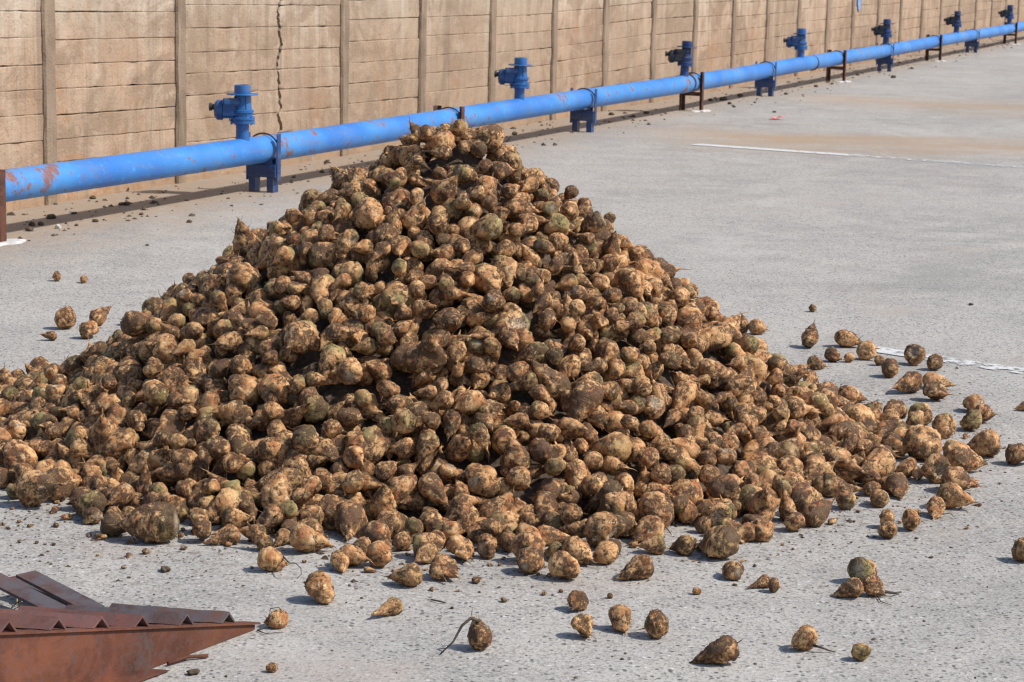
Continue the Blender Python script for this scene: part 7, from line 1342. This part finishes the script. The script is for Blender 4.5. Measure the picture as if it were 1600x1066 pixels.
k = find('golden brown'); c = LOOSE_OBJ[k].location; s = LOOSE_OBJ[k].scale[0]
add_stalk(k, 'leaf_stalk', [c+Vector((.9*s, -.2*s, .3*s)), c+Vector((1.5*s, -.2*s, .65*s)), c+Vector((1.9*s, -.1*s, .9*s))], .0032)
k = find('stringy roots just beyond'); c = LOOSE_OBJ[k].location; s = LOOSE_OBJ[k].scale[0]
add_stalk(k, 'root_hair', [c+Vector((-.6*s, -.4*s, -.3*s)), gp(402, 985, .004), gp(415, 990, .004), gp(442, 988, .003)], .0024)
add_stalk(k, 'root_hair', [c+Vector((-.7*s, 0, .2*s)), c+Vector((-.5*s, -.2*s, 1.1*s)), c+Vector((.3*s, -.3*s, 1.3*s)), c+Vector((.9*s, -.2*s, .5*s)), c+Vector((1.0*s, 0, -.4*s))], .0018)
k = find('dark beet at the right of a cluster of three'); c = LOOSE_OBJ[k].location; s = LOOSE_OBJ[k].scale[0]
add_stalk(k, 'leaf_stalk', [c+Vector((.7*s, -.2*s, -.4*s)), gp(1385, 925, .012), gp(1398, 927, .010), gp(1408, 925, .006)], .006)
add_stalk(k, 'root_hair', [c+Vector((.2*s, -.8*s, -.7*s)), gp(1376, 940, .004), gp(1394, 946, .003)], .0022)
k = find('orange beet with its tip towards'); c = LOOSE_OBJ[k].location; s = LOOSE_OBJ[k].scale[0]
add_stalk(k, 'root_hair', [c+Vector((.6*s, -.3*s, -.3*s)), gp(1485, 802, .010), gp(1492, 810, .003)], .002)

# dry clods and stones on the paving
def lump(name, px, py, wpx, mat, label, cat, group, flat=.6, seed=0):
    g = ground_at(px, py); r = .5*wpx*depth_of(g)/FPX; bm = bmesh.new(); bmesh.ops.create_icosphere(bm, subdivisions=3, radius=1)
    for v in bm.verts:
        k = 1+.38*mn.noise(v.co*1.5+Vector((seed*3.1, 0, 0)))+.22*mn.noise(v.co*4+Vector((0, seed*2.3, 0))); v.co = Vector((v.co.x*k, v.co.y*k*.8, max(-.45, v.co.z*k*flat)))*r
    zmin = min(v.co.z for v in bm.verts)
    for v in bm.verts: v.co.z -= zmin+.001
    for f in bm.faces: f.smooth = True
    me = bpy.data.meshes.new(name); bm.to_mesh(me); bm.free()
    o = link_mesh(name, me, mat); o.location = g; o.rotation_euler = (0, 0, seed*1.7)
    return tag(o, label, cat, group)
CL = [(50, 353, 13), (80, 342, 15), (64, 352, 12), (190, 321, 10), (46, 361, 14), (145, 311, 11), (196, 299, 14), (198, 321, 13), (149, 347, 10), (221, 336, 8), (296, 348, 9), (120, 353, 7), (230, 384, 6), (1110, 158, 9), (1130, 157, 12), (1140, 163, 8), (1156, 151, 10), (1147, 168, 6), (1228, 148, 7), (1275, 136, 7), (1300, 132, 6), (1010, 178, 9), (990, 183, 8), (955, 180, 9), (1425, 108, 6), (1396, 122, 9), (1340, 118, 7), (1210, 176, 6)]
for j, (px, py, w) in enumerate(CL):
    lump('soil_clod', px, py, w, M['clod'], 'dark dry clod of earth on the dirt strip beside the blue pipe', 'clod', 'clods of earth along the pipe', .55, j+1)
lump('stone', 91, 357, 11, M['stone'], 'small white stone among the dark clods at the far left', 'stone', None, .7, 40)
lump('soil_clod', 804, 211, 9, M['clod'], 'single brown clod beyond the top right of the heap, under the pipe', 'clod', 'clods of earth along the pipe', .8, 41)
for j, (px, py, w, lab) in enumerate([(302, 1054, 20, 'dark flat shard by the lower end of the ramp'), (258, 893, 20, 'thin dark crumb of bark on the paving above the ramp'), (380, 916, 6, 'little black pebble left of the large split beet'), (1432, 842, 7, 'black pebble below the olive oval beet'), (1455, 872, 8, 'black pebble between the olive oval beet and the cut one at the right edge'), (1486, 856, 5, 'smallest black pebble on the right, above two others'), (1365, 1000, 8, 'black pebble above the small greenish beet near the bottom edge'), (1148, 915, 8, 'grey pebble just below the small reddish beet with a cut disc'), (519, 1017, 5, 'black pebble in the empty foreground left of the stalked beet'), (1180, 1038, 6, 'black pebble right of the golden brown beet near the bottom edge'), (1517, 477, 9, 'dark chip alone on the far paving at right')]):
    lump('pebble', px, py, w, M['clod'], lab, 'pebble', None, .45, 50+j)

# crumpled red scrap far off on the paving
g = ground_at(1214, 187); bm = bmesh.new(); rr = random.Random(8)
P = [[Vector(((i-3)*.022, (j-1.5)*.03, .022+.028*mn.noise((i*.8, j*.9, 3))+(.02 if i > 3 else 0))) for i in range(7)] for j in range(4)]
vv = [[bm.verts.new(p) for p in row] for row in P]
for j in range(3):
    for i in range(6): bm.faces.new((vv[j][i], vv[j][i+1], vv[j+1][i+1], vv[j+1][i]))
r = bmesh.ops.extrude_face_region(bm, geom=bm.faces[:]); bmesh.ops.translate(bm, vec=(0, 0, .004), verts=[v for v in r['geom'] if isinstance(v, bmesh.types.BMVert)])
zmin = min(v.co.z for v in bm.verts)
for v in bm.verts: v.co.z -= zmin
bmesh.ops.recalc_face_normals(bm, faces=bm.faces); me = bpy.data.meshes.new('plastic_scrap'); bm.to_mesh(me); bm.free()
o = link_mesh('plastic_scrap', me, M['scrap']); o.location = g; tag(o, 'small crumpled red scrap lying on the far paving', 'scrap')

# a few dry straws at the ramp and a twig in the foreground
def straw(name, pts, r, mat, label, cat):
    m = MB(); o0 = pts[0]; m.tube([p-o0 for p in pts], r, 6); o = m.build(name, mat); o.location = o0; tag(o, label, cat)
straw('straw', [gp(18, 950, .004), gp(26, 942, .03), gp(42, 938, .012)], .0022, M['straw'], 'bent dry straw lying on the dirt inside the ramp', 'straw')
straw('straw', [gp(26, 946, .004), gp(27, 930, .025), gp(31, 926, .03)], .002, M['straw'], 'upright dry straw inside the ramp', 'straw')
straw('twig', [gp(674, 937, .004), gp(684, 939, .006), gp(696, 942, .004)], .0022, M['stalk'], 'short dark twig right of the long carrot-shaped beet', 'twig')

# soil crumbs and chips shed round the heap and along the wall
def crumbs():
    rg = random.Random(21); V, F = [], []
    def bit(x, y, r):
        b = len(V); q = [(1, 0, 0), (-.5, .87, 0), (-.5, -.87, 0), (.2, .1, .8), (.5, .8, .3), (-.9, .1, .4)]
        a = rg.uniform(0, 6.28); ca, sa = math.cos(a), math.sin(a)
        for (u, v, w) in q:
            u *= rg.uniform(.6, 1.3); v *= rg.uniform(.5, 1.1); V.append((x+r*(u*ca-v*sa), y+r*(u*sa+v*ca), max(.0, r*w*rg.uniform(.5, 1.1))+.0005))
        for f in ((0, 4, 3), (4, 1, 3), (1, 5, 3), (5, 2, 3), (2, 0, 3), (0, 1, 4), (1, 2, 5)): F.append(tuple(b+k for k in f))
    for _ in range(5200):
        a = rg.uniform(0, 2*math.pi); q = rg.gauss(0.98, .15); R = float(np.interp(math.degrees(a) % 360, [o[0] for o in HEAP_OUT], [o[1] for o in HEAP_OUT]))
        bit(HX+R*q*math.cos(a), HY+R*q*math.sin(a), min(.016, rg.lognormvariate(math.log(.0032), .55)))
    for _ in range(500):
        bit(rg.uniform(-1.8, 2.2), rg.uniform(5.0, 9.5), min(.008, rg.lognormvariate(math.log(.0032), .45)))
    for _ in range(1500):
        y = rg.uniform(11, 48); p, d, n = pipe_pt(y); p = p + n*rg.gauss(-.25, .33); bit(p.x, p.y, min(.035, rg.lognormvariate(math.log(.009), .6)))
    me = bpy.data.meshes.new('soil_crumbs'); me.from_pydata(V, [], F); return me
tag(link_mesh('soil_crumbs', crumbs(), M['clod']), 'crumbs of dry soil scattered on the paving', 'soil', None, 'stuff')

# broken root tips and peelings shed round the heap
def chips():
    rg = random.Random(33); Vs, Ts, Is, As, Ls, Rs = [], [], [], [], [], []; base = 0
    src = [beet_geo(i, 8, 10, 0) for i in (KI['stump'][0], KI['cone'][1], KI['bite'][0], KI['carrot'][0])]
    for _ in range(420):
        V, F, A, hl = src[rg.randrange(4)]; tot, idx = flat_faces(F)
        a = rg.uniform(math.pi, 2*math.pi) if rg.random() < .8 else rg.uniform(0, math.pi); q = rg.gauss(1.02, .12)
        R = float(np.interp(math.degrees(a) % 360, [o[0] for o in HEAP_OUT], [o[1] for o in HEAP_OUT]))
        s = min(.016, rg.lognormvariate(math.log(.0062), .45)); M3 = rest_matrix(rg.uniform(0, 360), rg.uniform(-20, 20), rg.uniform(0, 6.28))
        W3 = V @ np.array(M3).T * s * np.array([1, 1, .7]); W3[:, 2] -= W3[:, 2].min()
        Vs.append(W3 + np.array([HX+R*q*math.cos(a), HY+R*q*math.sin(a), 0])); Ts.append(tot); Is.append(idx+base); As.append(A)
        Ls.append(V*.5 + np.array([rg.uniform(0, 60) for _ in range(3)])); Rs.append(np.full(len(V), rg.random())); base += len(V)
    return mesh_from('root_chips', np.concatenate(Vs), np.concatenate(Ts), np.concatenate(Is).astype(np.int32), np.concatenate(As), np.concatenate(Ls), np.concatenate(Rs))
tag(link_mesh('root_chips', chips(), M['beet']), 'broken root tips and peelings scattered round the foot of the heap', 'root chips', None, 'stuff')
